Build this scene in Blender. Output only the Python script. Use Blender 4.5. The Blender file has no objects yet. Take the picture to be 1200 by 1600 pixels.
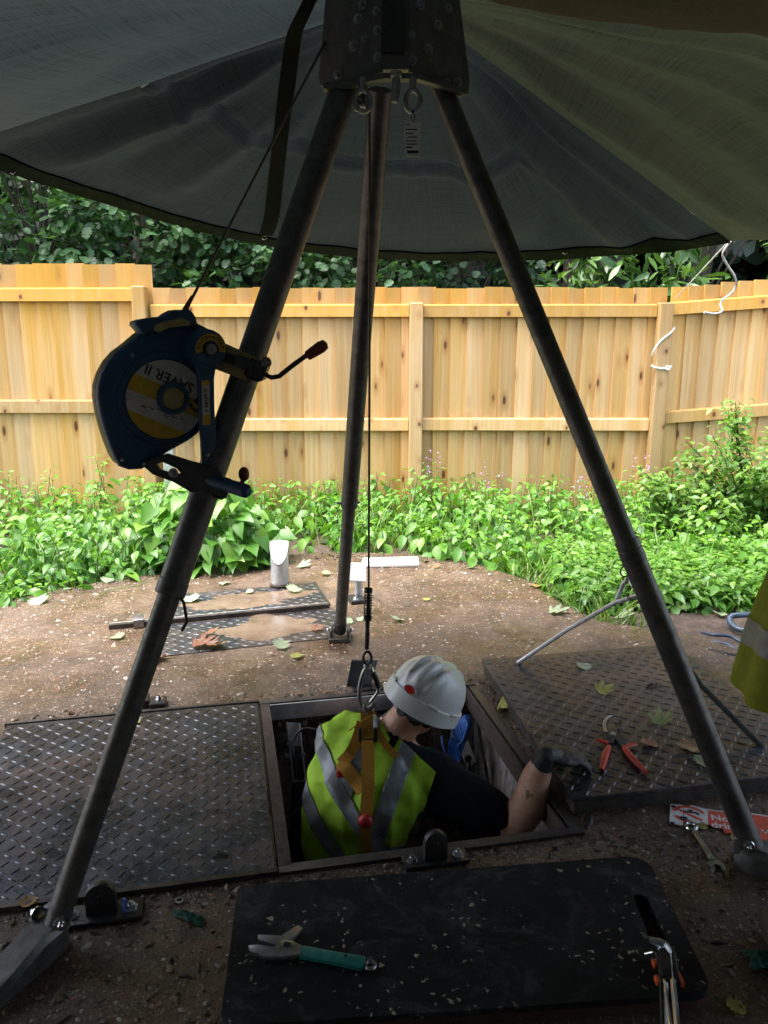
import bpy, bmesh, math, random
import numpy as np
from mathutils import Vector, Matrix, noise as mnoise
from mathutils.geometry import delaunay_2d_cdt

R = math.radians
rnd = random.Random(7)
npr = np.random.default_rng(11)
S = bpy.context.scene
COL = S.collection

# ---------------------------------------------------------------- camera
FPX, PITCH, CAMH = 1230.0, R(12.6), 1.45
cd = bpy.data.cameras.new('camera')
cd.sensor_fit = 'VERTICAL'; cd.sensor_height = 36.0; cd.sensor_width = 27.0
cd.lens = FPX / 1600 * 36
cd.clip_start = 0.02; cd.clip_end = 500
cam = bpy.data.objects.new('camera', cd); COL.objects.link(cam)
cam.location = (0, 0, CAMH); cam.rotation_euler = (R(90) - PITCH, 0, 0)
S.camera = cam

# ---------------------------------------------------------------- sky, sun, exposure
SUN_ELEV, SUN_AZ = R(67), R(262)          # azimuth the light comes from, clockwise from +y
W = bpy.data.worlds.new('World'); S.world = W; W.use_nodes = True
wn = W.node_tree.nodes; wl = W.node_tree.links
bg = wn['Background']
sky = wn.new('ShaderNodeTexSky'); sky.sky_type = 'NISHITA'; sky.sun_disc = False
sky.sun_elevation = SUN_ELEV; sky.sun_rotation = SUN_AZ
sky.air_density = 1.0; sky.dust_density = 4.0; sky.ozone_density = 1.0
hs = wn.new('ShaderNodeHueSaturation'); hs.inputs['Saturation'].default_value = 0.72
wl.new(sky.outputs[0], hs.inputs['Color']); wl.new(hs.outputs[0], bg.inputs[0])
bg.inputs[1].default_value = 0.15
sl = bpy.data.lights.new('sun', 'SUN'); sl.energy = 1.5; sl.angle = R(50); sl.color = (1.0, 0.985, 0.96)
so = bpy.data.objects.new('sun', sl); COL.objects.link(so)
sd = Vector((math.sin(SUN_AZ) * math.cos(SUN_ELEV), math.cos(SUN_AZ) * math.cos(SUN_ELEV), math.sin(SUN_ELEV)))
so.rotation_euler = sd.to_track_quat('Z', 'Y').to_euler(); so.location = (0, 0, 8)
S.view_settings.view_transform = 'Standard'; S.view_settings.look = 'None'
S.view_settings.exposure = 2.3; S.view_settings.gamma = 1.0; S.view_settings.use_curve_mapping = False
S.render.engine = 'CYCLES'
S.cycles.use_denoising = True
S.cycles.max_bounces = 8; S.cycles.diffuse_bounces = 5; S.cycles.transmission_bounces = 6; S.cycles.glossy_bounces = 3
S.cycles.caustics_reflective = False; S.cycles.caustics_refractive = False

# ---------------------------------------------------------------- measuring aids: sight line of a photo pixel met with a real plane
def ray(x, y):
    u = (x - 600) / FPX; v = (800 - y) / FPX
    return Vector((u, math.cos(PITCH) + v * math.sin(PITCH), v * math.cos(PITCH) - math.sin(PITCH)))
C0 = Vector((0, 0, CAMH))
def gp(x, y, z=0.0):
    d = ray(x, y); return C0 + d * ((z - CAMH) / d.z)
def yp(x, y, Y):
    d = ray(x, y); return C0 + d * (Y / d.y)
def onp(x, y, P, n):
    d = ray(x, y); return C0 + d * ((P - C0).dot(n) / d.dot(n))

# ---------------------------------------------------------------- object helpers
def T(o, label=None, cat=None, group=None, kind=None):
    if label: o['label'] = label
    if cat: o['category'] = cat
    if group: o['group'] = group
    if kind: o['kind'] = kind
    return o
def thing(name, loc, label, cat, group=None):
    o = bpy.data.objects.new(name, None); COL.objects.link(o); o.location = Vector(loc)
    o.empty_display_size = 0.05
    return T(o, label, cat, group)
def wloc(o):
    v = Vector((0, 0, 0))
    while o is not None:
        v += o.location; o = o.parent
    return v
def link_mesh(name, me, mat, parent=None, base=None):
    """links mesh given in world coordinates; moves its origin under the parent"""
    o = bpy.data.objects.new(name, me); COL.objects.link(o)
    off = wloc(parent) if parent is not None else Vector((0, 0, 0))
    if parent is not None: o.parent = parent
    if base is not None:
        o.location = Vector(base) - off; off = Vector(base)
    if off.length > 0: me.transform(Matrix.Translation(-off))
    if mat is not None:
        me.materials.clear(); me.materials.append(mat)
    return o
def copy_thing(o, loc=None, rot=None, parent=None):
    c = o.copy(); COL.objects.link(c); c.parent = parent
    if loc is not None: c.location = Vector(loc)
    if rot is not None: c.rotation_euler = rot
    for ch in list(o.children):
        copy_thing(ch, None, None, c)
    return c

def frame_from(d):
    d = Vector(d).normalized()
    a = Vector((0, 0, 1)) if abs(d.z) < 0.9 else Vector((1, 0, 0))
    s = d.cross(a).normalized(); t = s.cross(d).normalized()
    return d, s, t

class MB:
    def __init__(s): s.v = []; s.f = []
    def add(s, vs, fs):
        b = len(s.v); s.v += [Vector(q) for q in vs]; s.f += [tuple(i + b for i in f) for f in fs]; return s
    def box(s, c, size, X=(1, 0, 0), Y=(0, 1, 0), Z=(0, 0, 1), bev=0.0):
        c = Vector(c); X = Vector(X).normalized() * size[0] / 2; Y = Vector(Y).normalized() * size[1] / 2; Z = Vector(Z).normalized() * size[2] / 2
        if bev <= 0:
            p = [c + X * a + Y * b + Z * d for d in (-1, 1) for a, b in ((-1, -1), (1, -1), (1, 1), (-1, 1))]
            return s.add(p, [(3, 2, 1, 0), (4, 5, 6, 7), (0, 1, 5, 4), (1, 2, 6, 5), (2, 3, 7, 6), (3, 0, 4, 7)])
        bx, by, bz = (1 - min(0.45, bev / max(q.length, 1e-6))for q in (X, Y, Z))
        rings = []
        for d, k in ((-1, 0), (-bz, 1), (bz, 1), (1, 0)):
            if k: o8 = [(-bx, -1), (bx, -1), (1, -by), (1, by), (bx, 1), (-bx, 1), (-1, by), (-1, -by)]
            else: o8 = [(-bx, -by), (bx, -by), (bx, -by), (bx, by), (bx, by), (-bx, by), (-bx, by), (-bx, -by)]
            rings.append([c + X * a + Y * b + Z * d for a, b in o8])
        return s.rings(rings)
    def rings(s, rings, closed=True, caps=True):
        n = len(rings[0]); b = len(s.v)
        for r in rings: s.v += [Vector(q) for q in r]
        m = n if closed else n - 1
        for k in range(len(rings) - 1):
            for i in range(m):
                j = (i + 1) % n
                s.f.append((b + k * n + i, b + k * n + j, b + (k + 1) * n + j, b + (k + 1) * n + i))
        if caps and closed:
            s.f.append(tuple(b + i for i in reversed(range(n))))
            s.f.append(tuple(b + (len(rings) - 1) * n + i for i in range(n)))
        return s
    def prism(s, ring, off, bev=0.0, inset=None):
        ring = [Vector(q) for q in ring]; off = Vector(off)
        if bev <= 0: return s.rings([ring, [q + off for q in ring]])
        c = sum(ring, Vector()) / len(ring); h = off.normalized()
        def ins(q): return q + (c - q).normalized() * min(bev, (c - q).length * 0.5)
        return s.rings([[ins(q) for q in ring], [q + (c - q) * 0 + h * bev * 0.35 + (ins(q) - q) * 0.3 for q in ring], [q + h * bev for q in ring],
                        [q + off - h * bev for q in ring], [q + off - h * bev * 0.35 + (ins(q) - q) * 0.3 for q in ring], [ins(q) + off for q in ring]])
    def tube(s, pts, r, n=10, caps=True, flat=1.0, up=None):
        pts = [Vector(p) for p in pts]; m = len(pts)
        rs = list(r) if hasattr(r, '__len__') else [r] * m
        rings = []; prev = None
        for i, p in enumerate(pts):
            d = (pts[min(i + 1, m - 1)] - pts[max(i - 1, 0)])
            if d.length < 1e-9: d = Vector((0, 0, 1))
            d.normalize()
            if prev is None:
                if up is not None:
                    a = (Vector(up) - d * Vector(up).dot(d)).normalized(); b = d.cross(a)
                else:
                    _, a, _b = frame_from(d); b = d.cross(a)
            else:
                a = (prev - d * prev.dot(d)).normalized(); b = d.cross(a)
            prev = a
            rings.append([p + (a * math.cos(k * 2 * math.pi / n) * flat + b * math.sin(k * 2 * math.pi / n)) * rs[i] for k in range(n)])
        return s.rings(rings, True, caps)
    def lathe(s, p, d, prof, n=16):
        p = Vector(p); d, a, b = frame_from(d)
        return s.rings([[p + d * t + (a * math.cos(k * 2 * math.pi / n) + b * math.sin(k * 2 * math.pi / n)) * r for k in range(n)] for t, r in prof])
    def torus(s, c, nrm, Rr, r, n=24, m=8, a0=0.0, a1=2 * math.pi, sx=1.0, up=None):
        c = Vector(c); nn, a, b = frame_from(nrm)
        if up is not None:
            b = (Vector(up) - nn * Vector(up).dot(nn)).normalized(); a = b.cross(nn)
        full = abs(a1 - a0 - 2 * math.pi) < 1e-6
        cnt = n if full else n + 1
        rings = []
        for i in range(cnt):
            t = a0 + (a1 - a0) * i / n
            e = a * math.cos(t) * sx + b * math.sin(t); en = (a * math.cos(t) + b * math.sin(t) * sx).normalized()
            rings.append([c + e * Rr + (en * math.cos(k * 2 * math.pi / m) + nn * math.sin(k * 2 * math.pi / m)) * r for k in range(m)])
        if full: rings.append(rings[0])
        return s.rings(rings, True, not full)
    def ball(s, c, rad, n=14, m=9, X=(1, 0, 0), Y=(0, 1, 0), Z=(0, 0, 1)):
        c = Vector(c); rx, ry, rz = (rad if hasattr(rad, '__len__') else (rad,) * 3)
        X, Y, Z = Vector(X).normalized(), Vector(Y).normalized(), Vector(Z).normalized()
        rings = []
        for i in range(m + 1):
            t = -math.pi / 2 + math.pi * i / m; e = max(math.cos(t), 0.02)
            rings.append([c + X * (rx * e * math.cos(k * 2 * math.pi / n)) + Y * (ry * e * math.sin(k * 2 * math.pi / n)) + Z * (rz * math.sin(t)) for k in range(n)])
        return s.rings(rings)
    def hexbolt(s, p, d, r=0.011, h=0.009, washer=True):
        if washer: s.lathe(p, d, [(0, r * 1.55), (0.003, r * 1.5)], 14)
        q = Vector(p) + Vector(d).normalized() * 0.003
        s.lathe(q, d, [(0, r), (h * 0.8, r), (h, r * 0.85)], 6)
        return s.lathe(q + Vector(d).normalized() * h, d, [(0, r * 0.55), (0.006, r * 0.5)], 8)
    def mesh(s, name, smooth=35, weld=True):
        me = bpy.data.meshes.new(name)
        me.from_pydata([tuple(q) for q in s.v], [], s.f); me.update()
        bm = bmesh.new(); bm.from_mesh(me)
        if weld: bmesh.ops.remove_doubles(bm, verts=bm.verts, dist=1e-6)
        bmesh.ops.recalc_face_normals(bm, faces=bm.faces)
        bm.to_mesh(me); bm.free()
        if smooth:
            me.polygons.foreach_set('use_smooth', [True] * len(me.polygons))
            me.set_sharp_from_angle(angle=R(smooth))
        return me
    def build(s, name, mat, parent=None, smooth=35, base=None, weld=True):
        return link_mesh(name, s.mesh(name, smooth, weld), mat, parent, base)

def cdt_prism(outer, holes, z0, z1, name):
    """flat plate outline with holes, between two heights"""
    pts = [Vector(p[:2]) for p in outer]; loops = [list(range(len(outer)))]
    for h in holes:
        b = len(pts); pts += [Vector(p[:2]) for p in h]; loops.append(list(range(b, b + len(h))))
    edges = [(l[i], l[(i + 1) % len(l)]) for l in loops for i in range(len(l))]
    vo, eo, fo, ov, oe, of = delaunay_2d_cdt(pts, edges, [], 0, 1e-6)
    def inside(c, loop):
        r = False; j = len(loop) - 1
        for i in range(len(loop)):
            a, b = loop[i], loop[j]
            if (a[1] > c[1]) != (b[1] > c[1]) and c[0] < (b[0] - a[0]) * (c[1] - a[1]) / (b[1] - a[1]) + a[0]: r = not r
            j = i
        return r
    fo = [f for f in fo if (lambda c: inside(c, outer) and not any(inside(c, h) for h in holes))(sum((vo[i] for i in f), Vector((0, 0))) / len(f))]
    mb = MB(); n = len(vo)
    vs = [Vector((p.x, p.y, z1)) for p in vo] + [Vector((p.x, p.y, z0)) for p in vo]
    fs = [tuple(f) for f in fo] + [tuple(i + n for i in reversed(f)) for f in fo]
    cnt = {}
    for f in fo:
        for i in range(len(f)):
            a, b = f[i], f[(i + 1) % len(f)]; cnt[(a, b)] = 1
    for (a, b) in cnt:
        if (b, a) not in cnt: fs.append((a, b, b + n, a + n))
    mb.add(vs, fs)
    return mb

def round_poly(pts, r, seg=5):
    out = []; n = len(pts)
    for i in range(n):
        p = Vector(pts[i]); a = (Vector(pts[i - 1]) - p); b = (Vector(pts[(i + 1) % n]) - p)
        k = min(r[i] if hasattr(r, '__len__') else r, a.length * 0.45, b.length * 0.45)
        A = p + a.normalized() * k; B = p + b.normalized() * k
        for j in range(seg + 1):
            t = j / seg
            out.append(A * (1 - t) ** 2 + p * (2 * t * (1 - t)) + B * t * t)
    return out

def fuse(mb, name, voxel=0.01, smooth=4, wrinkle=0.0, wscale=14.0, seed=0.0):
    """grow several overlapping volumes into ONE continuous skin"""
    me0 = mb.mesh('tmp', 0, False)
    o = bpy.data.objects.new('tmp', me0); COL.objects.link(o)
    m = o.modifiers.new('r', 'REMESH'); m.mode = 'VOXEL'; m.voxel_size = voxel; m.use_smooth_shade = True
    if smooth:
        m2 = o.modifiers.new('s', 'SMOOTH'); m2.factor = 0.5; m2.iterations = smooth
    dg = bpy.context.evaluated_depsgraph_get()
    me = bpy.data.meshes.new_from_object(o.evaluated_get(dg)); me.name = name
    bpy.data.objects.remove(o); bpy.data.meshes.remove(me0)
    if wrinkle > 0:
        vn = [v.normal.copy() for v in me.vertices]
        for v, nn in zip(me.vertices, vn):
            q = v.co * wscale
            h = abs(mnoise.noise(Vector((q.x + seed, q.y, q.z * 0.55)))) * -1.6 + 0.5 * mnoise.noise(q * 2.1)
            v.co += nn * h * wrinkle
    me.polygons.foreach_set('use_smooth', [True] * len(me.polygons))
    return me

def text_mesh(body, size, P, xd, yd, off=0.0008, extrude=0.0003, align='CENTER', bold=0.0):
    cu = bpy.data.curves.new('t', 'FONT'); cu.body = body; cu.size = size; cu.extrude = extrude
    cu.align_x = align; cu.align_y = 'CENTER'; cu.offset = bold; cu.resolution_u = 3
    o = bpy.data.objects.new('t', cu); COL.objects.link(o)
    dg = bpy.context.evaluated_depsgraph_get(); dg.update()
    me = bpy.data.meshes.new_from_object(o.evaluated_get(dg))
    bpy.data.objects.remove(o); bpy.data.curves.remove(cu)
    x = Vector(xd).normalized(); y = Vector(yd); y = (y - x * y.dot(x)).normalized(); z = x.cross(y)
    M = Matrix((x, y, z)).transposed().to_4x4(); M.translation = Vector(P) + z * off
    me.transform(M)
    return me
def join_meshes(mes, name):
    bm = bmesh.new()
    for m in mes: bm.from_mesh(m)
    me = bpy.data.meshes.new(name); bm.to_mesh(me); bm.free()
    for m in mes: bpy.data.meshes.remove(m)
    return me

# ---------------------------------------------------------------- materials
class NT:
    def __init__(s, name):
        s.m = bpy.data.materials.new(name); s.m.use_nodes = True
        s.t = s.m.node_tree; s.n = s.t.nodes; s.b = s.n['Principled BSDF']; s.out = s.n['Material Output']
        s._co = None
    def new(s, ty, **kw):
        q = s.n.new(ty)
        for k, v in kw.items(): setattr(q, k, v)
        return q
    def link(s, a, b): s.t.links.new(a, b)
    @property
    def co(s):
        if s._co is None: s._co = s.new('ShaderNodeTexCoord').outputs['Object']
        return s._co
    def world(s): return s.new('ShaderNodeNewGeometry').outputs['Position']
    def scale(s, vec, sc):
        q = s.new('ShaderNodeMapping'); s.link(vec, q.inputs['Vector']); q.inputs['Scale'].default_value = sc; return q.outputs[0]
    def noise(s, vec, sc, det=4, rough=0.6, dist=0.0):
        q = s.new('ShaderNodeTexNoise'); s.link(vec, q.inputs['Vector'])
        q.inputs['Scale'].default_value = sc; q.inputs['Detail'].default_value = det; q.inputs['Roughness'].default_value = rough; q.inputs['Distortion'].default_value = dist
        return q.outputs['Fac']
    def ridge(s, vec, sc):
        q = s.new('ShaderNodeTexNoise'); q.noise_type = 'RIDGED_MULTIFRACTAL'; s.link(vec, q.inputs['Vector'])
        q.inputs['Scale'].default_value = sc; q.inputs['Detail'].default_value = 5; q.inputs['Roughness'].default_value = 0.5; q.inputs['Distortion'].default_value = 0.6
        return q.outputs['Fac']
    def voro(s, vec, sc, feature='F1', out='Distance', rand=1.0):
        q = s.new('ShaderNodeTexVoronoi', feature=feature); s.link(vec, q.inputs['Vector']); q.inputs['Scale'].default_value = sc; q.inputs['Randomness'].default_value = rand
        return q.outputs[out]
    def ramp(s, fac, stops):
        q = s.new('ShaderNodeValToRGB'); s.link(fac, q.inputs[0]); e = q.color_ramp.elements
        while len(e) < len(stops): e.new(0.5)
        for k, (p, c) in enumerate(stops):
            e[k].position = p
            e[k].color = (c, c, c, 1) if not hasattr(c, '__len__') else (*c, 1)
        return q.outputs[0]
    def mix(s, fac, a, b, blend='MIX'):
        q = s.new('ShaderNodeMix', data_type='RGBA', blend_type=blend)
        for v, i in ((fac, 0), (a, 6), (b, 7)):
            if hasattr(v, 'is_linked'): s.link(v, q.inputs[i])
            elif i == 0: q.inputs[0].default_value = v
            else: q.inputs[i].default_value = (*v, 1) if hasattr(v, '__len__') else (v, v, v, 1)
        return q.outputs[2]
    def math(s, op, a, b=0.0):
        q = s.new('ShaderNodeMath', operation=op)
        for v, i in ((a, 0), (b, 1)):
            if hasattr(v, 'is_linked'): s.link(v, q.inputs[i])
            else: q.inputs[i].default_value = v
        return q.outputs[0]
    def col(s, c):
        if hasattr(c, 'is_linked'): s.link(c, s.b.inputs['Base Color'])
        else: s.b.inputs['Base Color'].default_value = (*c, 1)
        return s
    def rough(s, r):
        if hasattr(r, 'is_linked'): s.link(r, s.b.inputs['Roughness'])
        else: s.b.inputs['Roughness'].default_value = r
        return s
    def metal(s, r):
        if hasattr(r, 'is_linked'): s.link(r, s.b.inputs['Metallic'])
        else: s.b.inputs['Metallic'].default_value = r
        return s
    def bump(s, h, strength=0.3, dist=0.005):
        q = s.new('ShaderNodeBump'); s.link(h, q.inputs['Height']); q.inputs['Strength'].default_value = strength; q.inputs['Distance'].default_value = dist
        s.link(q.outputs[0], s.b.inputs['Normal']); return s
    def attr(s, name, out='Fac'):
        q = s.new('ShaderNodeAttribute'); q.attribute_name = name; return q.outputs[out]
    def objrand(s): return s.new('ShaderNodeObjectInfo').outputs['Random']

def simple(name, c, r=0.5, metal=0.0, var=0.25, sc=30.0, bump=0.15, bd=0.002, c2=None):
    m = NT(name); nz = m.noise(m.co, sc, 5, 0.65)
    dark = tuple(x * (1 - var) for x in c); lite = c2 or tuple(min(1, x * (1 + var)) for x in c)
    m.col(m.ramp(nz, [(0.3, dark), (0.7, lite)])); m.metal(metal)
    m.rough(m.ramp(m.noise(m.co, sc * 0.6, 3), [(0.25, max(0.04, r - 0.12)), (0.75, min(1, r + 0.12))]))
    if bump: m.bump(m.noise(m.co, sc * 4, 3), bump, bd)
    return m.m

M = {}
def build_materials():
    # concrete with exposed aggregate, wet in patches
    m = NT('concrete'); w = m.world()
    big = m.noise(w, 1.3, 5, 0.6); mid = m.noise(w, 9, 5, 0.7)
    base = m.mix(m.ramp(mid, [(0.3, 0), (0.7, 1)]), (0.095, 0.072, 0.055), (0.21, 0.16, 0.122))
    ca = m.voro(w, 150, out='Color'); sa = m.new('ShaderNodeSeparateColor'); m.link(ca, sa.inputs[0]); da = m.voro(w, 150)
    agg = m.ramp(sa.outputs[0], [(0.0, (0.03, 0.023, 0.018)), (0.3, (0.11, 0.08, 0.06)), (0.55, (0.26, 0.19, 0.13)), (0.75, (0.20, 0.115, 0.07)), (0.9, (0.45, 0.38, 0.29))])
    base = m.mix(m.math('MULTIPLY', m.ramp(da, [(0.3, 1), (0.62, 0)]), m.ramp(m.noise(w, 4.5, 4, 0.7), [(0.3, 0.25), (0.6, 0.95)])), base, agg)
    base = m.mix(m.ramp(big, [(0.35, 0), (0.65, 1)]), base, m.mix(1.0, base, (0.72, 0.66, 0.62), 'MULTIPLY'))
    cell = m.voro(w, 70, out='Color'); dist = m.voro(w, 70)
    sep = m.new('ShaderNodeSeparateColor'); m.link(cell, sep.inputs[0])
    chip = m.math('MULTIPLY', m.ramp(sep.outputs[0], [(0.74, 0), (0.78, 1)]), m.ramp(m.math('ADD', dist, m.math('MULTIPLY', m.noise(w, 190, 2), 0.3)), [(0.42, 1), (0.52, 0)]))
    chipc = m.ramp(sep.outputs[1], [(0.0, (0.12, 0.07, 0.05)), (0.35, (0.3, 0.22, 0.16)), (0.6, (0.38, 0.34, 0.28)), (0.8, (0.30, 0.13, 0.07))])
    c = m.mix(chip, base, chipc)
    moss = m.ramp(m.noise(w, 3.1, 6, 0.7), [(0.52, 0), (0.68, 0.7)])
    c = m.mix(moss, c, (0.062, 0.048, 0.030))
    grime = m.ramp(m.noise(w, 1.9, 8, 0.75, 0.4), [(0.44, 0), (0.62, 0.75)])
    c = m.mix(grime, c, m.mix(1.0, c, (0.46, 0.41, 0.36), 'MULTIPLY'))
    c = m.mix(1.0, c, (0.92, 0.86, 0.78), 'MULTIPLY')
    m.col(c); m.rough(m.ramp(m.noise(w, 2.2, 5, 0.6), [(0.38, 0.16), (0.60, 0.65)]))
    h = m.math('ADD', m.math('MULTIPLY', chip, 0.6), m.math('ADD', m.math('MULTIPLY', m.noise(w, 160, 3), 0.5), m.math('MULTIPLY', mid, 0.8)))
    m.bump(h, 0.7, 0.006); M['concrete'] = m.m
    # soil ground
    m = NT('soil'); w = m.world()
    m.col(m.ramp(m.noise(w, 14, 8, 0.75), [(0.3, (0.03, 0.02, 0.014)), (0.5, (0.085, 0.055, 0.04)), (0.7, (0.16, 0.11, 0.08))]))
    m.rough(0.75); m.bump(m.noise(w, 60, 6, 0.7), 0.8, 0.02); M['soil'] = m.m
    # stones
    m = NT('stone'); m.col(m.attr('tint', 'Color')); m.rough(0.45); m.bump(m.noise(m.world(), 300, 2), 0.3, 0.002); M['stone'] = m.m
    # pit concrete
    m = NT('pit_concrete'); w = m.world()
    a = m.noise(w, 7, 7, 0.75, 0.6); st = m.noise(m.scale(w, (9, 9, 2)), 2.2, 5, 0.7)
    c = m.ramp(a, [(0.35, (0.05, 0.035, 0.028)), (0.48, (0.24, 0.205, 0.185)), (0.66, (0.50, 0.46, 0.43))])
    m.col(m.mix(m.ramp(st, [(0.45, 0), (0.6, 0.7)]), c, (0.035, 0.025, 0.02))); m.rough(0.8); m.bump(m.noise(w, 45, 6, 0.7), 0.8, 0.012); M['pit'] = m.m
    # steel tread plate: worn dark, wet, rust and mud smears
    m = NT('tread_steel'); w = m.world()
    a = m.noise(w, 5, 6, 0.7); b = m.noise(w, 26, 5, 0.7); rst = m.ramp(m.noise(w, 2.6, 8, 0.78, 0.5), [(0.46, 0), (0.66, 0.6)])
    c = m.mix(m.ramp(b, [(0.3, 0), (0.7, 1)]), (0.05, 0.057, 0.07), (0.12, 0.135, 0.155))
    c = m.mix(rst, c, m.mix(b, (0.10, 0.05, 0.028), (0.20, 0.12, 0.08))); m.col(c)
    m.metal(m.ramp(rst, [(0.1, 0.75), (0.6, 0.05)])); m.rough(m.ramp(a, [(0.32, 0.14), (0.68, 0.46)]))
    m.bump(m.math('ADD', b, m.noise(w, 120, 4)), 0.25, 0.003); M['tread'] = m.m
    M['lug'] = simple('worn_lug_steel', (0.085, 0.09, 0.10), 0.36, 0.7, 0.7, 9, 0.2, 0.002)
    m = NT('edge_steel'); w = m.world(); b = m.noise(w, 30, 6, 0.75)
    m.col(m.ramp(b, [(0.35, (0.03, 0.03, 0.032)), (0.6, (0.09, 0.075, 0.065)), (0.75, (0.16, 0.085, 0.05))])); m.metal(0.35); m.rough(m.ramp(b, [(0.3, 0.3), (0.7, 0.6)])); m.bump(b, 0.3, 0.003); M['edge'] = m.m
    M['rust'] = simple('rusty_steel', (0.062, 0.042, 0.034), 0.7, 0.1, 0.5, 45, 0.5, 0.004)
    # brushed tripod alloy, scuffed
    m = NT('alloy'); 
    g = m.noise(m.scale(m.co, (1, 1, 1)), 25, 5, 0.7); l = m.noise(m.scale(m.co, (30, 30, 3)), 6, 4, 0.7)
    m.col(m.ramp(g, [(0.3, (0.066, 0.066, 0.063)), (0.7, (0.15, 0.15, 0.142))])); m.metal(0.75)
    m.rough(m.ramp(l, [(0.3, 0.36), (0.7, 0.58)])); m.bump(l, 0.12, 0.001); M['alloy'] = m.m
    M['galv'] = simple('galvanised', (0.55, 0.56, 0.57), 0.4, 0.7, 0.2, 35, 0.12)
    M['headcast'] = simple('head_casting', (0.13, 0.13, 0.12), 0.5, 0.5, 0.3, 30, 0.3)
    M['chrome'] = simple('chrome', (0.62, 0.62, 0.63), 0.2, 1.0, 0.12, 40, 0.05)
    M['darksteel'] = simple('dark_steel', (0.05, 0.05, 0.052), 0.42, 0.6, 0.3, 40, 0.2)
    M['steel'] = simple('plain_steel', (0.3, 0.3, 0.31), 0.35, 0.85, 0.25, 40, 0.15)
    M['blackpl'] = simple('black_plastic', (0.016, 0.016, 0.017), 0.45, 0, 0.2, 40, 0.1)
    M['cablewire'] = simple('wire_cable', (0.09, 0.085, 0.08), 0.5, 0.6, 0.3, 200, 0.4)
    M['blue'] = simple('blue_casting', (0.018, 0.075, 0.16), 0.5, 0.0, 0.3, 22, 0.35, 0.003)
    M['tan'] = simple('tan_label', (0.36, 0.30, 0.13), 0.55, 0, 0.35, 28, 0.1)
    M['yellow'] = simple('label_yellow', (0.55, 0.36, 0.02), 0.45, 0, 0.25, 34, 0.05)
    M['labelw'] = simple('label_white', (0.52, 0.53, 0.50), 0.5, 0, 0.25, 40, 0.05)
    M['black'] = simple('print_black', (0.012, 0.012, 0.014), 0.5, 0, 0.1, 20, 0)
    M['redgrip'] = simple('red_brown_grip', (0.18, 0.03, 0.02), 0.45, 0, 0.3, 50, 0.1)
    M['redrubber'] = simple('red_rubber', (0.42, 0.022, 0.02), 0.42, 0, 0.25, 60, 0.1)
    M['teal'] = simple('teal_rubber', (0.012, 0.19, 0.165), 0.5, 0, 0.25, 60, 0.15)
    M['white'] = simple('white_paint', (0.78, 0.78, 0.76), 0.45, 0, 0.08, 25, 0.1)
    M['rope'] = simple('white_rope', (0.7, 0.7, 0.68), 0.8, 0, 0.15, 300, 0.5)
    M['helmet'] = simple('helmet_shell', (0.66, 0.68, 0.68), 0.28, 0, 0.06, 16, 0.04)
    M['redbadge'] = simple('red_badge', (0.42, 0.015, 0.015), 0.3, 0, 0.1, 30, 0)
    m = NT('hivis'); a = m.noise(m.co, 18, 5, 0.6); wv = m.noise(m.scale(m.co, (1, 1, 1)), 420, 2)
    m.col(m.ramp(a, [(0.3, (0.30, 0.52, 0.02)), (0.7, (0.42, 0.70, 0.035))])); m.rough(0.75); m.bump(m.math('ADD', m.math('MULTIPLY', wv, 0.3), a), 0.4, 0.006); M['hivis'] = m.m
    M['reflect'] = simple('reflective_tape', (0.20, 0.215, 0.23), 0.42, 0.15, 0.15, 60, 0.15)
    M['hivis_dark'] = simple('hivis_old', (0.28, 0.34, 0.02), 0.8, 0, 0.18, 25, 0.3, 0.004)
    M['strap'] = simple('harness_strap', (0.42, 0.20, 0.018), 0.75, 0, 0.25, 160, 0.4, 0.001)
    M['navy'] = simple('navy_cotton', (0.012, 0.015, 0.022), 0.9, 0, 0.25, 40, 0.35, 0.003)
    M['glove'] = simple('black_glove', (0.018, 0.019, 0.022), 0.55, 0, 0.3, 90, 0.5, 0.002)
    M['hair'] = simple('dark_hair', (0.018, 0.012, 0.009), 0.7, 0, 0.3, 200, 0.6, 0.003)
    m = NT('skin'); a = m.noise(m.co, 24, 5, 0.6)
    c = m.ramp(a, [(0.3, (0.46, 0.235, 0.155)), (0.7, (0.62, 0.36, 0.255))])
    M['skin_nt'] = (m, c, a)
    m.rough(0.5); m.bump(m.noise(m.co, 220, 3), 0.25, 0.001); m.b.inputs['Subsurface Weight'].default_value = 0.08; m.b.inputs['Subsurface Radius'].default_value = (0.01, 0.004, 0.002)
    M['skin'] = m.m
    m.col(c)
    # rubber mat
    m = NT('mat_rubber'); w = m.world()
    c = m.ramp(m.noise(w, 8, 6, 0.7), [(0.3, (0.005, 0.006, 0.007)), (0.55, (0.010, 0.011, 0.013)), (0.75, (0.022, 0.023, 0.025))])
    nn = m.noise(w, 38, 5, 0.7); wn_ = m.new('ShaderNodeTexNoise'); m.link(w, wn_.inputs['Vector']); wn_.inputs['Scale'].default_value = 55; wn_.inputs['Detail'].default_value = 4
    wv = m.new('ShaderNodeVectorMath', operation='MULTIPLY_ADD'); m.link(wn_.outputs['Color'], wv.inputs[0]); wv.inputs[1].default_value = (.035, .035, .0); m.link(w, wv.inputs[2]); w2 = wv.outputs[0]
    d = m.voro(w2, 9)
    fl = m.ramp(m.math('ADD', d, m.math('MULTIPLY', nn, 0.35)), [(0.215, 1), (0.235, 0)])
    d2 = m.voro(w2, 42); sel = m.noise(w, 4.2, 2)
    fl2 = m.math('MULTIPLY', m.ramp(d2, [(0.16, 1), (0.2, 0)]), m.ramp(sel, [(0.50, 0), (0.56, 1)]))
    mask = m.math('MAXIMUM', fl, fl2)
    scuff = m.ramp(m.noise(w2, 6, 7, 0.8, 1.2), [(0.50, 0), (0.68, 0.7)])
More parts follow.
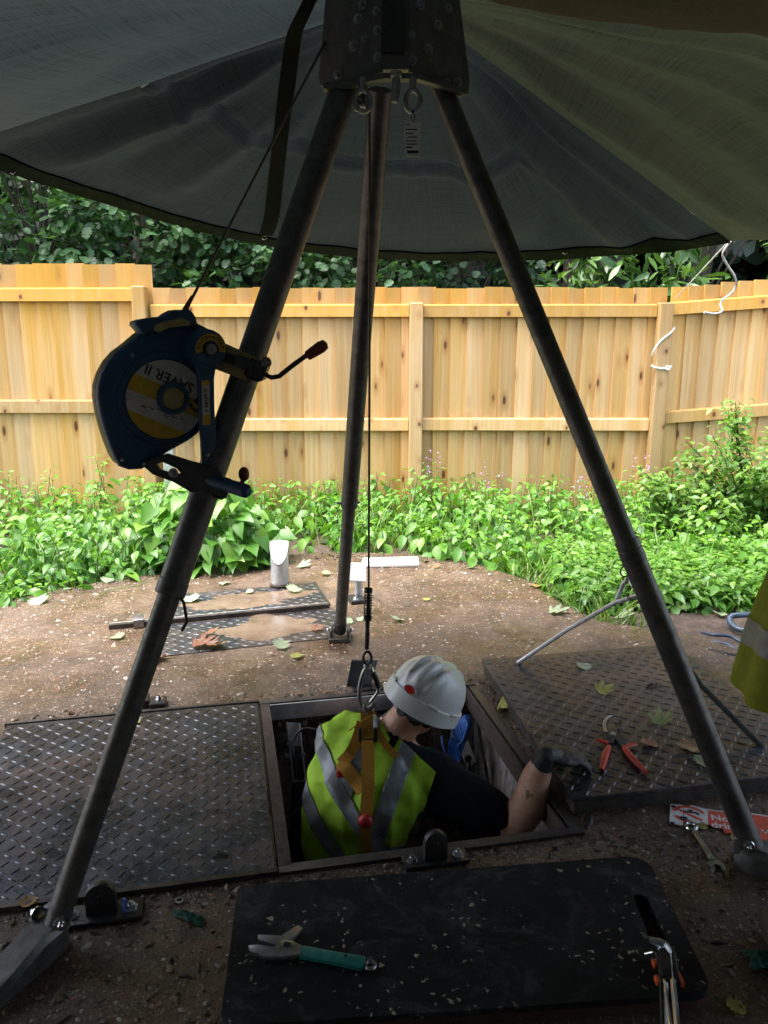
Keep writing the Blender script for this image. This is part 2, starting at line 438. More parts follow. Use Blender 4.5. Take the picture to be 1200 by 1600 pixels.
    c = m.mix(scuff, c, (0.075, 0.08, 0.085))
    c = m.mix(mask, c, m.mix(nn, (0.30, 0.25, 0.15), (0.50, 0.46, 0.36)))
    m.col(c); m.rough(0.8); m.b.inputs['Specular IOR Level'].default_value = 0.2; m.bump(m.math('ADD', m.noise(w, 140, 3), mask), 0.3, 0.002); M['mat'] = m.m
    M['matred'] = simple('red_foam', (0.045, 0.013, 0.011), 0.8, 0, 0.3, 60, 0.3)
    # tarp: woven sheet, a little light comes through
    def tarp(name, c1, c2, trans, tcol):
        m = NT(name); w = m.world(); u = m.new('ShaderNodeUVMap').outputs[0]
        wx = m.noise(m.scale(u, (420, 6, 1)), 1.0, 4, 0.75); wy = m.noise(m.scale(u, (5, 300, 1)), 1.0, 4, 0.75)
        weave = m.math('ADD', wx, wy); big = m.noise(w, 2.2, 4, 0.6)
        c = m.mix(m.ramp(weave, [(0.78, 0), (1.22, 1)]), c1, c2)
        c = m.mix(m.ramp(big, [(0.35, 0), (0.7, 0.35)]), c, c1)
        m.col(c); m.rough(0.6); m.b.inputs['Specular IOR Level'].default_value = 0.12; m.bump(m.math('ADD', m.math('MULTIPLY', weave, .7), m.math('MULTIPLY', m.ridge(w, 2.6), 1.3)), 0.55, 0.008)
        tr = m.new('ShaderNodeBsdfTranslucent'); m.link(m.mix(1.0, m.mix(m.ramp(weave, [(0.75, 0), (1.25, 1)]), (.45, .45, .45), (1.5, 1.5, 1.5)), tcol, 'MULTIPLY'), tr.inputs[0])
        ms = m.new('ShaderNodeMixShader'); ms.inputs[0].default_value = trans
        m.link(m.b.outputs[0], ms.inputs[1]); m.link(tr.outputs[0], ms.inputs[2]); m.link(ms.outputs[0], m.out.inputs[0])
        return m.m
    M['tarp'] = tarp('tarp_charcoal', (0.008, 0.012, 0.014), (0.030, 0.042, 0.047), 0.024, (0.085, 0.108, 0.112))
    M['tarp_rear'] = tarp('tarp_rear', (0.010, 0.015, 0.019), (0.032, 0.044, 0.054), 0.044, (0.10, 0.128, 0.13))  # same tarp, made more translucent as fill over the foreground
    M['tarp_greenlit'] = tarp('tarp_green_light', (0.014, 0.022, 0.015), (0.036, 0.052, 0.034), 0.034, (0.125, 0.14, 0.085))  # same tarp, green light through it and off the plants put into the colour
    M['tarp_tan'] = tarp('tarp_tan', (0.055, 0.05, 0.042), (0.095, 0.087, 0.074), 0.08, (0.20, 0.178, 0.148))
    M['capsteel'] = simple('weathered_zinc', (0.62, 0.63, 0.62), 0.5, 0.15, 0.2, 26, 0.15)
    M['hem'] = simple('tarp_hem', (0.003, 0.004, 0.0042), 0.6, 0, 0.3, 60, 0.3)
    M['strapblack'] = simple('black_webbing', (0.0025, 0.0025, 0.003), 0.75, 0, 0.2, 120, 0.2)
    # fence timber
    def wood(name, tone=1.0):
        m = NT(name); rn = m.objrand()
        cmb = m.new('ShaderNodeCombineXYZ'); m.link(m.math('MULTIPLY', rn, 37.0), cmb.inputs[0]); m.link(m.math('MULTIPLY', rn, 91.0), cmb.inputs[2])
        va = m.new('ShaderNodeVectorMath', operation='ADD'); m.link(m.co, va.inputs[0]); m.link(cmb.outputs[0], va.inputs[1]); v = va.outputs[0]
        gr = m.noise(m.scale(v, (55, 55, 1.6)), 1.0, 5, 0.7, 0.8)
        soft = m.noise(m.scale(v, (9, 9, 0.9)), 1.0, 4, 0.6)
        pale = m.mix(m.ramp(gr, [(0.35, 0), (0.65, 1)]), tuple(tone * q for q in (0.56, 0.35, 0.145)), tuple(tone * q for q in (0.70, 0.475, 0.225)))
        hon = m.mix(gr, tuple(tone * q for q in (0.47, 0.245, 0.045)), tuple(tone * q for q in (0.63, 0.36, 0.085)))
        c = m.mix(m.ramp(soft, [(0.48, 0), (0.66, 0.65)]), pale, hon)
        # rain-soaked tops: darker honey, with a ragged lower edge
        sepz = m.new('ShaderNodeSeparateXYZ'); m.link(m.world(), sepz.inputs[0])
        z = m.math('ADD', sepz.outputs[2], m.math('MULTIPLY', m.math('SUBTRACT', m.noise(m.scale(v, (14, 14, 2.5)), 1.0, 3), 0.5), 0.7))
        c = m.mix(m.ramp(m.math('SUBTRACT', z, 1.35), [(0.0, 0), (0.4, 0.85)]), c, hon)
        kd = m.voro(m.scale(v, (7.5, 7.5, 5.2)), 1.0); kn = m.ramp(m.math('ADD', kd, m.math('MULTIPLY', gr, 0.04)), [(0.10, 1), (0.145, 0)])
        halo = m.ramp(kd, [(0.10, 0.7), (0.30, 0)])
        c = m.mix(halo, c, tuple(tone * q for q in (0.42, 0.20, 0.06)))
        c = m.mix(kn, c, (0.13, 0.055, 0.022))
        hv = m.new('ShaderNodeHueSaturation'); m.link(c, hv.inputs['Color']); m.link(m.ramp(rn, [(0, 0.74), (1, 1.14)]), hv.inputs['Value']); m.link(m.ramp(m.math('FRACT', m.math('MULTIPLY', rn, 7.3)), [(0, 0.92), (1, 1.1)]), hv.inputs['Saturation'])
        m.col(hv.outputs[0]); m.rough(m.ramp(soft, [(0.3, 0.45), (0.7, 0.7)])); m.bump(m.math('ADD', gr, m.math('MULTIPLY', kn, 1.0)), 0.35, 0.004)
        return m.m
    M['board'] = wood('fence_board'); M['rail'] = wood('fence_rail', 1.0); M['post'] = wood('fence_post', 0.86)
    # leaves
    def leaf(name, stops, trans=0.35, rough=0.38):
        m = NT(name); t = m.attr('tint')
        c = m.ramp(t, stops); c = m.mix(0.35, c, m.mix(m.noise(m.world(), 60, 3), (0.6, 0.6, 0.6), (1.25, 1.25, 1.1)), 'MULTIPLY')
        m.col(c); m.rough(rough); m.b.inputs['Specular IOR Level'].default_value = 0.5
        tr = m.new('ShaderNodeBsdfTranslucent'); tc = m.mix(1.0, c, (1.25, 1.35, 0.55), 'MULTIPLY'); m.link(tc, tr.inputs[0])
        ms = m.new('ShaderNodeMixShader'); ms.inputs[0].default_value = trans
        m.link(m.b.outputs[0], ms.inputs[1]); m.link(tr.outputs[0], ms.inputs[2]); m.link(ms.outputs[0], m.out.inputs[0])
        return m.m
    M['nettle'] = leaf('nettle_leaf', [(0, (0.05, 0.15, 0.022)), (0.5, (0.10, 0.265, 0.03)), (1, (0.20, 0.39, 0.05))])
    M['bindweed'] = leaf('bindweed_leaf', [(0, (0.05, 0.17, 0.02)), (0.6, (0.105, 0.26, 0.035)), (1, (0.20, 0.36, 0.055))])
    M['shrub'] = leaf('shrub_leaf', [(0, (0.045, 0.13, 0.02)), (0.6, (0.11, 0.24, 0.035)), (1, (0.22, 0.36, 0.06))])
    M['grass'] = leaf('grass_blade', [(0, (0.06, 0.15, 0.02)), (0.6, (0.13, 0.27, 0.035)), (1, (0.28, 0.36, 0.10))])
    M['oak'] = leaf('oak_leaf', [(0, (0.012, 0.042, 0.014)), (0.6, (0.035, 0.095, 0.03)), (1, (0.075, 0.17, 0.055))], 0.25, 0.5)
    M['laurel'] = leaf('laurel_leaf', [(0, (0.016, 0.05, 0.012)), (0.6, (0.05, 0.12, 0.025)), (1, (0.12, 0.22, 0.05))], 0.25, 0.3)
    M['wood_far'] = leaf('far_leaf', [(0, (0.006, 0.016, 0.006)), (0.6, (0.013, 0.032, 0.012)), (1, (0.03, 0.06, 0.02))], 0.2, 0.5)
    M['fallen'] = leaf('fallen_leaf', [(0, (0.18, 0.07, 0.035)), (0.25, (0.34, 0.17, 0.09)), (0.5, (0.34, 0.32, 0.07)), (0.75, (0.27, 0.32, 0.16)), (1, (0.33, 0.40, 0.27))], 0.15, 0.45)
    M['petal'] = simple('purple_petal', (0.30, 0.16, 0.36), 0.6, 0, 0.3, 60, 0)
    M['stem'] = simple('green_stem', (0.10, 0.15, 0.04), 0.6, 0, 0.3, 40, 0)
    m = NT('bark'); g = m.noise(m.scale(m.co, (14, 14, 2.5)), 1.0, 6, 0.7)
    m.col(m.ramp(g, [(0.35, (0.018, 0.014, 0.011)), (0.6, (0.055, 0.042, 0.03)), (0.75, (0.09, 0.075, 0.05))])); m.rough(0.85); m.bump(g, 0.8, 0.03); M['bark'] = m.m
    m = NT('wet_mud'); w = m.world(); a = m.noise(w, 6, 6, 0.65)
    m.col(m.ramp(a, [(0.3, (0.11, 0.078, 0.056)), (0.6, (0.21, 0.15, 0.105)), (0.8, (0.27, 0.20, 0.145))])); m.rough(m.ramp(a, [(0.35, 0.12), (0.7, 0.45)])); m.bump(m.noise(w, 70, 4), 0.1, 0.003); M['mud'] = m.m
    M['bluecable'] = simple('blue_cable', (0.03, 0.12, 0.42), 0.4, 0, 0.2, 60, 0.05)
    M['hoseblue'] = simple('blue_grey_hose', (0.05, 0.08, 0.12), 0.35, 0, 0.25, 30, 0.1)
    M['greenpl'] = simple('green_plastic', (0.03, 0.22, 0.035), 0.4, 0, 0.2, 30, 0.05)
    M['signred'] = simple('sign_red', (0.62, 0.085, 0.05), 0.45, 0, 0.2, 22, 0.08)
    M['signwhite'] = simple('sign_white', (0.62, 0.60, 0.56), 0.45, 0, 0.2, 22, 0.08)
    M['orange'] = simple('orange_plastic', (0.62, 0.09, 0.02), 0.45, 0, 0.15, 30, 0)
    M['greenrag'] = simple('green_rag', (0.012, 0.09, 0.055), 0.8, 0, 0.35, 60, 0.4)
    M['boot'] = simple('boot_leather', (0.03, 0.022, 0.017), 0.6, 0, 0.3, 40, 0.3)
    M['trouser'] = simple('work_trouser', (0.02, 0.022, 0.03), 0.9, 0, 0.25, 40, 0.3)
build_materials()
for k_ in ('hem', 'strapblack', 'navy'): M[k_].node_tree.nodes['Principled BSDF'].inputs['Specular IOR Level'].default_value = 0.1
# ================================================================ STRUCTURE
HA = R(11.6); HC = Vector((0.047, 2.51, 0)); HU = Vector((math.cos(HA), math.sin(HA), 0)); HV = Vector((-math.sin(HA), math.cos(HA), 0))
def HL(u, v, z=0.0): return HC + HU * u + HV * v + Vector((0, 0, z))
UP = Vector((0, 0, 1))
SLAB = [(-4.2, -2.6), (3.6, -2.6), (3.4, 1.6), (2.7, 2.7), (2.0, 3.35), (1.55, 3.68), (1.12, 3.88), (0.99, 4.14), (0.86, 4.60), (0.59, 4.95), (0.40, 5.09), (0.174, 5.17),
        (-0.15, 5.21), (-0.44, 5.20), (-0.72, 5.15), (-0.964, 5.07), (-1.32, 4.86), (-1.642, 4.605), (-1.93, 4.37), (-2.148, 4.19), (-2.7, 3.75), (-3.3, 3.2), (-4.0, 2.2)]
hole = [HL(-0.455, -0.535), HL(0.455, -0.535), HL(0.455, 0.535), HL(-0.455, 0.535)]
slab = cdt_prism(SLAB, [hole], -0.14, 0.0, 'concrete_slab').build('concrete_slab', M['concrete'], smooth=0)
T(slab, kind='structure')
gh = [(q[0] * 0.97, q[1] * (0.985 if q[1] > 0 else .97)) for q in SLAB]
g = cdt_prism([(-90, -90), (90, -90), (90, 90), (-90, 90)], [gh], -0.12, -0.06, 'ground').build('ground', M['soil'], smooth=0)
T(g, kind='structure')
# pit shaft
PD = -1.38
def pitwall(name, a, b, t, mat, z0=PD, z1=-0.01):
    a = Vector(a); b = Vector(b); d = (b - a).normalized(); n = Vector((d.y, -d.x, 0))
    mb = MB(); r = [a + UP * z0, b + UP * z0, b + UP * z1, a + UP * z1]
    mb.prism(r, n * t); return T(mb.build(name, mat, smooth=0), kind='structure')
pu, pv = 0.462, 0.54
pitwall('pit_wall', HL(pu, pv), HL(pu, -pv), -0.12, M['pit'])
pitwall('pit_wall', HL(-pu, -pv), HL(-pu, pv), -0.12, M['pit'])
pitwall('pit_wall', HL(-pu, pv), HL(pu, pv), -0.12, M['pit'])
pitwall('pit_wall', HL(pu, -pv), HL(-pu, -pv), -0.12, M['pit'])
fl = MB(); fl.prism([HL(-.7, -.8, PD - .1), HL(.7, -.8, PD - .1), HL(.7, .8, PD - .1), HL(-.7, .8, PD - .1)], (0, 0, 0.1)); T(fl.build('pit_floor', M['pit'], smooth=0), kind='structure')

# loose aggregate standing proud of the concrete
def scatter(name, tv, tf, P, X, Y, Z, size, tint, mat, parent=None, kind=None, color=False, base=None):
    tv = np.array(tv, float); n = len(P); k = len(tv)
    size = np.asarray(size, float)
    if size.ndim == 1: size = np.repeat(size[:, None], 3, 1)
    V = P[:, None, :] + tv[None, :, 0:1] * (X * size[:, 0:1])[:, None, :] + tv[None, :, 1:2] * (Y * size[:, 1:2])[:, None, :] + tv[None, :, 2:3] * (Z * size[:, 2:3])[:, None, :]
    V = V.reshape(-1, 3)
    off = np.array(wloc(parent)) if parent is not None else (np.array(base, float) if base is not None else np.zeros(3))
    V = V - off
    loops = np.concatenate([np.array(f) for f in tf]); lens = np.array([len(f) for f in tf]); L = len(loops)
    allL = (loops[None, :] + (np.arange(n) * k)[:, None]).ravel()
    tot = np.tile(lens, n); st = np.concatenate([[0], np.cumsum(tot)[:-1]])
    me = bpy.data.meshes.new(name)
    me.vertices.add(n * k); me.loops.add(n * L); me.polygons.add(n * len(tf))
    me.vertices.foreach_set('co', V.ravel().astype(np.float32)); me.loops.foreach_set('vertex_index', allL.astype(np.int32))
    me.polygons.foreach_set('loop_start', st.astype(np.int32)); me.polygons.foreach_set('loop_total', tot.astype(np.int32))
    me.update(calc_edges=True)
    if color:
        a = me.attributes.new('tint', 'FLOAT_COLOR', 'POINT'); a.data.foreach_set('color', np.repeat(np.c_[tint, np.ones(n)], k, 0).ravel().astype(np.float32))
    else:
        a = me.attributes.new('tint', 'FLOAT', 'POINT'); a.data.foreach_set('value', np.repeat(tint, k).astype(np.float32))
        me.polygons.foreach_set('use_smooth', [True] * len(me.polygons))
    me.materials.append(mat)
    o = bpy.data.objects.new(name, me); COL.objects.link(o)
    if parent is not None: o.parent = parent
    elif base is not None: o.location = Vector(base)
    if kind: o['kind'] = kind
    return o
def basis(d, nhint):
    d = d / np.linalg.norm(d, axis=1, keepdims=True)
    x = np.cross(d, nhint); x /= np.maximum(np.linalg.norm(x, axis=1, keepdims=True), 1e-6)
    z = np.cross(x, d); return x, d, z
def in_poly(px, py, poly):
    poly = np.array([(p[0], p[1]) for p in poly]); r = np.zeros(len(px), bool); j = len(poly) - 1
    for i in range(len(poly)):
        xi, yi = poly[i]; xj, yj = poly[j]
        c = ((yi > py) != (yj > py)) & (px < (xj - xi) * (py - yi) / (yj - yi + 1e-12) + xi); r ^= c; j = i
    return r

# back hatch axes
BA = R(16.5); BC = gp(400, 962); BU = Vector((math.cos(BA), math.sin(BA), 0)); BV = Vector((-math.sin(BA), math.cos(BA), 0))
def BL(u, v, z=0.0): return Vector((BC.x, BC.y, 0)) + BU * u + BV * v + UP * z
MATZ = 0.045
mat_poly = [gp(372, 1384, MATZ), gp(1008, 1337, MATZ), gp(1116, 1552, MATZ), gp(345, 1602, MATZ)]

N = 15000
sx = npr.uniform(-2.6, 2.3, N); sy = npr.uniform(1.2, 5.1, N)
ok = in_poly(sx, sy, SLAB)
for poly in ([HL(-1.42, -.56), HL(.48, -.56), HL(.48, .56), HL(-1.42, .56)], [BL(-.62, -.5), BL(.5, -.5), BL(.5, .62), BL(-.62, .62)], mat_poly):
    ok &= ~in_poly(sx, sy, poly)
sx, sy = sx[ok], sy[ok]; N = len(sx)
ang = npr.uniform(0, 6.283, N); X = np.c_[np.cos(ang), np.sin(ang), npr.normal(0, .2, N)]; Y = np.c_[-np.sin(ang), np.cos(ang), npr.normal(0, .2, N)]; Z = np.tile([0, 0, 1.0], (N, 1))
s = npr.gamma(3.0, 0.0012, N) + 0.0015
sz = np.c_[s * npr.uniform(.9, 1.5, N), s * npr.uniform(.7, 1.1, N), s * npr.uniform(.35, .6, N)]
pal = np.array([(.34, .29, .23), (.38, .34, .29), (.24, .15, .10), (.30, .14, .08), (.13, .10, .085), (.42, .34, .25), (.46, .43, .39), (.2, .16, .13)])
tint = pal[npr.choice(8, N, p=[.22, .12, .2, .12, .12, .12, .04, .06])] * npr.uniform(.75, 1.1, (N, 1))
tvs = [(1, 0, 0), (.45, .8, .1), (-.5, .75, 0), (-1, .05, .1), (-.4, -.8, 0), (.55, -.75, .05), (.35, .2, .8), (-.35, -.15, .9)]
tfs = [(0, 1, 6), (1, 2, 7, 6), (2, 3, 7), (3, 4, 7), (4, 5, 6, 7), (5, 0, 6)]
scatter('aggregate', tvs, tfs, np.c_[sx, sy, np.full(N, -0.0004)], X, Y, Z, sz, tint, M['stone'], kind='stuff', color=True)

# crumbs of soil and broken leaf, thick along the planted edge and against the plates
P_ = []
for k in range(2600):
    i = npr.integers(9, 22); a_, b_ = SLAB[i], SLAB[i + 1] if i + 1 < len(SLAB) else SLAB[i]; t_ = npr.uniform(); d_ = abs(npr.normal(0, .10))
    P_.append((a_[0] * (1 - t_) + b_[0] * t_, a_[1] * (1 - t_) + b_[1] * t_ - d_ - .01))
for k in range(1500):
    e_ = npr.integers(0, 4); w_ = abs(npr.normal(0, .04)); q = [HL(npr.uniform(-1.4, .5), .545 + w_), HL(npr.uniform(-1.4, .5), -.545 - w_ * .6), HL(.47 + w_ * .8, npr.uniform(-.5, .55)), HL(npr.uniform(.5, 1.5), npr.uniform(-.75, -.5))][e_]; P_.append((q.x, q.y))
for k in range(2600): P_.append((npr.uniform(-1.6, 1.7), npr.uniform(1.2, 2.1)))
P_ = np.array(P_); ok = in_poly(P_[:, 0], P_[:, 1], SLAB) & ~in_poly(P_[:, 0], P_[:, 1], mat_poly) & ~in_poly(P_[:, 0], P_[:, 1], [HL(-1.41, -.54), HL(.46, -.54), HL(.46, .54), HL(-1.41, .54)])
P_ = P_[ok]; N = len(P_); ang = npr.uniform(0, 6.283, N); X = np.c_[np.cos(ang), np.sin(ang), npr.normal(0, .3, N)]; Y = np.c_[-np.sin(ang), np.cos(ang), npr.normal(0, .3, N)]; Z = np.tile([0, 0, 1.0], (N, 1))
s = npr.gamma(2.5, .0016, N) + .0015; sz = np.c_[s * npr.uniform(.9, 2.4, N), s * npr.uniform(.5, 1.0, N), s * npr.uniform(.3, .8, N)]
pal = np.array([(.05, .032, .02), (.09, .055, .03), (.03, .022, .016), (.13, .075, .04), (.06, .06, .025)])
scatter('leaf_litter', tvs, tfs, np.c_[P_, np.full(N, -.0002)], X, Y, Z, sz, pal[npr.choice(5, N)] * npr.uniform(.7, 1.2, (N, 1)), M['stone'], kind='stuff', color=True)
# ---------------------------------------------------------------- TARP
APEX = Vector((0.06, 2.58, 2.42))
fe = [(-100, 238, 3.30), (0, 262, 3.42), (130, 305, 3.58), (260, 345, 3.74), (370, 372, 3.84), (480, 392, 3.92), (600, 402, 3.97), (720, 405, 3.98), (830, 404, 3.97), (900, 400, 3.96), (1040, 391, 3.93), (1140, 377, 3.90)]
ring_front = [yp(*q) for q in fe]
ring_right = [ring_front[-1], yp(1200, 374, 3.74), Vector((2.15, 3.3, 1.78)), Vector((2.65, 2.4, 1.62)), Vector((2.75, 1.2, 1.15)), Vector((2.6, 0, .4)), Vector((2.3, -1.2, .15))]  # unseen edge past the frame, height set for side light under the tarp
ring_back = [ring_right[-1], Vector((1.1, -1.7, .10)), Vector((0, -1.8, .10)), Vector((-1.3, -1.7, .10)), Vector((-2.4, -1.3, .10)), Vector((-2.7, 0, .10)), Vector((-2.75, 1.5, 1.05)), Vector((-2.45, 2.6, 1.65)), ring_front[0]]  # unseen rear edge dropped to block light, left side raised to admit it
def resample(pts, n):
    d = [0.0]
    for a, b in zip(pts[:-1], pts[1:]): d.append(d[-1] + (b - a).length)
    out = []
    for i in range(n):
        t = d[-1] * i / (n - 1); k = max(j for j in range(len(d)) if d[j] <= t + 1e-9); k = min(k, len(pts) - 2)
        # catmull
        p0 = pts[max(k - 1, 0)]; p1 = pts[k]; p2 = pts[k + 1]; p3 = pts[min(k + 2, len(pts) - 1)]
        u = (t - d[k]) / max(d[k + 1] - d[k], 1e-9)
        out.append(0.5 * ((2 * p1) + (p2 - p0) * u + (2 * p0 - 5 * p1 + 4 * p2 - p3) * u * u + (3 * p1 - p0 - 3 * p2 + p3) * u ** 3))
    return out
tarp = thing('tarpaulin', APEX, 'dark woven tarpaulin stretched overhead as a shelter above the tripod', 'tarpaulin')
def tarp_z(p): return p
def panel(name, ring, nu, nv, mat, sag, folds, seam=None, foldamp=0.012, zpow=1.0, zend=(1.0, 1.0)):
    rg = resample(ring, nu); n1 = len(rg); me = bpy.data.meshes.new(name); vs = []; fs = []; uv = []
    plen = (rg[-1] - rg[0]).length
    pts = []
    for j in range(nv):
        s = j / (nv - 1)
        for i, q in enumerate(rg):
            t = i / (n1 - 1)
            p = APEX.lerp(q, s)
            e_ = min(1, min(t, 1 - t) / .18); z_e = zend[0] if t < .5 else zend[1]; p.z = APEX.z + (q.z - APEX.z) * s ** (z_e + (zpow - z_e) * e_ * e_ * (3 - 2 * e_))
            p.z -= sag * math.sin(math.pi * s) * math.sin(math.pi * t) ** 0.8
            for (ft, fw, fa, s0, s1) in folds:
                e = math.exp(-((t - ft) / fw) ** 2) * (min(1, max(0, (s - s0) / .15)) * min(1, max(0, (s1 - s) / .15)))
                p.z += fa * e
            if seam is not None:
                sx_ = s - seam - 0.012 * math.sin(t * 9) - .025 * (t - .5); p.z += (.022 * max(0, 1 - abs(sx_) / .016) - .016 * max(0, 1 - abs(sx_ - .03) / .022)) * min(1, max(0, (.88 - t) / .05))
            nz = mnoise.noise(Vector((t * 26, s * 2.2, 3.1 * nu))) * foldamp * (0.3 + s * 0.7) * (1 - 0.6 * s * s)
            nz += mnoise.noise(Vector((p.x * 2.3, p.y * 2.3, 1.7))) * 0.02 * math.sin(math.pi * min(1, s)) 
            nz += mnoise.noise(Vector((p.x * 9, p.y * 5, 5.7))) * 0.004
            nz *= min(1, (1 - abs(2 * t - 1)) * 12 + 0.15)
            p.z += nz
            pts.append(p); uv.append((t * plen * 0.5, s * 1.0))
    fs = [(j * n1 + i, j * n1 + i + 1, (j + 1) * n1 + i + 1, (j + 1) * n1 + i) for j in range(nv - 1) for i in range(n1 - 1)]
    loc = wloc(tarp)
    me.from_pydata([tuple(p - loc) for p in pts], [], fs); me.update()
    ul = me.uv_layers.new(name='UVMap')
    li = np.zeros(len(me.loops), np.int32); me.loops.foreach_get('vertex_index', li)
    ul.data.foreach_set('uv', np.array(uv)[li].ravel().astype(np.float32))
    me.polygons.foreach_set('use_smooth', [True] * len(me.polygons)); me.materials.append(mat)
    o = bpy.data.objects.new(name, me); COL.objects.link(o); o.parent = tarp
    return o, pts, n1, rg
fp, fpts, fn, frg = panel('front_sheet', ring_front, 170, 64, M['tarp'], 0.05, [(0.955, .012, -.035, .2, 1.0), (0.915, .016, .05, .15, 1.0), (0.87, .018, -.05, .2, .98), (.81, .022, .035, .25, .95), (.72, .04, -.04, .3, .9), (0.05, .014, .035, .2, 1.0), (0.09, .016, -.04, .2, .95), (.15, .02, .03, .3, .9), (.22, .02, -.025, .3, .9), (.34, .04, .02, .3, .9)], 0.47)
rp, rpts, rn, rrg = panel('side_sheet', ring_right, 190, 56, M['tarp_greenlit'], 0.06, [(0.035, .012, -.03, .2, .98), (.07, .014, .025, .1, 1), (.10, .010, -.02, .1, 1), (.13, .012, .02, .1, .9), (.17, .014, -.025, .2, .9), (.22, .015, .02, .1, .9), (.27, .02, -.02, .1, .9)], None, .02, 2.4, (1.0, 2.8))
bp, bpts, bn, brg = panel('rear_sheet', ring_back, 150, 40, M['tarp_rear'], 0.05, [(0.95, .02, .02, .2, 1.0), (0.90, .02, -.02, .2, .9)], None, .014, 3.2, (2.8, 1.0))  # upper left in view; the unseen rest is shaped to keep the foreground dark
# hem along the front edge, with the sheet turned over
hm = MB()
for k in range(2):
    pass
rows = []
for (jj, lift) in ((63, .005), (62, .005), (61, .005), (59.4, .005), (59.4, -.007), (60, -.008), (61, -.008), (62, -.008), (63, -.009), (63.15, -.002)):
    r = []
    for i in range(fn):
        q = jj + (.25 * mnoise.noise(Vector((i * .13, 4, 0))) if 59 < jj < 60.5 else 0); k = min(62, int(q)); fr_ = q - k
        a_, b_ = fpts[k * fn + i], fpts[(k + 1) * fn + i]
        r.append(a_.lerp(b_, fr_) + Vector((0, -.5 * abs(min(lift, 0)), lift)))
    rows.append(r)
hm2 = MB()
b0 = 0
for r in rows: hm2.v += r
for k in range(len(rows)):
    k2 = (k + 1) % len(rows)
    for i in range(fn - 1): hm2.f.append((k * fn + i, k * fn + i + 1, k2 * fn + i + 1, k2 * fn + i))
hm2.build('hem', M['hem'], tarp)
# tan overlapping sheet near the lens, upper right
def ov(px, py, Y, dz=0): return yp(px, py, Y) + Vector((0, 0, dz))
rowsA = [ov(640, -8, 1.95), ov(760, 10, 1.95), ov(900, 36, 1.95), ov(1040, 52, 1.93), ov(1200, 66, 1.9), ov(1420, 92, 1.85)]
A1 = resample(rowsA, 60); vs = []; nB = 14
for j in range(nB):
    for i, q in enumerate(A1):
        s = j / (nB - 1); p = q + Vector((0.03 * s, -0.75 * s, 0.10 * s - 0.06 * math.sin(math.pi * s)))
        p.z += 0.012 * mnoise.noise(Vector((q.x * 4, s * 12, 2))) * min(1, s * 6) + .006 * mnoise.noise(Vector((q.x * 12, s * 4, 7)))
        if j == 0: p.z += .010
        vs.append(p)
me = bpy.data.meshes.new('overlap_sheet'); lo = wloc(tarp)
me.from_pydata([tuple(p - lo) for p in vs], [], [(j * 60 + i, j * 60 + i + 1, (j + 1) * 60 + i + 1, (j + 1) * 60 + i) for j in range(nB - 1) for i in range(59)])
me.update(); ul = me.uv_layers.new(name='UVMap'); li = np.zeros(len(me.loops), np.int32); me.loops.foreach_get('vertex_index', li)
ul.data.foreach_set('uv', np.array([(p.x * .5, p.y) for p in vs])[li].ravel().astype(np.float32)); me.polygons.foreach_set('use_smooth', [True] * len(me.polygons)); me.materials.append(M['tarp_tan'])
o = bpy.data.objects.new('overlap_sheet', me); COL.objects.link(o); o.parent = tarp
# webbing sewn down the front sheet
def tarp_pt(t, s, drop=0.0):
    i = min(int(t * (fn - 1)), fn - 2); j = min(int(s * 63), 62); fi = t * (fn - 1) - i; fj = s * 63 - j
    g = lambda a, b: fpts[b * fn + a]
    p = g(i, j) * (1 - fi) * (1 - fj) + g(i + 1, j) * fi * (1 - fj) + g(i, j + 1) * (1 - fi) * fj + g(i + 1, j + 1) * fi * fj
    return p - Vector((0, 0, drop))
def tarp_hit(px, py):
    d = ray(px, py); best = None
    for P_ in fpts + bpts:
        q = P_ - C0; e = (q - d * (q.dot(d) / d.dot(d))).length / q.length
        if q.y > .3 and (best is None or e < best[0]): best = (e, P_)
    return best[1]
web = MB(); wl_, wr_ = [], []
for (xl, xr, y) in [(474, 496, 0), (455, 478, 38), (446, 471, 60), (436, 462, 130), (428, 452, 200), (420, 444, 270), (412, 436, 340), (404, 426, 368)]:
    a = tarp_hit(xl, y); b = tarp_hit(xr, y); mid = (a + b) / 2
    Yd = mid.y - 0.05
    wl_.append(yp(xl, y, Yd)); wr_.append(yp(xr, y, Yd))
wl_ = resample(wl_, 24); wr_ = resample(wr_, 24)
web.rings([[a, b, b + Vector((0, .004, .004)), a + Vector((0, .004, .004))] for a, b in zip(wl_, wr_)])
web.build('webbing', M['strapblack'], tarp)
for (px, py) in ((413, 371), (883, 394), (20, 268)):
    q = tarp_hit(px, py); c = yp(px, py, q.y - .02)
    e = MB(); e.torus(c, (0, -1, 0.3), .009, .003, 14, 6); e.build('eyelet', M['chrome'], tarp)

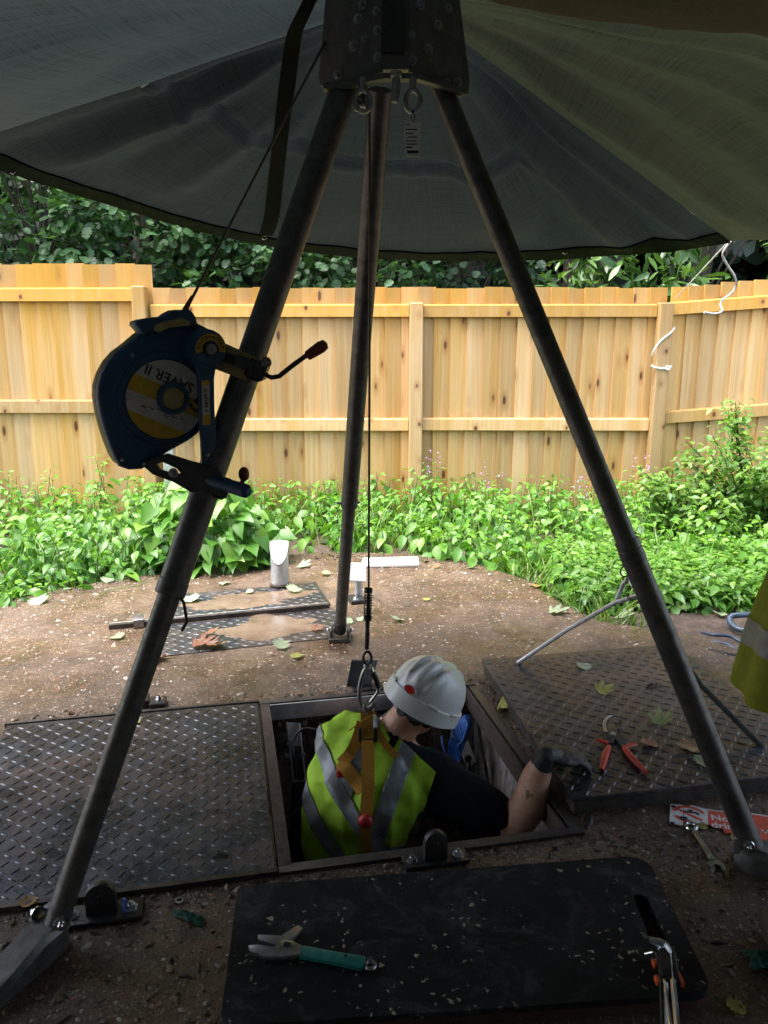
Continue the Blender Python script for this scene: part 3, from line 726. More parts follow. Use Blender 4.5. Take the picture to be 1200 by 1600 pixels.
# ---------------------------------------------------------------- FENCES
FY = 6.5
def fence(name, label, x0, x1, ztop, zb, slope, posts, rails, xs=0.0):
    root = thing(name, (x0, FY, zb), label, 'fence')
    bm_cache = []
    for k in range(5):
        mb = MB(); w, t1, t2 = 0.147, 0.027, 0.007
        lean = rnd.uniform(-.002, .002)
        z = 0.0
        ring = lambda zz, dx: [(dx - w / 2, -t1, zz), (dx + w / 2, -t2, zz), (dx + w / 2, 0, zz), (dx - w / 2, 0, zz)]
        lv = [0, .35, .7, 1.0]
        mb.rings([ring(q, lean * (q - .5) + rnd.uniform(-.0012, .0012)) for q in lv])
        bm_cache.append(mb.mesh('board', 0, False)); bm_cache[-1].materials.append(M['board'])
    x = x0; 
    while x < x1:
        o = bpy.data.objects.new('board', rnd.choice(bm_cache)); COL.objects.link(o); o.parent = root
        dz = slope * (x - x0)
        h = ztop + dz + rnd.uniform(-.008, .006) - (zb)
        o.location = (x + .075 - x0, -0.004 + rnd.uniform(-.002, .002), 0); o.scale = (rnd.uniform(.96, 1.0), 1, h)
        o.rotation_euler = (0, 0, R(2.3) + rnd.uniform(-.004, .004))
        x += 0.132 + rnd.uniform(-.004, .004)
    for (za, zbm) in rails:
        for a, b in zip([x0 - .01] + posts, posts + [x1]):
            if b - a < .12: continue
            a2, b2 = a + (.058 if a in posts else 0), b - (.058 if b in posts else 0)
            da, db = slope * (a2 - x0), slope * (b2 - x0); j = rnd.uniform(-.004, .004)
            mb = MB(); yb = FY - .028; yf = FY - .066
            mb.rings([[Vector((a2, yf, za + da + j)), Vector((a2, yb, za + da + j)), Vector((a2, yb, zbm + da + j)), Vector((a2, yf, zbm + da - .012 + j))],
                      [Vector((b2, yf, za + db)), Vector((b2, yb, za + db)), Vector((b2, yb, zbm + db)), Vector((b2, yf, zbm + db - .012))]])
            mb.build('rail', M['rail'], root, 0, base=((a2 + b2) / 2, FY, za))
    for p in posts:
        mb = MB(); zt = rails[0][1] + slope * (p - x0) + .006
        mb.box((p, FY - .078, (zb + zt) / 2), (.106, .1, zt - zb), bev=.006)
        mb.build('post', M['post'], root, 30, base=(p, FY - .078, zb))
    return root
fence('closeboard_fence', 'taller left stretch of new honey-coloured timber fence, its top stepped up above the rest', -5.4, -1.86, 2.005, -.06, 0.0, [-4.2, -1.925], [(1.72, 1.825), (.84, .945)])
fence('closeboard_fence', 'long lower stretch of new timber close-board fence behind the middle tripod leg', -1.84, 2.22, 1.825, -.06, 0.0, [0.256, 2.222], [(1.60, 1.700), (.695, .795)])
fence('closeboard_fence', 'right-hand stretch of timber fence rising to the right behind the white rope', 2.28, 5.6, 1.835, -.06, 0.075, [4.3], [(1.61, 1.71), (.75, .85)])
gpst = MB(); a = yp(264, 700, 6.2); gpst.box((a.x, 6.2, .42), (.085, .085, 1.0), bev=.006)
T(gpst.build('metal_post', M['galv'], base=(a.x, 6.2, -.06)), 'short grey metal post standing in front of the fence behind the blue winch', 'post')

# ---------------------------------------------------------------- VEGETATION
def leaf_tpl(rows, tip, droop, cup):
    """leaf blade: rows of (y, half width); folded along the midrib, drooping to the tip"""
    v = [(0, 0, 0)]; f = []; base = 0
    for k, (y, w) in enumerate(rows):
        z = -droop * max(0, y) ** 2
        v += [(-w, y, z + cup * w + .02 * (k % 2)), (0, y if y > 0 else y * .2, z), (w, y, z + cup * w + .02 * (k % 2))]
    n = len(rows); b = lambda k, c: 1 + 3 * k + c
    f += [(0, b(0, 1), b(0, 0)), (0, b(0, 2), b(0, 1))]
    for k in range(n - 1): f += [(b(k, 0), b(k, 1), b(k + 1, 1), b(k + 1, 0)), (b(k, 1), b(k, 2), b(k + 1, 2), b(k + 1, 1))]
    v.append((0, tip, -droop * tip ** 2)); t = len(v) - 1
    f += [(b(n - 1, 0), b(n - 1, 1), t), (b(n - 1, 1), b(n - 1, 2), t)]
    return v, f
OV_V, OV_F = leaf_tpl([(.12, .15), (.30, .255), (.48, .27), (.66, .215), (.84, .115)], 1.06, .22, .22)
HT_V, HT_F = leaf_tpl([(-.13, .20), (-.07, .38), (.08, .47), (.28, .46), (.50, .37), (.72, .24), (.90, .11)], 1.1, .26, .18)
def lobed(nl=4, w=.36):
    v = [(0, 0, 0)]; L = []; Rr = []
    for i in range(nl):
        y = (i + .7) / (nl + .6); ww = w * (0.55 + .75 * math.sin(math.pi * (y * .85 + .12)))
        for yy, k in ((y - .08, .66), (y + .01, .95), (y + .05, 1.0), (y + .09, .88)):
            L.append((-ww * k, yy, .07 * k)); Rr.append((ww * k, yy, .07 * k))
    n = len(L); v += L + Rr + [(0, 1.03, -.06), (0, .5, -.02)]
    tip = 2 * n + 1; mid = tip + 1
    f = [(0, mid, 1)] + [(mid, i + 2, i + 1) for i in range(n - 1)] + [(mid, tip, n)] + [(0, n + 1, mid)] + [(mid, n + 1 + i, n + 2 + i) for i in range(n - 1)] + [(mid, 2 * n, tip)]
    return v, f
OK_V, OK_F = lobed()
GR_V = [(-.5, 0, 0), (.5, 0, 0), (.42, .35, .03), (-.42, .35, .03), (.3, .7, -.02), (-.3, .7, -.02), (0, 1.0, -.2)]
GR_F = [(0, 1, 2, 3), (3, 2, 4, 5), (5, 4, 6)]

def stems_leaves(pos, hts, step, size, droop, spread=0.06, lean=0.12, top=True):
    """upright stems with opposite pairs of leaves; returns leaf arrays"""
    P, D, Nn, Sz, Tt = [], [], [], [], []
    stems = []
    for (x, y, z0), h in zip(pos, hts):
        la = npr.uniform(0, 6.283); lx, ly = lean * math.cos(la) * h, lean * math.sin(la) * h
        stems.append([(x, y, z0), (x + lx * .4, y + ly * .4, z0 + h * .55), (x + lx, y + ly, z0 + h)])
        k = max(3, int(h / step)); a0 = npr.uniform(0, 6.283)
        for i in range(k + 1):
            f = (i + .6) / (k + .6); px, py, pz = x + lx * f * f, y + ly * f * f, z0 + h * f
            sc = size * (1.0 if f < .75 else 1.25 - f * .75) * npr.uniform(.75, 1.25)
            m = 2 if f < .93 else 4
            for j in range(m):
                a = a0 + i * 1.57 + j * 2 * math.pi / m + npr.normal(0, .3)
                dz = -droop * npr.uniform(.2, 1.5) + (.5 if f > .93 else .1)
                d = (math.cos(a), math.sin(a), dz)
                P.append((px + math.cos(a) * spread * npr.uniform(.2, 1), py + math.sin(a) * spread * npr.uniform(.2, 1), pz + npr.normal(0, .01))); D.append(d)
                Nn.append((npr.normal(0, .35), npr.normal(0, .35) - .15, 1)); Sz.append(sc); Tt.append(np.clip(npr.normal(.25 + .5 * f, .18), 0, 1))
    return np.array(P), np.array(D), np.array(Nn), np.array(Sz), np.array(Tt), stems
def leaves_obj(name, tpl, arr, mat, parent=None, kind=None, base=None):
    P, D, Nn, Sz, Tt, _ = arr
    X, Y, Z = basis(D, Nn)
    return scatter(name, tpl[0], tpl[1], P, X, Y, Z, np.c_[Sz * npr.uniform(.85, 1.1, len(Sz)), Sz, Sz], Tt, mat, parent, kind, base=base)
def stem_mesh(name, stems, r, mat, parent=None, kind=None):
    mb = MB()
    for st in stems: mb.tube(st, [r, r * .8, r * .45], 4, False)
    o = mb.build(name, mat, parent, 60, weld=False)
    if kind: o['kind'] = kind
    return o

# nettle bed between slab and fence
cnt = 5200
bx = npr.uniform(-4.4, 4.4, cnt); by = npr.uniform(3.2, 6.42, cnt)
ok = ~in_poly(bx, by, [(q[0] * .985, q[1] - 0.03) for q in SLAB])
# leave the bare soil with the hoses at the right
ok &= ~((bx > 1.0) & (by < 4.55) & (bx < 2.6)) & ~((bx > .95) & (by < 4.25 + .0 * bx))
ok &= (by > 3.6 + .0 * bx)
dens = np.clip(.55 + .45 * np.array([mnoise.noise(Vector((a * .9, b * .9, 0))) for a, b in zip(bx, by)]), .2, 1)
ok &= npr.uniform(0, 1, cnt) < dens * .55
bx, by = bx[ok], by[ok]
def bed_h(x, y):
    d = (y - 4.9 + .25 * abs(x + .2)) / 1.4
    h = .13 + .21 * np.clip(d, 0, 1) + .09 * np.array([mnoise.noise(Vector((a * 1.6, b * 1.6, 3))) for a, b in zip(x, y)])
    return np.clip(h, .10, .7)
hh = bed_h(bx, by) * npr.uniform(.8, 1.2, len(bx))
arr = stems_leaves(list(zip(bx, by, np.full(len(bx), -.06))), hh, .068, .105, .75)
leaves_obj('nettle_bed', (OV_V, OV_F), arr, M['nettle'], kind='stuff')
stem_mesh('nettle_stalks', arr[5], .004, M['stem'], kind='stuff')
# long grass threaded through the nettles, and dead stalks
n = 2600; gx = npr.uniform(-4, 4, n); gy = npr.uniform(3.9, 6.3, n); ok = ~in_poly(gx, gy, SLAB) & ~((gx > .9) & (gy < 4.6)); gx, gy = gx[ok], gy[ok]; n = len(gx)
a = npr.uniform(0, 6.283, n); D = np.c_[np.cos(a) * .5, np.sin(a) * .5, npr.uniform(.7, 1.6, n)]
X, Y, Z = basis(D, np.c_[npr.normal(0, .4, (n, 2)), np.ones(n)]); L = npr.uniform(.18, .46, n)
scatter('meadow_grass', GR_V, GR_F, np.c_[gx, gy, np.full(n, -.06)], X, Y, Z, np.c_[npr.uniform(.005, .011, n), L, L], npr.uniform(0, 1, n), M['grass'], kind='stuff')
# low grass and small weeds at the right-hand edge of the slab
n = 2600; gx = npr.uniform(.75, 2.5, n); gy = npr.uniform(3.75, 5.1, n)
ok = (~in_poly(gx, gy, SLAB)) & ~((gx > 1.35) & (gy < 4.25)) ; gx, gy = gx[ok], gy[ok]; n = len(gx)
a = npr.uniform(0, 6.283, n); D = np.c_[np.cos(a) * .7, np.sin(a) * .7, npr.uniform(.4, 1.4, n)]
X, Y, Z = basis(D, np.c_[npr.normal(0, .4, (n, 2)), np.ones(n)]); L = npr.uniform(.08, .24, n)
scatter('grass', GR_V, GR_F, np.c_[gx, gy, np.full(n, -.06)], X, Y, Z, np.c_[npr.uniform(.006, .012, n), L, L], npr.uniform(0, 1, n), M['grass'], kind='stuff')
n = 700; gx = npr.uniform(1.1, 2.6, n); gy = npr.uniform(4.2, 5.2, n)
arr = stems_leaves(list(zip(gx, gy, np.full(n, -.06))), npr.uniform(.08, .22, n), .06, .075, .4)
leaves_obj('low_weeds', (OV_V, OV_F), arr, M['bindweed'], kind='stuff')

# tall single nettles against the fence
def tall_weed(x, y, h, label, group, flower=False, size=.09, n=3):
    r = thing('nettle_plant' if not flower else 'woundwort_plant', (x, y, -.06), label, 'weed', group)
    pos = [(x + npr.normal(0, .05), y + npr.normal(0, .04), -.06) for _ in range(n)]
    arr = stems_leaves(pos, [h * npr.uniform(.78, 1.05) for _ in range(n)], .085, size, .5)
    leaves_obj('foliage', (OV_V, OV_F), arr, M['nettle'], r); stem_mesh('stem', arr[5], .0045, M['stem'], r)
    if flower:
        m2 = 46; P = []
        for st in arr[5]:
            for k in range(m2 // n): 
                f = npr.uniform(-.05, .14); P.append((st[2][0] + npr.normal(0, .012), st[2][1] + npr.normal(0, .012), st[2][2] + f))
        P = np.array(P); k = len(P); a = npr.uniform(0, 6.283, k)
        X, Y, Z = basis(np.c_[np.cos(a), np.sin(a), npr.normal(0, .4, k)], np.tile([0, 0, 1.], (k, 1)))
        scatter('flower_spike', OV_V, OV_F, P, X, Y, Z, np.full(k, .02), np.full(k, .5), M['petal'], r, 'stuff')
    return r
for px, ytop, Y, fl, lab in [(70, 735, 6.1, 0, 'pale nettle reaching up the fence at the far left of the bed'), (160, 712, 6.0, 0, 'tall thin nettle stalk in front of the left fence boards'),
        (360, 770, 6.0, 0, 'nettle clump under the winch handle beside the left tripod leg'), (640, 745, 6.15, 0, 'nettle at the foot of the middle fence post'),
        (690, 735, 6.1, 1, 'purple-flowered weed just right of the middle fence post'), (765, 750, 6.1, 1, 'purple-flowered weed left of the right tripod leg'),
        (905, 770, 5.9, 1, 'purple-flowered weed standing right behind the right tripod leg'), (1000, 740, 6.05, 1, 'purple-flowered weed in front of the rope-tied post'),
        (480, 775, 6.1, 0, 'nettle clump between the left and middle tripod legs'), (20, 738, 6.2, 0, 'dark nettle at the extreme left edge of the bed')]:
    q = yp(px, ytop, Y); tall_weed(q.x, Y, max(.35, q.z + .06), lab, 'tall weeds along the fence', bool(fl))
# bindweed heap on the slab edge, left
bw = thing('bindweed_clump', (-.98, 5.0, -.02), 'heap of big heart-shaped bindweed leaves spilling onto the slab by the left tripod leg', 'plant')
n = 560; th = npr.uniform(0, 6.283, n); rr = np.sqrt(npr.uniform(0, 1, n)); hz = npr.uniform(0.02, 1, n)
cx = -1.18 + .5 * rr * np.cos(th); cy = 5.05 + .36 * rr * np.sin(th); cz = .56 * hz * (1 - .75 * rr ** 2) + .02
D = np.c_[np.cos(th) * .6 + npr.normal(0, .4, n), np.sin(th) * .6 - .4 + npr.normal(0, .3, n), npr.uniform(-1.3, .3, n)]
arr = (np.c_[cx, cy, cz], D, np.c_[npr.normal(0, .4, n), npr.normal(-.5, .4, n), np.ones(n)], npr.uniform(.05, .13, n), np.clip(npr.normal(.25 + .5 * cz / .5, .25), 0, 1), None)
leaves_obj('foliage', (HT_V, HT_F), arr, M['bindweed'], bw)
mb = MB()
for k in range(16):
    a = npr.uniform(0, 6.283); r = npr.uniform(.1, .45); mb.tube([(-1.18 + r * math.cos(a), 5.05 + r * .7 * math.sin(a), 0), (-1.18 + r * .7 * math.cos(a), 5.05 + r * .5 * math.sin(a), .3), (-1.18 + r * .9 * math.cos(a + .5), 5.05 + r * .5 * math.sin(a + .5), .45)], [.004, .003, .002], 5)
mb.tube([gp(240, 905, .05), gp(215, 915, .03), gp(168, 922, .012), gp(150, 935, .008)], .003, 5)
mb.build('vine', M['stem'], bw)
bl = thing('leafy_weed_row', (-2.5, 4.55, -.02), 'row of glossy pointed leaves hanging over the left slab edge', 'plant')
n = 560; cx = npr.uniform(-3.3, -1.45, n); hz = npr.uniform(0, 1, n); cy = 4.32 + .40 * (cx + 2.148) * .95 + .12 + .34 * hz + npr.normal(0, .05, n); cz = .03 + .34 * hz
D = np.c_[npr.normal(.1, .7, n), npr.normal(-.5, .5, n), npr.uniform(-1.3, .3, n)]
leaves_obj('foliage', (OV_V, OV_F), (np.c_[cx, cy, cz], D, np.c_[npr.normal(0, .3, n), npr.normal(-.4, .5, n), np.ones(n)], npr.uniform(.04, .095, n), np.clip(npr.normal(.2 + .6 * hz, .2), 0, 1), None), M['bindweed'], bl)
stem_mesh('vine', [[(x, 4.5 + .38 * (x + 2.148), -.04), (x + .05, 4.45 + .38 * (x + 2.148), .2), (x + .02, 4.4 + .38 * (x + 2.148), .33)] for x in npr.uniform(-3.2, -1.5, 14)], .004, M['stem'], bl)
# shrub at the right
def shrub(x, y, h, w, n, label, seed):
    r = thing('leafy_shrub', (x, y, -.06), label, 'shrub')
    st = []; P = []; D = []; Nn = []; Sz = []; Tt = []
    for k in range(26):
        a = npr.uniform(0, 6.283); q = npr.uniform(.1, 1) ** .7
        tip = np.array([x + w * q * math.cos(a), y + w * .7 * q * math.sin(a), -.06 + h * npr.uniform(.55, 1.0) * (1 - .35 * q * q)]); b = np.array([x + npr.normal(0, .06), y + npr.normal(0, .06), -.06])
        mid = (b * .45 + tip * .55) + np.array([0, 0, .1]); st.append([tuple(b), tuple(mid), tuple(tip)])
        for j in range(n // 26):
            f = npr.uniform(.2, 1.02); p = (1 - f) ** 2 * b + 2 * f * (1 - f) * mid + f * f * tip; aa = npr.uniform(0, 6.283)
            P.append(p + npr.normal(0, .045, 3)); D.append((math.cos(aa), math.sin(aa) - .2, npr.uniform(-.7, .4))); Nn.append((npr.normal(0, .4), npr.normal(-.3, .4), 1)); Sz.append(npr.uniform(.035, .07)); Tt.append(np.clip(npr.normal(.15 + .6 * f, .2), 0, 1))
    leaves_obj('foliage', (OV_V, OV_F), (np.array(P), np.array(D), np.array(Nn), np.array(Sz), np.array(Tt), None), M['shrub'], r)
    stem_mesh('stem', st, .006, M['bark'], r)
q = yp(1170, 700, 5.6); shrub(q.x + .05, 5.6, 1.12, .66, 3300, 'tall bright green shrub against the fence at the right edge', 1)
q = yp(1060, 780, 5.7); shrub(q.x, 5.75, .62, .5, 1500, 'low bush with arching twigs left of the tall shrub at the right', 2)
q = yp(1090, 620, 6.0); tall_weed(2.62, 6.1, 1.02, 'thin grey-green weed stalk rising against the right fence panel', None, False, .05, 3)

# trees beyond the fence
def tree(x, y, h, rx, label, nl, tpl, mat, lsize, zlo=1.2, trunk_r=.13, lean=0.0, clumps=34, name='oak_tree', group='trees beyond the fence', tmean=.4):
    r = thing(name, (x, y, -.06), label, 'tree', group)
    mb = MB(); top = h * .72
    spine = [Vector((x + lean * f + .08 * math.sin(f * 5 + x), y + .05 * math.sin(f * 7), -.06 + top * f)) for f in (0, .12, .3, .5, .75, 1)]
    mb.tube(spine, [trunk_r * 1.35, trunk_r, trunk_r * .88, trunk_r * .7, trunk_r * .45, trunk_r * .15], 9)
    P = []; D = []; Nn = []; Sz = []; Tt = []
    for k in range(clumps):
        f = npr.uniform(.0, 1); zc = zlo + (h - zlo) * f ** 1.35
        prof = math.sin(math.pi * min(.97, .18 + .8 * (zc - zlo) / (h - zlo)))
        a = npr.uniform(0, 6.283); q = rx * (.35 + .65 * prof) * math.sqrt(npr.uniform(.12, 1)); c = np.array([x + lean * .5 + q * math.cos(a), y + q * .8 * math.sin(a), zc])
        k0 = min(4, int(min(.85, zc / h) * 5)); s0 = spine[k0]; s0 = Vector((s0.x, s0.y, min(s0.z, zc - .1)))
        mb.tube([s0, s0.lerp(Vector(c), .5) + Vector((0, 0, .08)), Vector(c)], [trunk_r * .12, trunk_r * .07, .004], 5)
        cr = npr.uniform(.22, .46) * (rx / 1.2) ** .5; m = nl // clumps
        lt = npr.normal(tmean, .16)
        dirs = npr.normal(0, 1, (m, 3)); dirs /= np.linalg.norm(dirs, axis=1, keepdims=True); rad = cr * npr.uniform(.3, 1, m) ** .6
        p = c + dirs * rad[:, None] * np.array([1.15, 1, .7]); P.append(p)
        D.append(dirs * .8 + np.c_[npr.normal(0, .4, (m, 2)), npr.uniform(-.8, .2, m)]); Nn.append(dirs + npr.normal(0, .5, (m, 3)) + np.array([0, -.2, .8]))
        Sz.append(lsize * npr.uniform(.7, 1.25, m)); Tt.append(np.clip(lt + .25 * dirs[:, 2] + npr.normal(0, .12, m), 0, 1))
    mb.build('trunk', M['bark'], r, 50, weld=False)
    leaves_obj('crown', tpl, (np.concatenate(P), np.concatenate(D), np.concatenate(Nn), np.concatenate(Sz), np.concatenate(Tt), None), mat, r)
    return r
OKT, OVT = (OK_V, OK_F), (OV_V, OV_F)
LAT = leaf_tpl([(.12, .07), (.32, .15), (.55, .19), (.75, .15), (.92, .06)], 1.05, .12, .2)
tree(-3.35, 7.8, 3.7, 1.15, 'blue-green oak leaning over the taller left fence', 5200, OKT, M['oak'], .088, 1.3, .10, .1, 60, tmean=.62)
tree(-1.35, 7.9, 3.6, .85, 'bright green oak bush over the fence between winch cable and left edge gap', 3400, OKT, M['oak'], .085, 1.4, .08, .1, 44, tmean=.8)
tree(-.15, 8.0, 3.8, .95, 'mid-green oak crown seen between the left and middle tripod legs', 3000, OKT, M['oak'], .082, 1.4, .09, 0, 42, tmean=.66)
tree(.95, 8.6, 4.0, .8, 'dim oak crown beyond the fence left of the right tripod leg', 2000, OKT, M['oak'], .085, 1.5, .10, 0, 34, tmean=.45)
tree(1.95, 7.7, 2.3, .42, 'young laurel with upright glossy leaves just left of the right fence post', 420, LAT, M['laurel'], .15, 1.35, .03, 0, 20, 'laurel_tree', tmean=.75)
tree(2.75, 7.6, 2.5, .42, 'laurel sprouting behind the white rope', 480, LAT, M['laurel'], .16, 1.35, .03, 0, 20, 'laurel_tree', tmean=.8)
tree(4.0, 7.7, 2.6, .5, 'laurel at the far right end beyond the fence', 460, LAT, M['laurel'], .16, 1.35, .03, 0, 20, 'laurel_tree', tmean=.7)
for px, Y, lean, r, lab in [(222, 9.4, .25, .13, 'bare leaning dark trunk in the gap beside the taller fence'), (172, 9.9, -.15, .16, 'dark straight trunk left of the sky gap'), (722, 9.2, 0, .10, 'slim upright trunk between middle and right tripod legs'), (902, 9.4, 0, .12, 'upright trunk just right of the right tripod leg'), (935, 9.0, .35, .09, 'thin slanting trunk right of the tripod leg'), (1095, 9.6, .2, .16, 'thick shadowed trunk behind the rope')]:
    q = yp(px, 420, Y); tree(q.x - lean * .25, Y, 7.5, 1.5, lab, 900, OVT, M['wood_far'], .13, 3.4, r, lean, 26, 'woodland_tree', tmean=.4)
# the wood behind, one dark mass
n = 34000; wx = npr.uniform(-17, 17, n); wy = npr.uniform(11.5, 19, n); wz = npr.uniform(.0, 1, n) ** .9 * 11
ok = np.array([mnoise.noise(Vector((a * .55, b * .5, c * .6))) for a, b, c in zip(wx, wy, wz)]) > -.40
gapx = yp(228, 345, 15.0)
ok &= ~((np.abs(wx / wy - gapx.x / 15.0) < .012) & (np.abs((wz - 1.45) / wy - (gapx.z - 1.45) / 15.0) < .012))
wx, wy, wz = wx[ok], wy[ok], wz[ok]; n = len(wx); a = npr.uniform(0, 6.283, n)
X, Y, Z = basis(np.c_[np.cos(a), np.sin(a), npr.normal(-.2, .5, n)], npr.normal(0, .6, (n, 3)) + np.array([0, -.3, .8]))
sz = npr.uniform(.35, .8, n)
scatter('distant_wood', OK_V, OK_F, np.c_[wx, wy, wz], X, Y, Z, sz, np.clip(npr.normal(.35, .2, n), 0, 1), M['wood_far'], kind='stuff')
# ================================================================ HATCHES
# tear-drop lugs of tread plate
def tread_plate(name, F, u0, u1, v0, v1, z, th, label, cat, pitch=.036, ang=0.0, lug_h=.0024):
    root = thing(name, F((u0 + u1) / 2, (v0 + v1) / 2, z), label, cat)
    mb = MB(); mb.prism([F(u0, v0, z), F(u1, v0, z), F(u1, v1, z), F(u0, v1, z)], UP * th, .002)
    mb.build('plate', M['tread'], root, 30)
    L = MB(); zt = z + th
    nu = int((u1 - u0) / pitch); nv = int((v1 - v0) / pitch)
    for i in range(nu):
        for j in range(nv):
            u = u0 + pitch * (i + .6); v = v0 + pitch * (j + .6)
            s = 1 if (i + j) % 2 else -1
            a = R(45) * s + R(8); du = Vector((math.cos(a), math.sin(a))); dv = Vector((-du.y, du.x)); l, w, h = pitch * .50, pitch * .13, lug_h
            def p(a1, b1, zz): return F(u + du.x * a1 * l + dv.x * b1 * w, v + du.y * a1 * l + dv.y * b1 * w, zt + zz)
            L.add([p(-1, 0, -.0004), p(-.45, -.9, -.0004), p(.45, -.9, -.0004), p(1, 0, -.0004), p(.45, .9, -.0004), p(-.45, .9, -.0004), p(-.6, 0, h), p(.6, 0, h)],
                  [(0, 1, 6), (1, 2, 7, 6), (2, 3, 7), (3, 4, 7), (4, 5, 6, 7), (5, 0, 6)])
    o = L.build('tread_pattern', M['lug'], root, 25, weld=False); o['kind'] = 'stuff'
    return root
# frame round the open hatch
fr = thing('steel_surround', HL(0, 0, 0), 'rusty steel angle frame lining the open hatch the worker stands in', 'frame')
def bar(F, u0, u1, v0, v1, z0, z1, mat, parent, name, bev=.002):
    mb = MB(); mb.prism([F(u0, v0, z0), F(u1, v0, z0), F(u1, v1, z0), F(u0, v1, z0)], UP * (z1 - z0), bev); return mb.build(name, mat, parent, 30)
bar(HL, -.452, -.415, -.53, .53, -.012, .008, M['rust'], fr, 'frame_bar'); bar(HL, .42, .452, -.53, .53, -.012, .008, M['edge'], fr, 'frame_bar')
bar(HL, -.452, .452, .505, .535, -.010, .010, M['edge'], fr, 'frame_bar'); bar(HL, -.452, .452, -.535, -.508, -.010, .010, M['edge'], fr, 'frame_bar')
bar(HL, -.428, -.419, -.50, .50, -.07, .006, M['steel'], fr, 'upstand', .001); bar(HL, .405, .412, -.50, .50, -.075, .004, M['rust'], fr, 'upstand', .001)
bar(HL, -.418, .404, .492, .499, -.06, .006, M['galv'], fr, 'upstand', .001); bar(HL, -.418, .404, -.502, -.495, -.06, .006, M['edge'], fr, 'upstand', .001)
# closed plate left of it
tread_plate('tread_plate', HL, -1.40, -.462, -.515, .515, .002, .010, 'dark wet steel tread plate closed over the left bay beside the open hatch', 'hatch cover')
eg = thing('angle_bar', HL(-.9, .53, 0), 'long dark steel edge strip along the far side of the closed tread plate', 'steel bar')
bar(HL, -1.41, -.456, .519, .533, -.004, .016, M['edge'], eg, 'bar')
eg = thing('angle_bar', HL(-.9, -.53, 0), 'black steel edge strip along the near side of the closed tread plate', 'steel bar')
bar(HL, -1.41, -.456, -.535, -.519, -.004, .016, M['edge'], eg, 'bar')
# lid opened flat to the right
LZ = .052
c1, c2, c3 = gp(752, 1030, LZ + .012), gp(895, 1248, LZ + .012), gp(1200, 1200, LZ + .012)
LV = (c1 - c2); LV.z = 0; lid_len = LV.length; LV.normalize(); LU = (c3 - c2); LU.z = 0; LU.normalize()
LU = (LU - LV * LU.dot(LV) * .55).normalized()
L0 = Vector((c2.x, c2.y, 0))
def LL(u, v, z=0.0): return L0 + LU * u + LV * v + UP * z
lid = tread_plate('manhole_cover', LL, 0, .93, 0, lid_len, LZ, .012, 'open tread-plate hatch lid lying flat on the slab under the red-handled pliers', 'hatch lid')
mb = MB()
for (a, b, c, d) in ((.01, .92, .01, .035), (.01, .92, lid_len - .035, lid_len - .01), (.01, .035, .036, lid_len - .036), (.895, .92, .036, lid_len - .036)):
    mb.prism([LL(a, c, .002), LL(b, c, .002), LL(b, d, .002), LL(a, d, .002)], UP * (LZ - .0025))
mb.build('skirt', M['edge'], lid, 30)
# stay hoop that holds the lid
st = thing('lid_stay', gp(810, 1035, LZ), 'bent tubular lid stay, silver, its shaded end coloured dark, rising to a peak behind the right tripod leg', 'stay bar')
Pk = [gp(809, 1036, LZ + .014), yp(885, 985, 3.16), yp(960, 942, 2.98), yp(998, 930, 2.88)]
mb = MB(); mb.tube(Pk, .0095, 8); mb.build('arm', M['galv'], st)
Pk = [yp(960, 946, 3.0), yp(974, 912, 2.97), yp(981, 905, 2.95), yp(990, 915, 2.9), yp(1040, 990, 2.78), yp(1095, 1070, 2.66), gp(1191, 1167, LZ + .014)]
mb = MB(); mb.tube(Pk[:5], .0095, 8); mb.build('arm', M['galv'], st)
mb = MB(); mb.tube(Pk[4:], .0105, 8); mb.build('arm', M['darksteel'], st)  # same silver tube; dark steel puts the shade on this end into colour
# rear pair of plates
tread_plate('tread_plate', BL, -.56, .42, -.43, -.015, -.006, .010, 'rear tread plate with sandy puddle, in front of the black bar', 'hatch cover', lug_h=.0014)
tread_plate('tread_plate', BL, -.50, .42, .045, .47, -.006, .010, 'rearmost tread plate carrying the galvanised vent pipe', 'hatch cover', lug_h=.0014)
bb = thing('angle_bar', BL(0, .01), 'long black angle bar lying between the two rear tread plates', 'steel bar')
bar(BL, -.74, .40, .002, .03, .002, .024, M['edge'], bb, 'bar'); bar(BL, -.74, .40, .031, .05, .002, .020, M['galv'], bb, 'flange')
bar(BL, -.62, -.57, -.02, .07, .003, .046, M['steel'], bb, 'clamp')
def blob(cx, cy, rx, ry, seed, n=110, rough=.55):
    out = []
    for i in range(n):
        a = 2 * math.pi * i / n; k = 1 + rough * mnoise.noise(Vector((math.cos(a) * 1.3 + seed, math.sin(a) * 1.3, seed))) + .22 * mnoise.noise(Vector((math.cos(a) * 4, math.sin(a) * 4, seed))) + .10 * mnoise.noise(Vector((math.cos(a) * 11, math.sin(a) * 11, seed)))
        out.append((cx + rx * k * math.cos(a), cy + ry * k * math.sin(a)))
    return out
def puddle(F, cx, cy, rx, ry, z, seed, label):
    pts = blob(cx, cy, rx, ry, seed); P3 = [F(a, b, z) for a, b in pts]; c = F(cx, cy, z + .0012)
    inn = [q.lerp(c, .12) + UP * .0014 for q in P3]
    mb = MB(); mb.rings([P3, inn], True, False); b = len(mb.v); mb.v.append(c + UP * .0003)
    for i in range(len(pts)): mb.f.append((len(pts) + i, len(pts) + (i + 1) % len(pts), b))
    T(mb.build('mud_puddle', M['mud'], base=c, smooth=60), label, 'puddle')
puddle(BL, .06, -.19, .27, .15, .0050, 1.3, 'sandy puddle of wet mud on the front rear tread plate')
puddle(BL, .02, .25, .30, .13, .0050, 5.7, 'thin film of muddy water round the foot of the galvanised vent pipe')
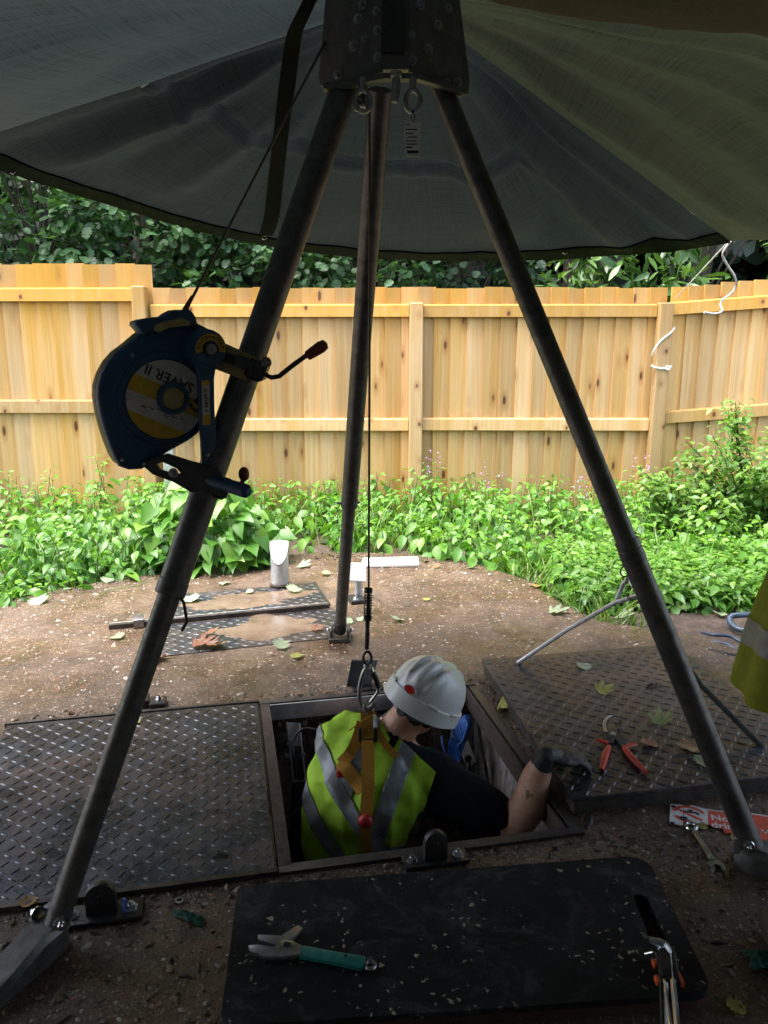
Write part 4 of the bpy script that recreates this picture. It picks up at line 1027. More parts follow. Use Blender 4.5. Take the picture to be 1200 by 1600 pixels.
# vent pipe with slanted bright cap
vb = gp(438, 913, .012); vp = thing('vent_pipe', vb, 'short galvanised vent pipe with a slanted shiny top on the rearmost plate', 'vent pipe')
mb = MB(); mb.lathe(vb, UP, [(0, .062), (.006, .062), (.008, .055), (.012, .0545)], 22); mb.build('flange', M['rust'], vp)
n = 24; mb = MB(); rr = .053
lo = [vb + Vector((rr * math.cos(2 * math.pi * i / n), rr * math.sin(2 * math.pi * i / n), .01)) for i in range(n)]
hi = [vb + Vector((rr * math.cos(2 * math.pi * i / n), rr * math.sin(2 * math.pi * i / n), .13 + min(.115, .115 * (math.sin(2 * math.pi * i / n) + 1)))) for i in range(n)]
mb.rings([lo, hi], True, False); mb.rings([[q + (vb - q) * Vector((1, 1, 0)).length * 0 + Vector(((vb.x - q.x) * .07, (vb.y - q.y) * .07, 0)) for q in lo], [q + Vector(((vb.x - q.x) * .07, (vb.y - q.y) * .07, 0)) for q in hi]], True, False)
mb.build('pipe', M['galv'], vp)
mb = MB(); tp = [q + UP * .002 + Vector((0, -.006, -.004)) for q in hi]
mb.rings([[vb + (q - vb) * 1.03 for q in hi], [vb + (q - vb) * 1.03 + Vector((0, -.004, .006)) for q in hi]]); mb.build('slanted_cap', M['capsteel'], vp)
# white board lying at the back of the slab
q = [gp(564, 888), gp(655, 886), gp(653, 874), gp(567, 876)]
mb = MB(); mb.prism([p + UP * .004 for p in q], UP * .016, .002); T(mb.build('white_board', M['white'], base=q[0]), 'thin white board lying on the far edge of the slab', 'board')
# lug brackets
def lug_bracket(F, u, v, half, label, tall=.075, wid=.07, plate=.16, rail=False, lean=0.0, mat='darksteel', yaw=0.0):
    r = thing('lug_bracket', F(u, v, 0), label, 'bracket')
    def G(a, b, z): c_, s_ = math.cos(yaw), math.sin(yaw); return F(u + a * c_ - b * s_, v + a * s_ + b * c_, z)
    mb = MB(); mb.prism([G(-plate / 2, -half, .003), G(plate / 2, -half, .003), G(plate / 2, half, .003), G(-plate / 2, half, .003)], UP * .011, .002); mb.build('base_plate', M[mat], r, 30)
    ring = []
    for k in range(9):
        a = math.pi * k / 8; ring.append((wid / 2 * math.cos(a), .014 + tall - wid / 2 + wid / 2 * math.sin(a)))
    ring += [(-wid / 2, .0138), (wid / 2, .0138)]
    mb = MB(); mb.prism([G(x, -.010, z) for x, z in ring], (G(0, .012, 0) - G(0, -.010, 0)), .002); 
    mb.box(G(0, .022, .014 + .016), (wid * .9, .018, .032), HU, HV); mb.build('lug', M['darksteel'], r, 30)
    mb = MB(); mb.lathe(G(0, -.0101, .014 + tall - .035), -(G(0, 1, 0) - G(0, 0, 0)), [(-.0005, .008), (.0025, .006)], 10); mb.build('pin', M['black'], r)
    for s in (-1, 1):
        mb = MB(); mb.hexbolt(G(s * plate * .36, 0, .014), UP, .011, .010); mb.build('bolt', M['chrome'] if mat != 'black' else M['steel'], r, 30)
    return r
def toHL(p): d = Vector((p.x, p.y, 0)) - HC; return d.dot(HU), d.dot(HV)
u, v = toHL(gp(680, 1347)); lug_bracket(HL, u, v, .028, 'black lug bracket with two bright bolts at the near edge of the open hatch', .085, .066, .185)
u, v = toHL(gp(160, 1432)); lb = lug_bracket(HL, u, v, .036, 'black lug bracket with a blue cable tie beside the left tripod foot', .085, .075, .20)
mb = MB(); mb.torus(HL(u + .055, v + .0, .022), HU, .018, .004, 14, 6, sx=.8); mb.build('cable_tie', M['bluecable'], lb)
# far brackets
r = thing('lug_bracket', gp(585, 1075), 'upright black flap bracket at the far edge of the open hatch behind the hook', 'bracket')
u, v = toHL(gp(600, 1078)); 
mb = MB(); mb.prism([HL(u - .13, v - .02, .003), HL(u + .12, v - .02, .003), HL(u + .12, v + .045, .003), HL(u - .13, v + .045, .003)], UP * .014, .002); mb.build('base_plate', M['darksteel'], r, 30)
P = [gp(541, 1074, .017), gp(580, 1070, .017)]; Pt = [yp(549, 1033, P[0].y + .035), yp(590, 1033, P[1].y + .035)]
mb = MB(); mb.prism([P[0], P[1], Pt[1], Pt[0]], Vector((.0, .012, .002)), .002); mb.build('flap', M['darksteel'], r, 30)
mb = MB(); mb.hexbolt(gp(604, 1070, .017), UP, .012, .012); mb.build('bolt', M['chrome'], r)
r = thing('lug_bracket', gp(235, 1104), 'pair of low black lock blocks at the far edge of the closed left plate', 'bracket')
for (px, py, w, hh) in ((218, 1103, .075, .030), (247, 1104, .062, .022)):
    u, v = toHL(gp(px, py)); mb = MB(); mb.box(HL(u, v + .01, .003 + hh / 2), (w, .075, hh), HU, HV, bev=.003); mb.build('block', M['darksteel'], r, 30)
mb = MB(); u, v = toHL(gp(249, 1101)); mb.hexbolt(HL(u, v, .0245), UP, .011, .01); mb.build('bolt', M['chrome'], r)
r = thing('hinge_bracket', gp(556, 945), 'small hinge bracket with bent bright metal plate behind the middle tripod leg', 'bracket')
q = gp(556, 942); mb = MB(); mb.box(q + Vector((0, .03, .012)), (.085, .12, .018), BU, BV, bev=.002); mb.build('base_plate', M['darksteel'], r, 30)
mb = MB(); mb.hexbolt(q + Vector((0, -.0, .021)), UP, .012, .01); mb.build('bolt', M['chrome'], r)
mb = MB(); q2 = q + Vector((.012, .09, 0)); mb.lathe(q2, UP, [(.0, .024), (.12, .024)], 12); mb.build('stem', M['galv'], r)
mb = MB(); mb.prism([q2 + Vector((-.05, -.03, .105)), q2 + Vector((.045, -.03, .10)), q2 + Vector((.042, .045, .185)), q2 + Vector((-.052, .045, .19))], Vector((0, -.006, .008)), .002); mb.build('bent_plate', M['capsteel'], r, 30)

# ================================================================ TRIPOD
HD = Vector((.03, 2.37, 2.2))
tp = thing('tripod', (.03, 2.37, 0), 'tall aluminium rescue tripod straddling the open hatch', 'tripod')
legs = {'l': (Vector((-.105, 2.31, 2.16)), yp(72, 1488, 1.62)), 'r': (yp(688, 132, 2.30), yp(1180, 1338, 1.93)), 'f': (yp(594, 140, 2.46), gp(531, 985, .05))}
legs['l'] = (yp(537, 140, 2.28), legs['l'][1])
def leg(key, r_up, r_lo, tsplit, collar=True):
    a, b = legs[key]; d = (b - a)
    e = thing('leg', (0, 0, 0), None, None); e.parent = tp; e.location = a - wloc(tp)
    e2 = e
    m = a + d * tsplit
    mb = MB(); mb.tube([a, m], r_up, 20); mb.build('upper_tube', M['alloy'], e2, 40)
    mb = MB(); mb.tube([a + d * (tsplit - .02), b], r_lo, 20); mb.build('lower_tube', M['alloy'], e2, 40)
    if collar:
        mb = MB(); rr = max(r_up, r_lo); mb.tube([m - d.normalized() * .02, m - d.normalized() * .018, m + d.normalized() * .018, m + d.normalized() * .02], [rr * 1.0, rr * 1.045, rr * 1.045, rr * 1.0], 20); mb.build('collar', M['alloy'], e2, 30)
    return e2
legL = leg('l', .0365, .0285, .60); legR = leg('r', .0285, .0325, .60); legF = leg('f', .034, .028, .655)
# feet
def foot_shoe(key, toe, parent, w=.075):
    a, b = legs[key]; d = (b - a).normalized()
    toe = Vector(toe); f = (toe - Vector((b.x, b.y, 0))); f.z = 0; ln = f.length; f.normalize(); s = Vector((-f.y, f.x, 0)); c = Vector((b.x, b.y, 0))
    mb = MB()
    prof = [(-.05, .002, .05, .6), (-.03, .002, .075, .9), (.03, .002, .078, 1.0), (ln * .5, .003, .052, 1.08), (ln * .85, .004, .030, 1.1), (ln, .006, .018, .75)]
    mb.rings([[c + f * t + s * (w / 2 * k) + UP * z0, c + f * t + s * (w / 2 * k) + UP * (z1 * .75), c + f * t + s * (w / 2 * k * .72) + UP * z1, c + f * t - s * (w / 2 * k * .72) + UP * z1, c + f * t - s * (w / 2 * k) + UP * (z1 * .75), c + f * t - s * (w / 2 * k) + UP * z0] for t, z0, z1, k in prof])
    mb.build('foot', M['alloy'], parent, 30)
    for sg in (-1, 1):
        mb = MB(); mb.hexbolt(c + UP * .085 + s * (sg * .036) - f * .015, s * sg, .011, .010); mb.build('bolt', M['chrome'], parent, 30)
    mb = MB(); mb.tube([b - d * .03, b + d * .02], .033, 14); mb.build('socket', M['darksteel'], parent, 30)
    mb = MB(); mb.box(c + UP * .07 - f * .042, (.022, .07, .05), f, s, bev=.004); mb.build('hinge', M['steel'], parent, 30)
foot_shoe('l', gp(-60, 1600), legL, .085)
foot_shoe('r', gp(1290, 1395), legR, .085)
q = gp(531, 1000); mb = MB()
mb.box(q + Vector((0, .02, .012)), (.105, .13, .02), bev=.003)
for s in (-1, 1): mb.box(q + Vector((s * .042, .02, .038)), (.012, .11, .045), bev=.003)
mb.build('foot', M['alloy'], legF, 30)
for s in (-1, 1):
    mb = MB(); mb.hexbolt(q + Vector((s * .048, .03, .042)), (s, 0, 0), .010, .010); mb.build('bolt', M['chrome'], legF, 30)
mb = MB(); mb.tube([legs['f'][1] + (legs['f'][0] - legs['f'][1]).normalized() * .06, legs['f'][1]], .031, 14); mb.build('socket', M['darksteel'], legF, 30)
# locking pins on chains
def chain(pts, parent, rl=.008, rw=.0016):
    pts = resample([Vector(p) for p in pts], max(4, int(sum((Vector(a) - Vector(b)).length for a, b in zip(pts[:-1], pts[1:])) / .016)))
    for k, (a, b) in enumerate(zip(pts[:-1], pts[1:])):
        mb = MB(); mb.torus((a + b) / 2, (0, 1, 0) if k % 2 else (1, .2, 0), rl, rw, 10, 4, sx=.55, up=(b - a)); mb.build('chain_link', M['darksteel'], parent)
def rl(key, t): a, b = legs[key]; return a + (b - a) * t
e = rl('r', .605)
mb = MB(); c = yp(978, 892, e.y - .0); mb.torus(c, (.3, -1, 0), .017, .0022, 18, 6); mb.build('pin_ring', M['darksteel'], legR)
chain([yp(980, 902, e.y), yp(980, 922, e.y), yp(984, 938, e.y), yp(995, 932, e.y), yp(999, 922, e.y)], legR)
e = rl('f', .655); mb = MB(); mb.tube([e + Vector((-.05, -.01, 0)), e + Vector((.045, -.01, .003))], .005, 8); mb.torus(e + Vector((-.052, -.012, -.008)), (.2, -1, 0), .012, .002, 14, 5); mb.build('lock_pin', M['steel'], legF)
chain([e + Vector((-.05, -.015, -.02)), e + Vector((-.053, -.015, -.06)), e + Vector((-.046, -.02, -.11))], legF)
e = rl('l', .615); mb = MB(); mb.tube([e + Vector((.03, -.01, .02)), e + Vector((.045, -.015, .0)), e + Vector((.05, -.015, -.05)), e + Vector((.035, -.012, -.075))], .004, 6); mb.build('pin_cord', M['blackpl'], legL)
# head
head = thing('head', (0, 0, 0), None, None); head.parent = tp; head.location = HD - wloc(tp)
def hp(px, py, Y): return yp(px, py, Y)
PLn = Vector((-.38, -.92, 0)).normalized(); PRn = Vector((.38, -.92, 0)).normalized(); PP = yp(618, 60, 2.245)
def onL(px, py, o=0.0): return onp(px, py, PP + PLn * 0, PLn) + PLn * o
def onR(px, py, o=0.0): return onp(px, py, PP, PRn) + PRn * o
mb = MB(); mb.prism([onL(*q) for q in [(514, -70), (497, 122), (500, 134), (520, 141), (548, 140), (566, 122), (596, 112), (600, -70)]], -PLn * .014, .003); mb.build('side_plate', M['headcast'], head, 30)
mb = MB(); mb.prism([onR(*q) for q in [(638, -70), (641, 112), (672, 122), (700, 140), (724, 151), (733, 146), (735, 128), (710, -70)]], -PRn * .014, .003); mb.build('side_plate', M['headcast'], head, 30)
mb = MB(); mb.prism([hp(x, y, 2.262) for x, y in [(590, -70), (592, 108), (640, 108), (642, -70)]], (0, .012, 0), .002); mb.build('back_plate', M['headcast'], head, 30)
mb = MB(); mb.prism([hp(x, y, 2.245) for x, y in [(596, -70), (597, 82), (632, 82), (631, -70)]], (0, .01, 0), .002); mb.build('centre_plate', M['darksteel'], head, 30)
mb = MB(); mb.prism([hp(x, y, 2.235) for x, y in [(505, 128), (545, 128), (575, 116), (600, 113), (650, 114), (680, 124), (728, 138), (728, 146), (690, 134), (655, 123), (600, 122), (570, 128), (545, 138), (505, 138)]], (0, .035, 0), .002); mb.build('bottom_flange', M['headcast'], head, 30)
mb = MB(); mb.box((.03, 2.42, 2.30), (.20, .22, .22), bev=.02); mb.build('hub', M['headcast'], head, 30)
mb = MB(); mb.lathe((.03, 2.40, 2.40), UP, [(0, .14), (.02, .14), (.025, .12)], 20); mb.build('top_cap', M['headcast'], head, 30)
for s, f in ((-1, onL), (1, onR)):
    for (px, py, r) in ([(560, 30, .011), (553, 72, .012), (588, 18, .009), (567, 8, .010), (590, 48, .010), (590, 90, .010), (528, 118, .011), (570, 62, .008)] if s < 0 else [(656, 8, .011), (684, 40, .011), (668, 78, .012), (643, 55, .008), (644, 95, .010), (715, 130, .012), (700, 14, .010)]):
        mb = MB(); nrm = PLn if s < 0 else PRn; mb.hexbolt(f(px, py, .0005), nrm, r * .8, r * .7); mb.build('bolt', M['steel'], head, 30)
# anchor eyes beneath the head
for (px, py, Y, sx, nrm, lab) in ((567, 158, 2.24, .8, (.35, -1, 0), 0), (645, 158, 2.24, .75, (-.2, -1, 0), 0)):
    c = yp(px, py, Y); mb = MB(); mb.torus(c, nrm, .026, .0065, 22, 8, sx=sx, up=UP); mb.lathe(c + UP * .026, UP, [(0, .009), (.03, .010)], 10); mb.build('eye_bolt', M['steel'], head, 40)
c = yp(619, 140, 2.23); mb = MB(); mb.lathe(yp(619, 112, 2.23), -UP, [(0, .016), (.012, .017), (.016, .011)], 6); mb.tube([yp(619, 115, 2.23), yp(619, 140, 2.23), yp(616, 160, 2.23)], [.011, .012, .009], 10); mb.build('hook', M['steel'], head, 40)
mb = MB(); mb.lathe(yp(566, 155, 2.32) + Vector((-.02, 0, 0)), (1, 0, 0), [(0, .03), (.006, .03), (.012, .022), (.022, .022), (.028, .03), (.034, .03)], 20); mb.build('pulley', M['steel'], head, 40)
# inspection tag
tg = thing('inspection_tag', yp(645, 215, 2.22), 'pale paper inspection tag hanging from the right eye under the tripod head', 'tag')
q = [yp(632, 245, 2.22), yp(657, 246, 2.22), yp(656, 190, 2.22), yp(632, 189, 2.22)]
mb = MB(); mb.prism(q, (0, .0012, 0)); mb.build('card', M['white'], tg, 0)
mb = MB(); mb.tube([yp(645, 172, 2.228), yp(648, 182, 2.222), yp(646, 192, 2.219), yp(642, 184, 2.22), yp(645, 172, 2.228)], .0016, 5); mb.build('tie', M['black'], tg)
mb = MB()
for k, (x0, x1, y) in enumerate([(634, 640, 194), (634, 652, 202), (634, 646, 208), (638, 652, 214), (634, 651, 220), (634, 653, 225), (634, 644, 230), (636, 654, 236), (636, 654, 238)]):
    a, b = yp(x0, y, 2.2195), yp(x1, y + .4, 2.2195); mb.box((a + b) / 2, ((b - a).length, .0003, .0026 if y < 230 else .0038))
o = mb.build('print', M['black'], tg, 0); o['kind'] = 'stuff'

# ================================================================ WINCH / RETRIEVAL BLOCK
WN = Vector((.5, -.866, 0)); WP = yp(258, 624, 1.96); WX = Vector((.866, .5, 0))
def wp(px, py, o=0.0): return onp(px, py, WP, WN) + WN * o
wi = thing('retrieval_winch', WP, 'chunky blue winch with yellow and white round label, clamped to the left tripod leg', 'winch')
outl = [(222, 520), (203, 536), (184, 550), (170, 566), (160, 584), (154, 604), (153, 622), (157, 648), (164, 674), (172, 698), (180, 718), (188, 730), (203, 735), (222, 734), (240, 726), (262, 708), (280, 698), (298, 688), (312, 672), (322, 648), (330, 620), (331, 590), (328, 566), (336, 550), (337, 530), (328, 514), (312, 506), (300, 500), (270, 500), (243, 506)]
mb = MB(); mb.prism([wp(*q) for q in outl], -WN * .045, .012); mb.build('housing', M['blue'], wi, 40)
mb = MB(); cx, cy = 245, 615; mb.prism([wp(cx + (x - cx) * .97 - 2, cy + (y - cy) * .985, -.046) for x, y in outl], -WN * .055, .014); mb.build('rear_housing', M['tan'], wi, 40)
top = [(222, 522), (214, 512), (210, 508), (211, 502), (220, 499), (238, 496), (256, 494), (262, 489), (272, 484), (284, 484), (294, 483), (300, 488), (305, 496), (308, 508), (300, 514), (268, 512), (246, 516)]
mb = MB(); mb.prism([wp(x, y, .012) for x, y in top], -WN * .075, .008); mb.build('top_casting', M['blue'], wi, 40)
mb = MB(); mb.prism([wp(x, y, .0155) for x, y in [(238, 516), (240, 508), (256, 502), (280, 497), (292, 501), (296, 508), (280, 510), (262, 512), (246, 520)]], -WN * .004, .001); mb.build('worn_grip', M['tan'], wi, 40)
# raised rim and round label
ctr = wp(258, 624, .002); rl_ = (wp(258, 561) - wp(258, 624)).length
mb = MB(); mb.lathe(ctr - WN * .004, WN, [(0, rl_ * 1.2), (.006, rl_ * 1.17), (.010, rl_ * 1.06), (.0105, rl_ * 1.02), (.006, rl_ * 1.0), (.006, .001)], 44); mb.build('face_rim', M['blue'], wi, 40)
ta = R(-158); tdx = WX * math.cos(ta) + UP * (-math.sin(ta)) * 1.0
tdx = (wp(240, 577) - wp(292, 600)).normalized(); tdy = WN.cross(tdx)
lab = thing('face_label', (0, 0, 0), None, None); lab.parent = wi; lab.location = ctr - wloc(wi)
def band(t0, t1, mat, zoff, name):
    pts = []; Rr = rl_ * .985
    a0, a1 = math.asin(max(-1, min(1, t0))), math.asin(max(-1, min(1, t1)))
    for k in range(17): a = a0 + (a1 - a0) * k / 16; pts.append((math.cos(a) * Rr, math.sin(a) * Rr))
    for k in range(17): a = a1 + (a0 - a1) * k / 16; pts.append((-math.cos(a) * Rr, math.sin(a) * Rr))
    mb = MB(); b = [ctr + tdx * x + tdy * y + WN * zoff for x, y in pts]; mb.prism(b, WN * .0008); mb.build(name, mat, lab, 0)
band(-1, -.30, M['labelw'], .0065, 'label_band'); band(-.30, .12, M['yellow'], .0065, 'label_band'); band(.12, .60, M['labelw'], .0065, 'label_band'); band(.60, 1, M['yellow'], .0065, 'label_band')
t1 = text_mesh('SAVER II', rl_ * .36, ctr + tdx * (rl_ * .12) - tdy * (rl_ * .52) + WN * .0076, tdx, tdy, .0002, bold=.0006)
t2 = text_mesh('G', rl_ * .5, ctr - tdx * (rl_ * .80) - tdy * (rl_ * .20) + WN * .0076, (tdx * .85 - tdy * .5), (tdy * .85 + tdx * .5), .0002, bold=.0012)
link_mesh('lettering', join_meshes([t1, t2], 'lettering'), M['black'], lab)
mb = MB()
for k in range(6): 
    a = rl_ * (-.55 + .2 * k); mb.box(ctr + tdx * a + tdy * (rl_ * (.30 + .04 * (k % 3))) + WN * .0077, (.014, .0022, .0004), tdx, tdy, WN)
o = mb.build('small_print', M['black'], lab, 0); o['kind'] = 'stuff'
hubc = wp(270, 624, .0); hubc = onp(269, 622, ctr, WN)
mb = MB(); mb.lathe(hubc + WN * .0062, WN, [(0, rl_ * .42), (.010, rl_ * .40), (.0105, rl_ * .30), (.004, rl_ * .295)], 30); mb.build('hub_ring', M['blue'], wi, 40)
mb = MB(); mb.lathe(hubc + WN * .0068, WN, [(0, rl_ * .29), (.006, rl_ * .285), (.010, rl_ * .2), (.011, .001)], 26); mb.build('hub_cap', M['tan'], wi, 40)
for (px, py) in ((190, 718), (224, 724), (206, 555)):
    mb = MB(); mb.hexbolt(wp(px, py, .0005), WN, .005, .004, False); mb.build('screw', M['steel'], wi, 30)
# crank
cr = thing('crank', (0, 0, 0), None, None); cr.parent = wi; K = wp(316, 545, .060); cr.location = K - wloc(wi)
def kp(px, py, o=0.0): return onp(px, py, K, WN) + WN * o
rk = (kp(316, 523) - K).length
mb = MB(); mb.lathe(K - WN * .061, WN, [(0, rk * 1.35), (.045, rk * 1.25), (.059, rk * 1.08), (.067, rk * 1.02), (.068, .001)], 30); mb.build('crank_boss', M['blue'], cr, 40)
mb = MB(); mb.prism([kp(x, y, .004) for x, y in [(297, 550), (304, 566), (308, 585), (311, 640), (314, 690), (316, 748), (322, 754), (336, 752), (340, 742), (338, 690), (335, 640), (334, 590), (338, 566), (336, 548)]], -WN * .014, .003); mb.build('crank_arm', M['blue'], cr, 40)
arc = []; nseg = 22
for k in range(nseg + 1):
    a = math.pi * (-.08 + 1.16 * k / nseg); arc.append((WX * math.cos(a) + UP * math.sin(a)))
mb = MB(); mb.rings([[K + e * rk * .98 + WN * .0078, K + e * rk * .55 + WN * .0078, K + e * rk * .55 + WN * .0086, K + e * rk * .98 + WN * .0086] for e in arc]); mb.build('dial_label', M['yellow'], cr, 0)
mes = []
for word, a0, stp in (('RAISE', 172, -15.5), ('LOWER', 70, -15.5)):
    for i, ch in enumerate(word):
        a = R(a0 + stp * i); e = WX * math.cos(a) + UP * math.sin(a); tx = WX * math.sin(a) - UP * math.cos(a)
        mes.append(text_mesh(ch, rk * .32, K + e * rk * .77 + WN * .0087, tx, e, .0002, bold=.0002))
mb = MB(); aa = [R(112 - 4 * k) for k in range(12)]
mb.rings([[K + (WX * math.cos(a) + UP * math.sin(a)) * rk * .80 + WN * .0088, K + (WX * math.cos(a) + UP * math.sin(a)) * rk * .74 + WN * .0088, K + (WX * math.cos(a) + UP * math.sin(a)) * rk * .74 + WN * .0091, K + (WX * math.cos(a) + UP * math.sin(a)) * rk * .80 + WN * .0091] for a in aa])
mes.append(mb.mesh('a', 0))
link_mesh('lettering', join_meshes(mes, 'lettering'), M['black'], cr)
mb = MB(); mb.lathe(K + WN * .006, WN, [(0, rk * .5), (.006, rk * .48), (.007, rk * .30)], 20); mb.build('washer', M['blackpl'], cr, 40)
mb = MB(); mb.hexbolt(K + WN * .012, WN, .0085, .008); mb.build('bolt', M['steel'], cr, 30)
mb = MB(); mb.prism([kp(x, y, .0048) for x, y in [(314, 595), (326, 594), (328, 663), (316, 664)]], WN * .0006); mb.build('arm_label', M['labelw'], cr, 0)
mb = MB(); mb.prism([kp(x, y, .0055) for x, y in [(316, 648), (327.6, 647), (328, 663), (316.2, 664)]], WN * .0004); mb.build('label_band', M['yellow'], cr, 0)
mb = MB(); mb.prism([kp(x, y, .0055) for x, y in [(314, 595), (326, 594), (326.3, 601), (314.2, 602)]], WN * .0004); mb.build('label_band', M['yellow'], cr, 0)
dwn = (kp(322, 660) - kp(320, 600)).normalized()
link_mesh('lettering', text_mesh('G-SAVER II', .0125, (kp(320.5, 625, .0056)), dwn, WN.cross(dwn), .0002, bold=.0003), M['black'], cr)
mb = MB(); mb.hexbolt(kp(323, 710, .0045), WN, .006, .004, False); mb.build('screw', M['steel'], cr, 30)
mb = MB(); ha, hb = kp(324, 748, .008), yp(386, 768, kp(324, 748).y - .07); ax = (hb - ha).normalized(); L_ = (hb - ha).length
mb.lathe(ha - ax * .016, ax, [(0, .012), (.006, .0185), (L_ * .5, .0165), (L_ + .006, .0175), (L_ + .016, .0165), (L_ + .022, .011), (L_ + .023, .001)], 18); mb.build('handle', M['blue'], cr, 40)
# brackets that clamp to the leg
Lt = rl('l', .345); Lb = rl('l', .475)
mb = MB(); B0 = Lt.y - .035
mb.prism([yp(x, y, B0) for x, y in [(330, 530), (345, 533), (398, 557), (404, 566), (396, 590), (384, 594), (336, 576), (330, 560)]], (0, -.012, 0), .003); mb.build('upper_bracket', M['tan'], wi, 30)
mb = MB(); mb.prism([yp(x, y, B0 - .013) for x, y in [(342, 548), (372, 556), (374, 572), (344, 564)]], (0, -.004, 0), .001); mb.build('bracket_plate', M['darksteel'], wi, 30)
cl = thing('leg_clamp', (0, 0, 0), None, None); cl.parent = wi; cc = yp(402, 578, Lt.y - .03); cl.location = cc - wloc(wi)
mb = MB(); mb.box(cc, (.05, .07, .05), (.93, 0, -.36), (0, 1, 0), (.36, 0, .93), bev=.008); mb.box(cc + Vector((-.03, -.02, .018)), (.05, .05, .03), (.93, 0, -.36), (0, 1, 0), (.36, 0, .93), bev=.006); mb.build('clamp_body', M['darksteel'], cl, 30)
mb = MB(); mb.hexbolt(yp(416, 566, cc.y - .04), (.5, -.7, .3), .009, .008); mb.build('bolt', M['steel'], cl, 30)
mb = MB(); mb.tube([yp(412, 584, cc.y - .02), yp(424, 590, cc.y - .03), yp(436, 588, cc.y - .03), yp(456, 572, cc.y - .03), yp(486, 550, cc.y - .03)], .0062, 8); mb.build('lever', M['darksteel'], cl, 40)
a, b = yp(479, 557, cc.y - .03), yp(511, 536, cc.y - .03); d = (b - a).normalized(); mb = MB(); l = (b - a).length; mb.lathe(a, d, [(0, .009), (.004, .0125), (l * .7, .0155), (l * .93, .0125), (l, .002)], 14); mb.build('lever_grip', M['redgrip'], cl, 40)
mb = MB(); B1 = Lb.y - .035
o_ = [yp(x, y, B1) for x, y in [(222, 724), (262, 708), (300, 720), (330, 728), (350, 742), (346, 764), (325, 770), (300, 768), (272, 752), (240, 740)]]
h_ = [yp(x, y, B1) for x, y in [(247, 724), (256, 721), (278, 731), (284, 738), (276, 741), (252, 733)]]
f3 = Matrix(((1, 0, 0), (0, 0, 1), (0, 1, 0)))
mb = cdt_prism([(p.x, p.z) for p in o_], [[(p.x, p.z) for p in h_]], 0, .010, 'b'); mb.v = [Vector((p.x, B1 - p.z, p.y)) for p in mb.v]; mb.build('lower_bracket', M['darksteel'], wi, 30)
mb = MB(); mb.hexbolt(yp(271, 739, B1 - .011), (0, -1, 0), .008, .006); mb.build('bolt', M['steel'], wi, 30)
mb = MB(); c2 = yp(333, 757, Lb.y - .012); mb.box(c2, (.09, .06, .05), (.93, 0, -.36), (0, 1, 0), (.36, 0, .93), bev=.01); mb.build('leg_clamp', M['darksteel'], wi, 30)
mb = MB(); mb.tube([yp(376, 765, c2.y), yp(379, 752, c2.y), yp(382, 742, c2.y)], .006, 8); mb.ball(yp(381, 741, c2.y), (.014, .014, .019), 12, 8); mb.build('knob', M['redgrip'], wi, 40)
# winch cable up to the head pulley, and the fall line down to the hook
wc0 = wp(293, 484, -.02)
lf = thing('lifting_cable', wc0, 'thin steel cable running from the blue winch over the tripod head to the hook', 'cable')
mb = MB(); hpt = yp(512, 58, 2.33); mb.tube([wc0 - UP * .004, wc0.lerp(hpt, .5), hpt, yp(552, 135, 2.32) + UP * .08, yp(577, 150, 2.32), yp(578, 400, 2.33), yp(576, 925, 2.36)], .0036, 6); mb.build('wire', M['cablewire'], lf, 60)
mb = MB(); d = (hpt - wc0).normalized(); mb.lathe(wc0 - d * .01, d, [(0, .008), (.018, .007), (.05, .0042)], 10); mb.build('ferrule', M['redgrip'], lf, 40)
sp = lambda px, py: yp(px, py, 2.36)
ca = thing('shock_absorber', (0, 0, 0), None, None); ca.parent = lf; ca.location = sp(575, 945) - wloc(lf)
tops, bots = sp(575.5, 922), sp(574.5, 966); mb = MB()
for t in (0, 1):
    q = tops.lerp(bots, t); mb.lathe(q, (bots - tops), [(-.007, .011), (-.005, .0135), (.005, .0135), (.007, .011)], 14)
mb.build('end_stop', M['darksteel'], ca, 40)
mb = MB(); pts = []; nt = 11
for k in range(nt * 12 + 1):
    a = 2 * math.pi * k / 12; pts.append(tops.lerp(bots, k / (nt * 12)) + Vector((math.cos(a) * .0115, math.sin(a) * .0115, 0)))
mb.tube(pts, .0022, 5); mb.build('spring', M['darksteel'], ca, 50)
mb = MB(); mb.tube([tops, bots], .005, 6); mb.build('core', M['blackpl'], ca, 40)
mb = MB(); mb.tube([sp(574.5, 966), sp(574, 975), sp(574, 984), sp(574, 990), sp(573, 1014)], [.006, .0075, .006, .0075, .007], 8); mb.build('swage', M['blackpl'], lf, 40)
mb = MB(); c = sp(574, 1028); mb.torus(c, (.15, -1, 0), .021, .0048, 26, 8, sx=.62, up=UP); mb.build('link', M['darksteel'], lf, 40)
mb = MB(); mb.lathe(sp(574, 1036), -UP, [(0, .006), (.006, .013), (.016, .014), (.022, .008)], 14); mb.build('swivel', M['steel'], lf, 40)
hk = thing('snap_hook', (0, 0, 0), None, None); hk.parent = lf; hk.location = sp(575, 1070) - wloc(lf)
mb = MB(); mb.tube(resample([sp(580, 1042), sp(572, 1044), sp(566, 1056), sp(562, 1075), sp(562, 1092), sp(566, 1104), sp(574, 1108), sp(582, 1102), sp(584, 1096)], 22), .0075, 9); mb.build('body', M['steel'], hk, 50)
mb = MB(); mb.tube([sp(580, 1044), sp(587, 1060), sp(591, 1074), sp(590, 1082), sp(578, 1097)], [.007, .0075, .007, .0055, .005], 8); mb.build('gate', M['chrome'], hk, 50)
mb = MB(); mb.tube([sp(582, 1050), sp(588, 1062), sp(591, 1074)], [.0092, .0095, .009], 10); mb.build('gate_sleeve', M['blackpl'], hk, 50)

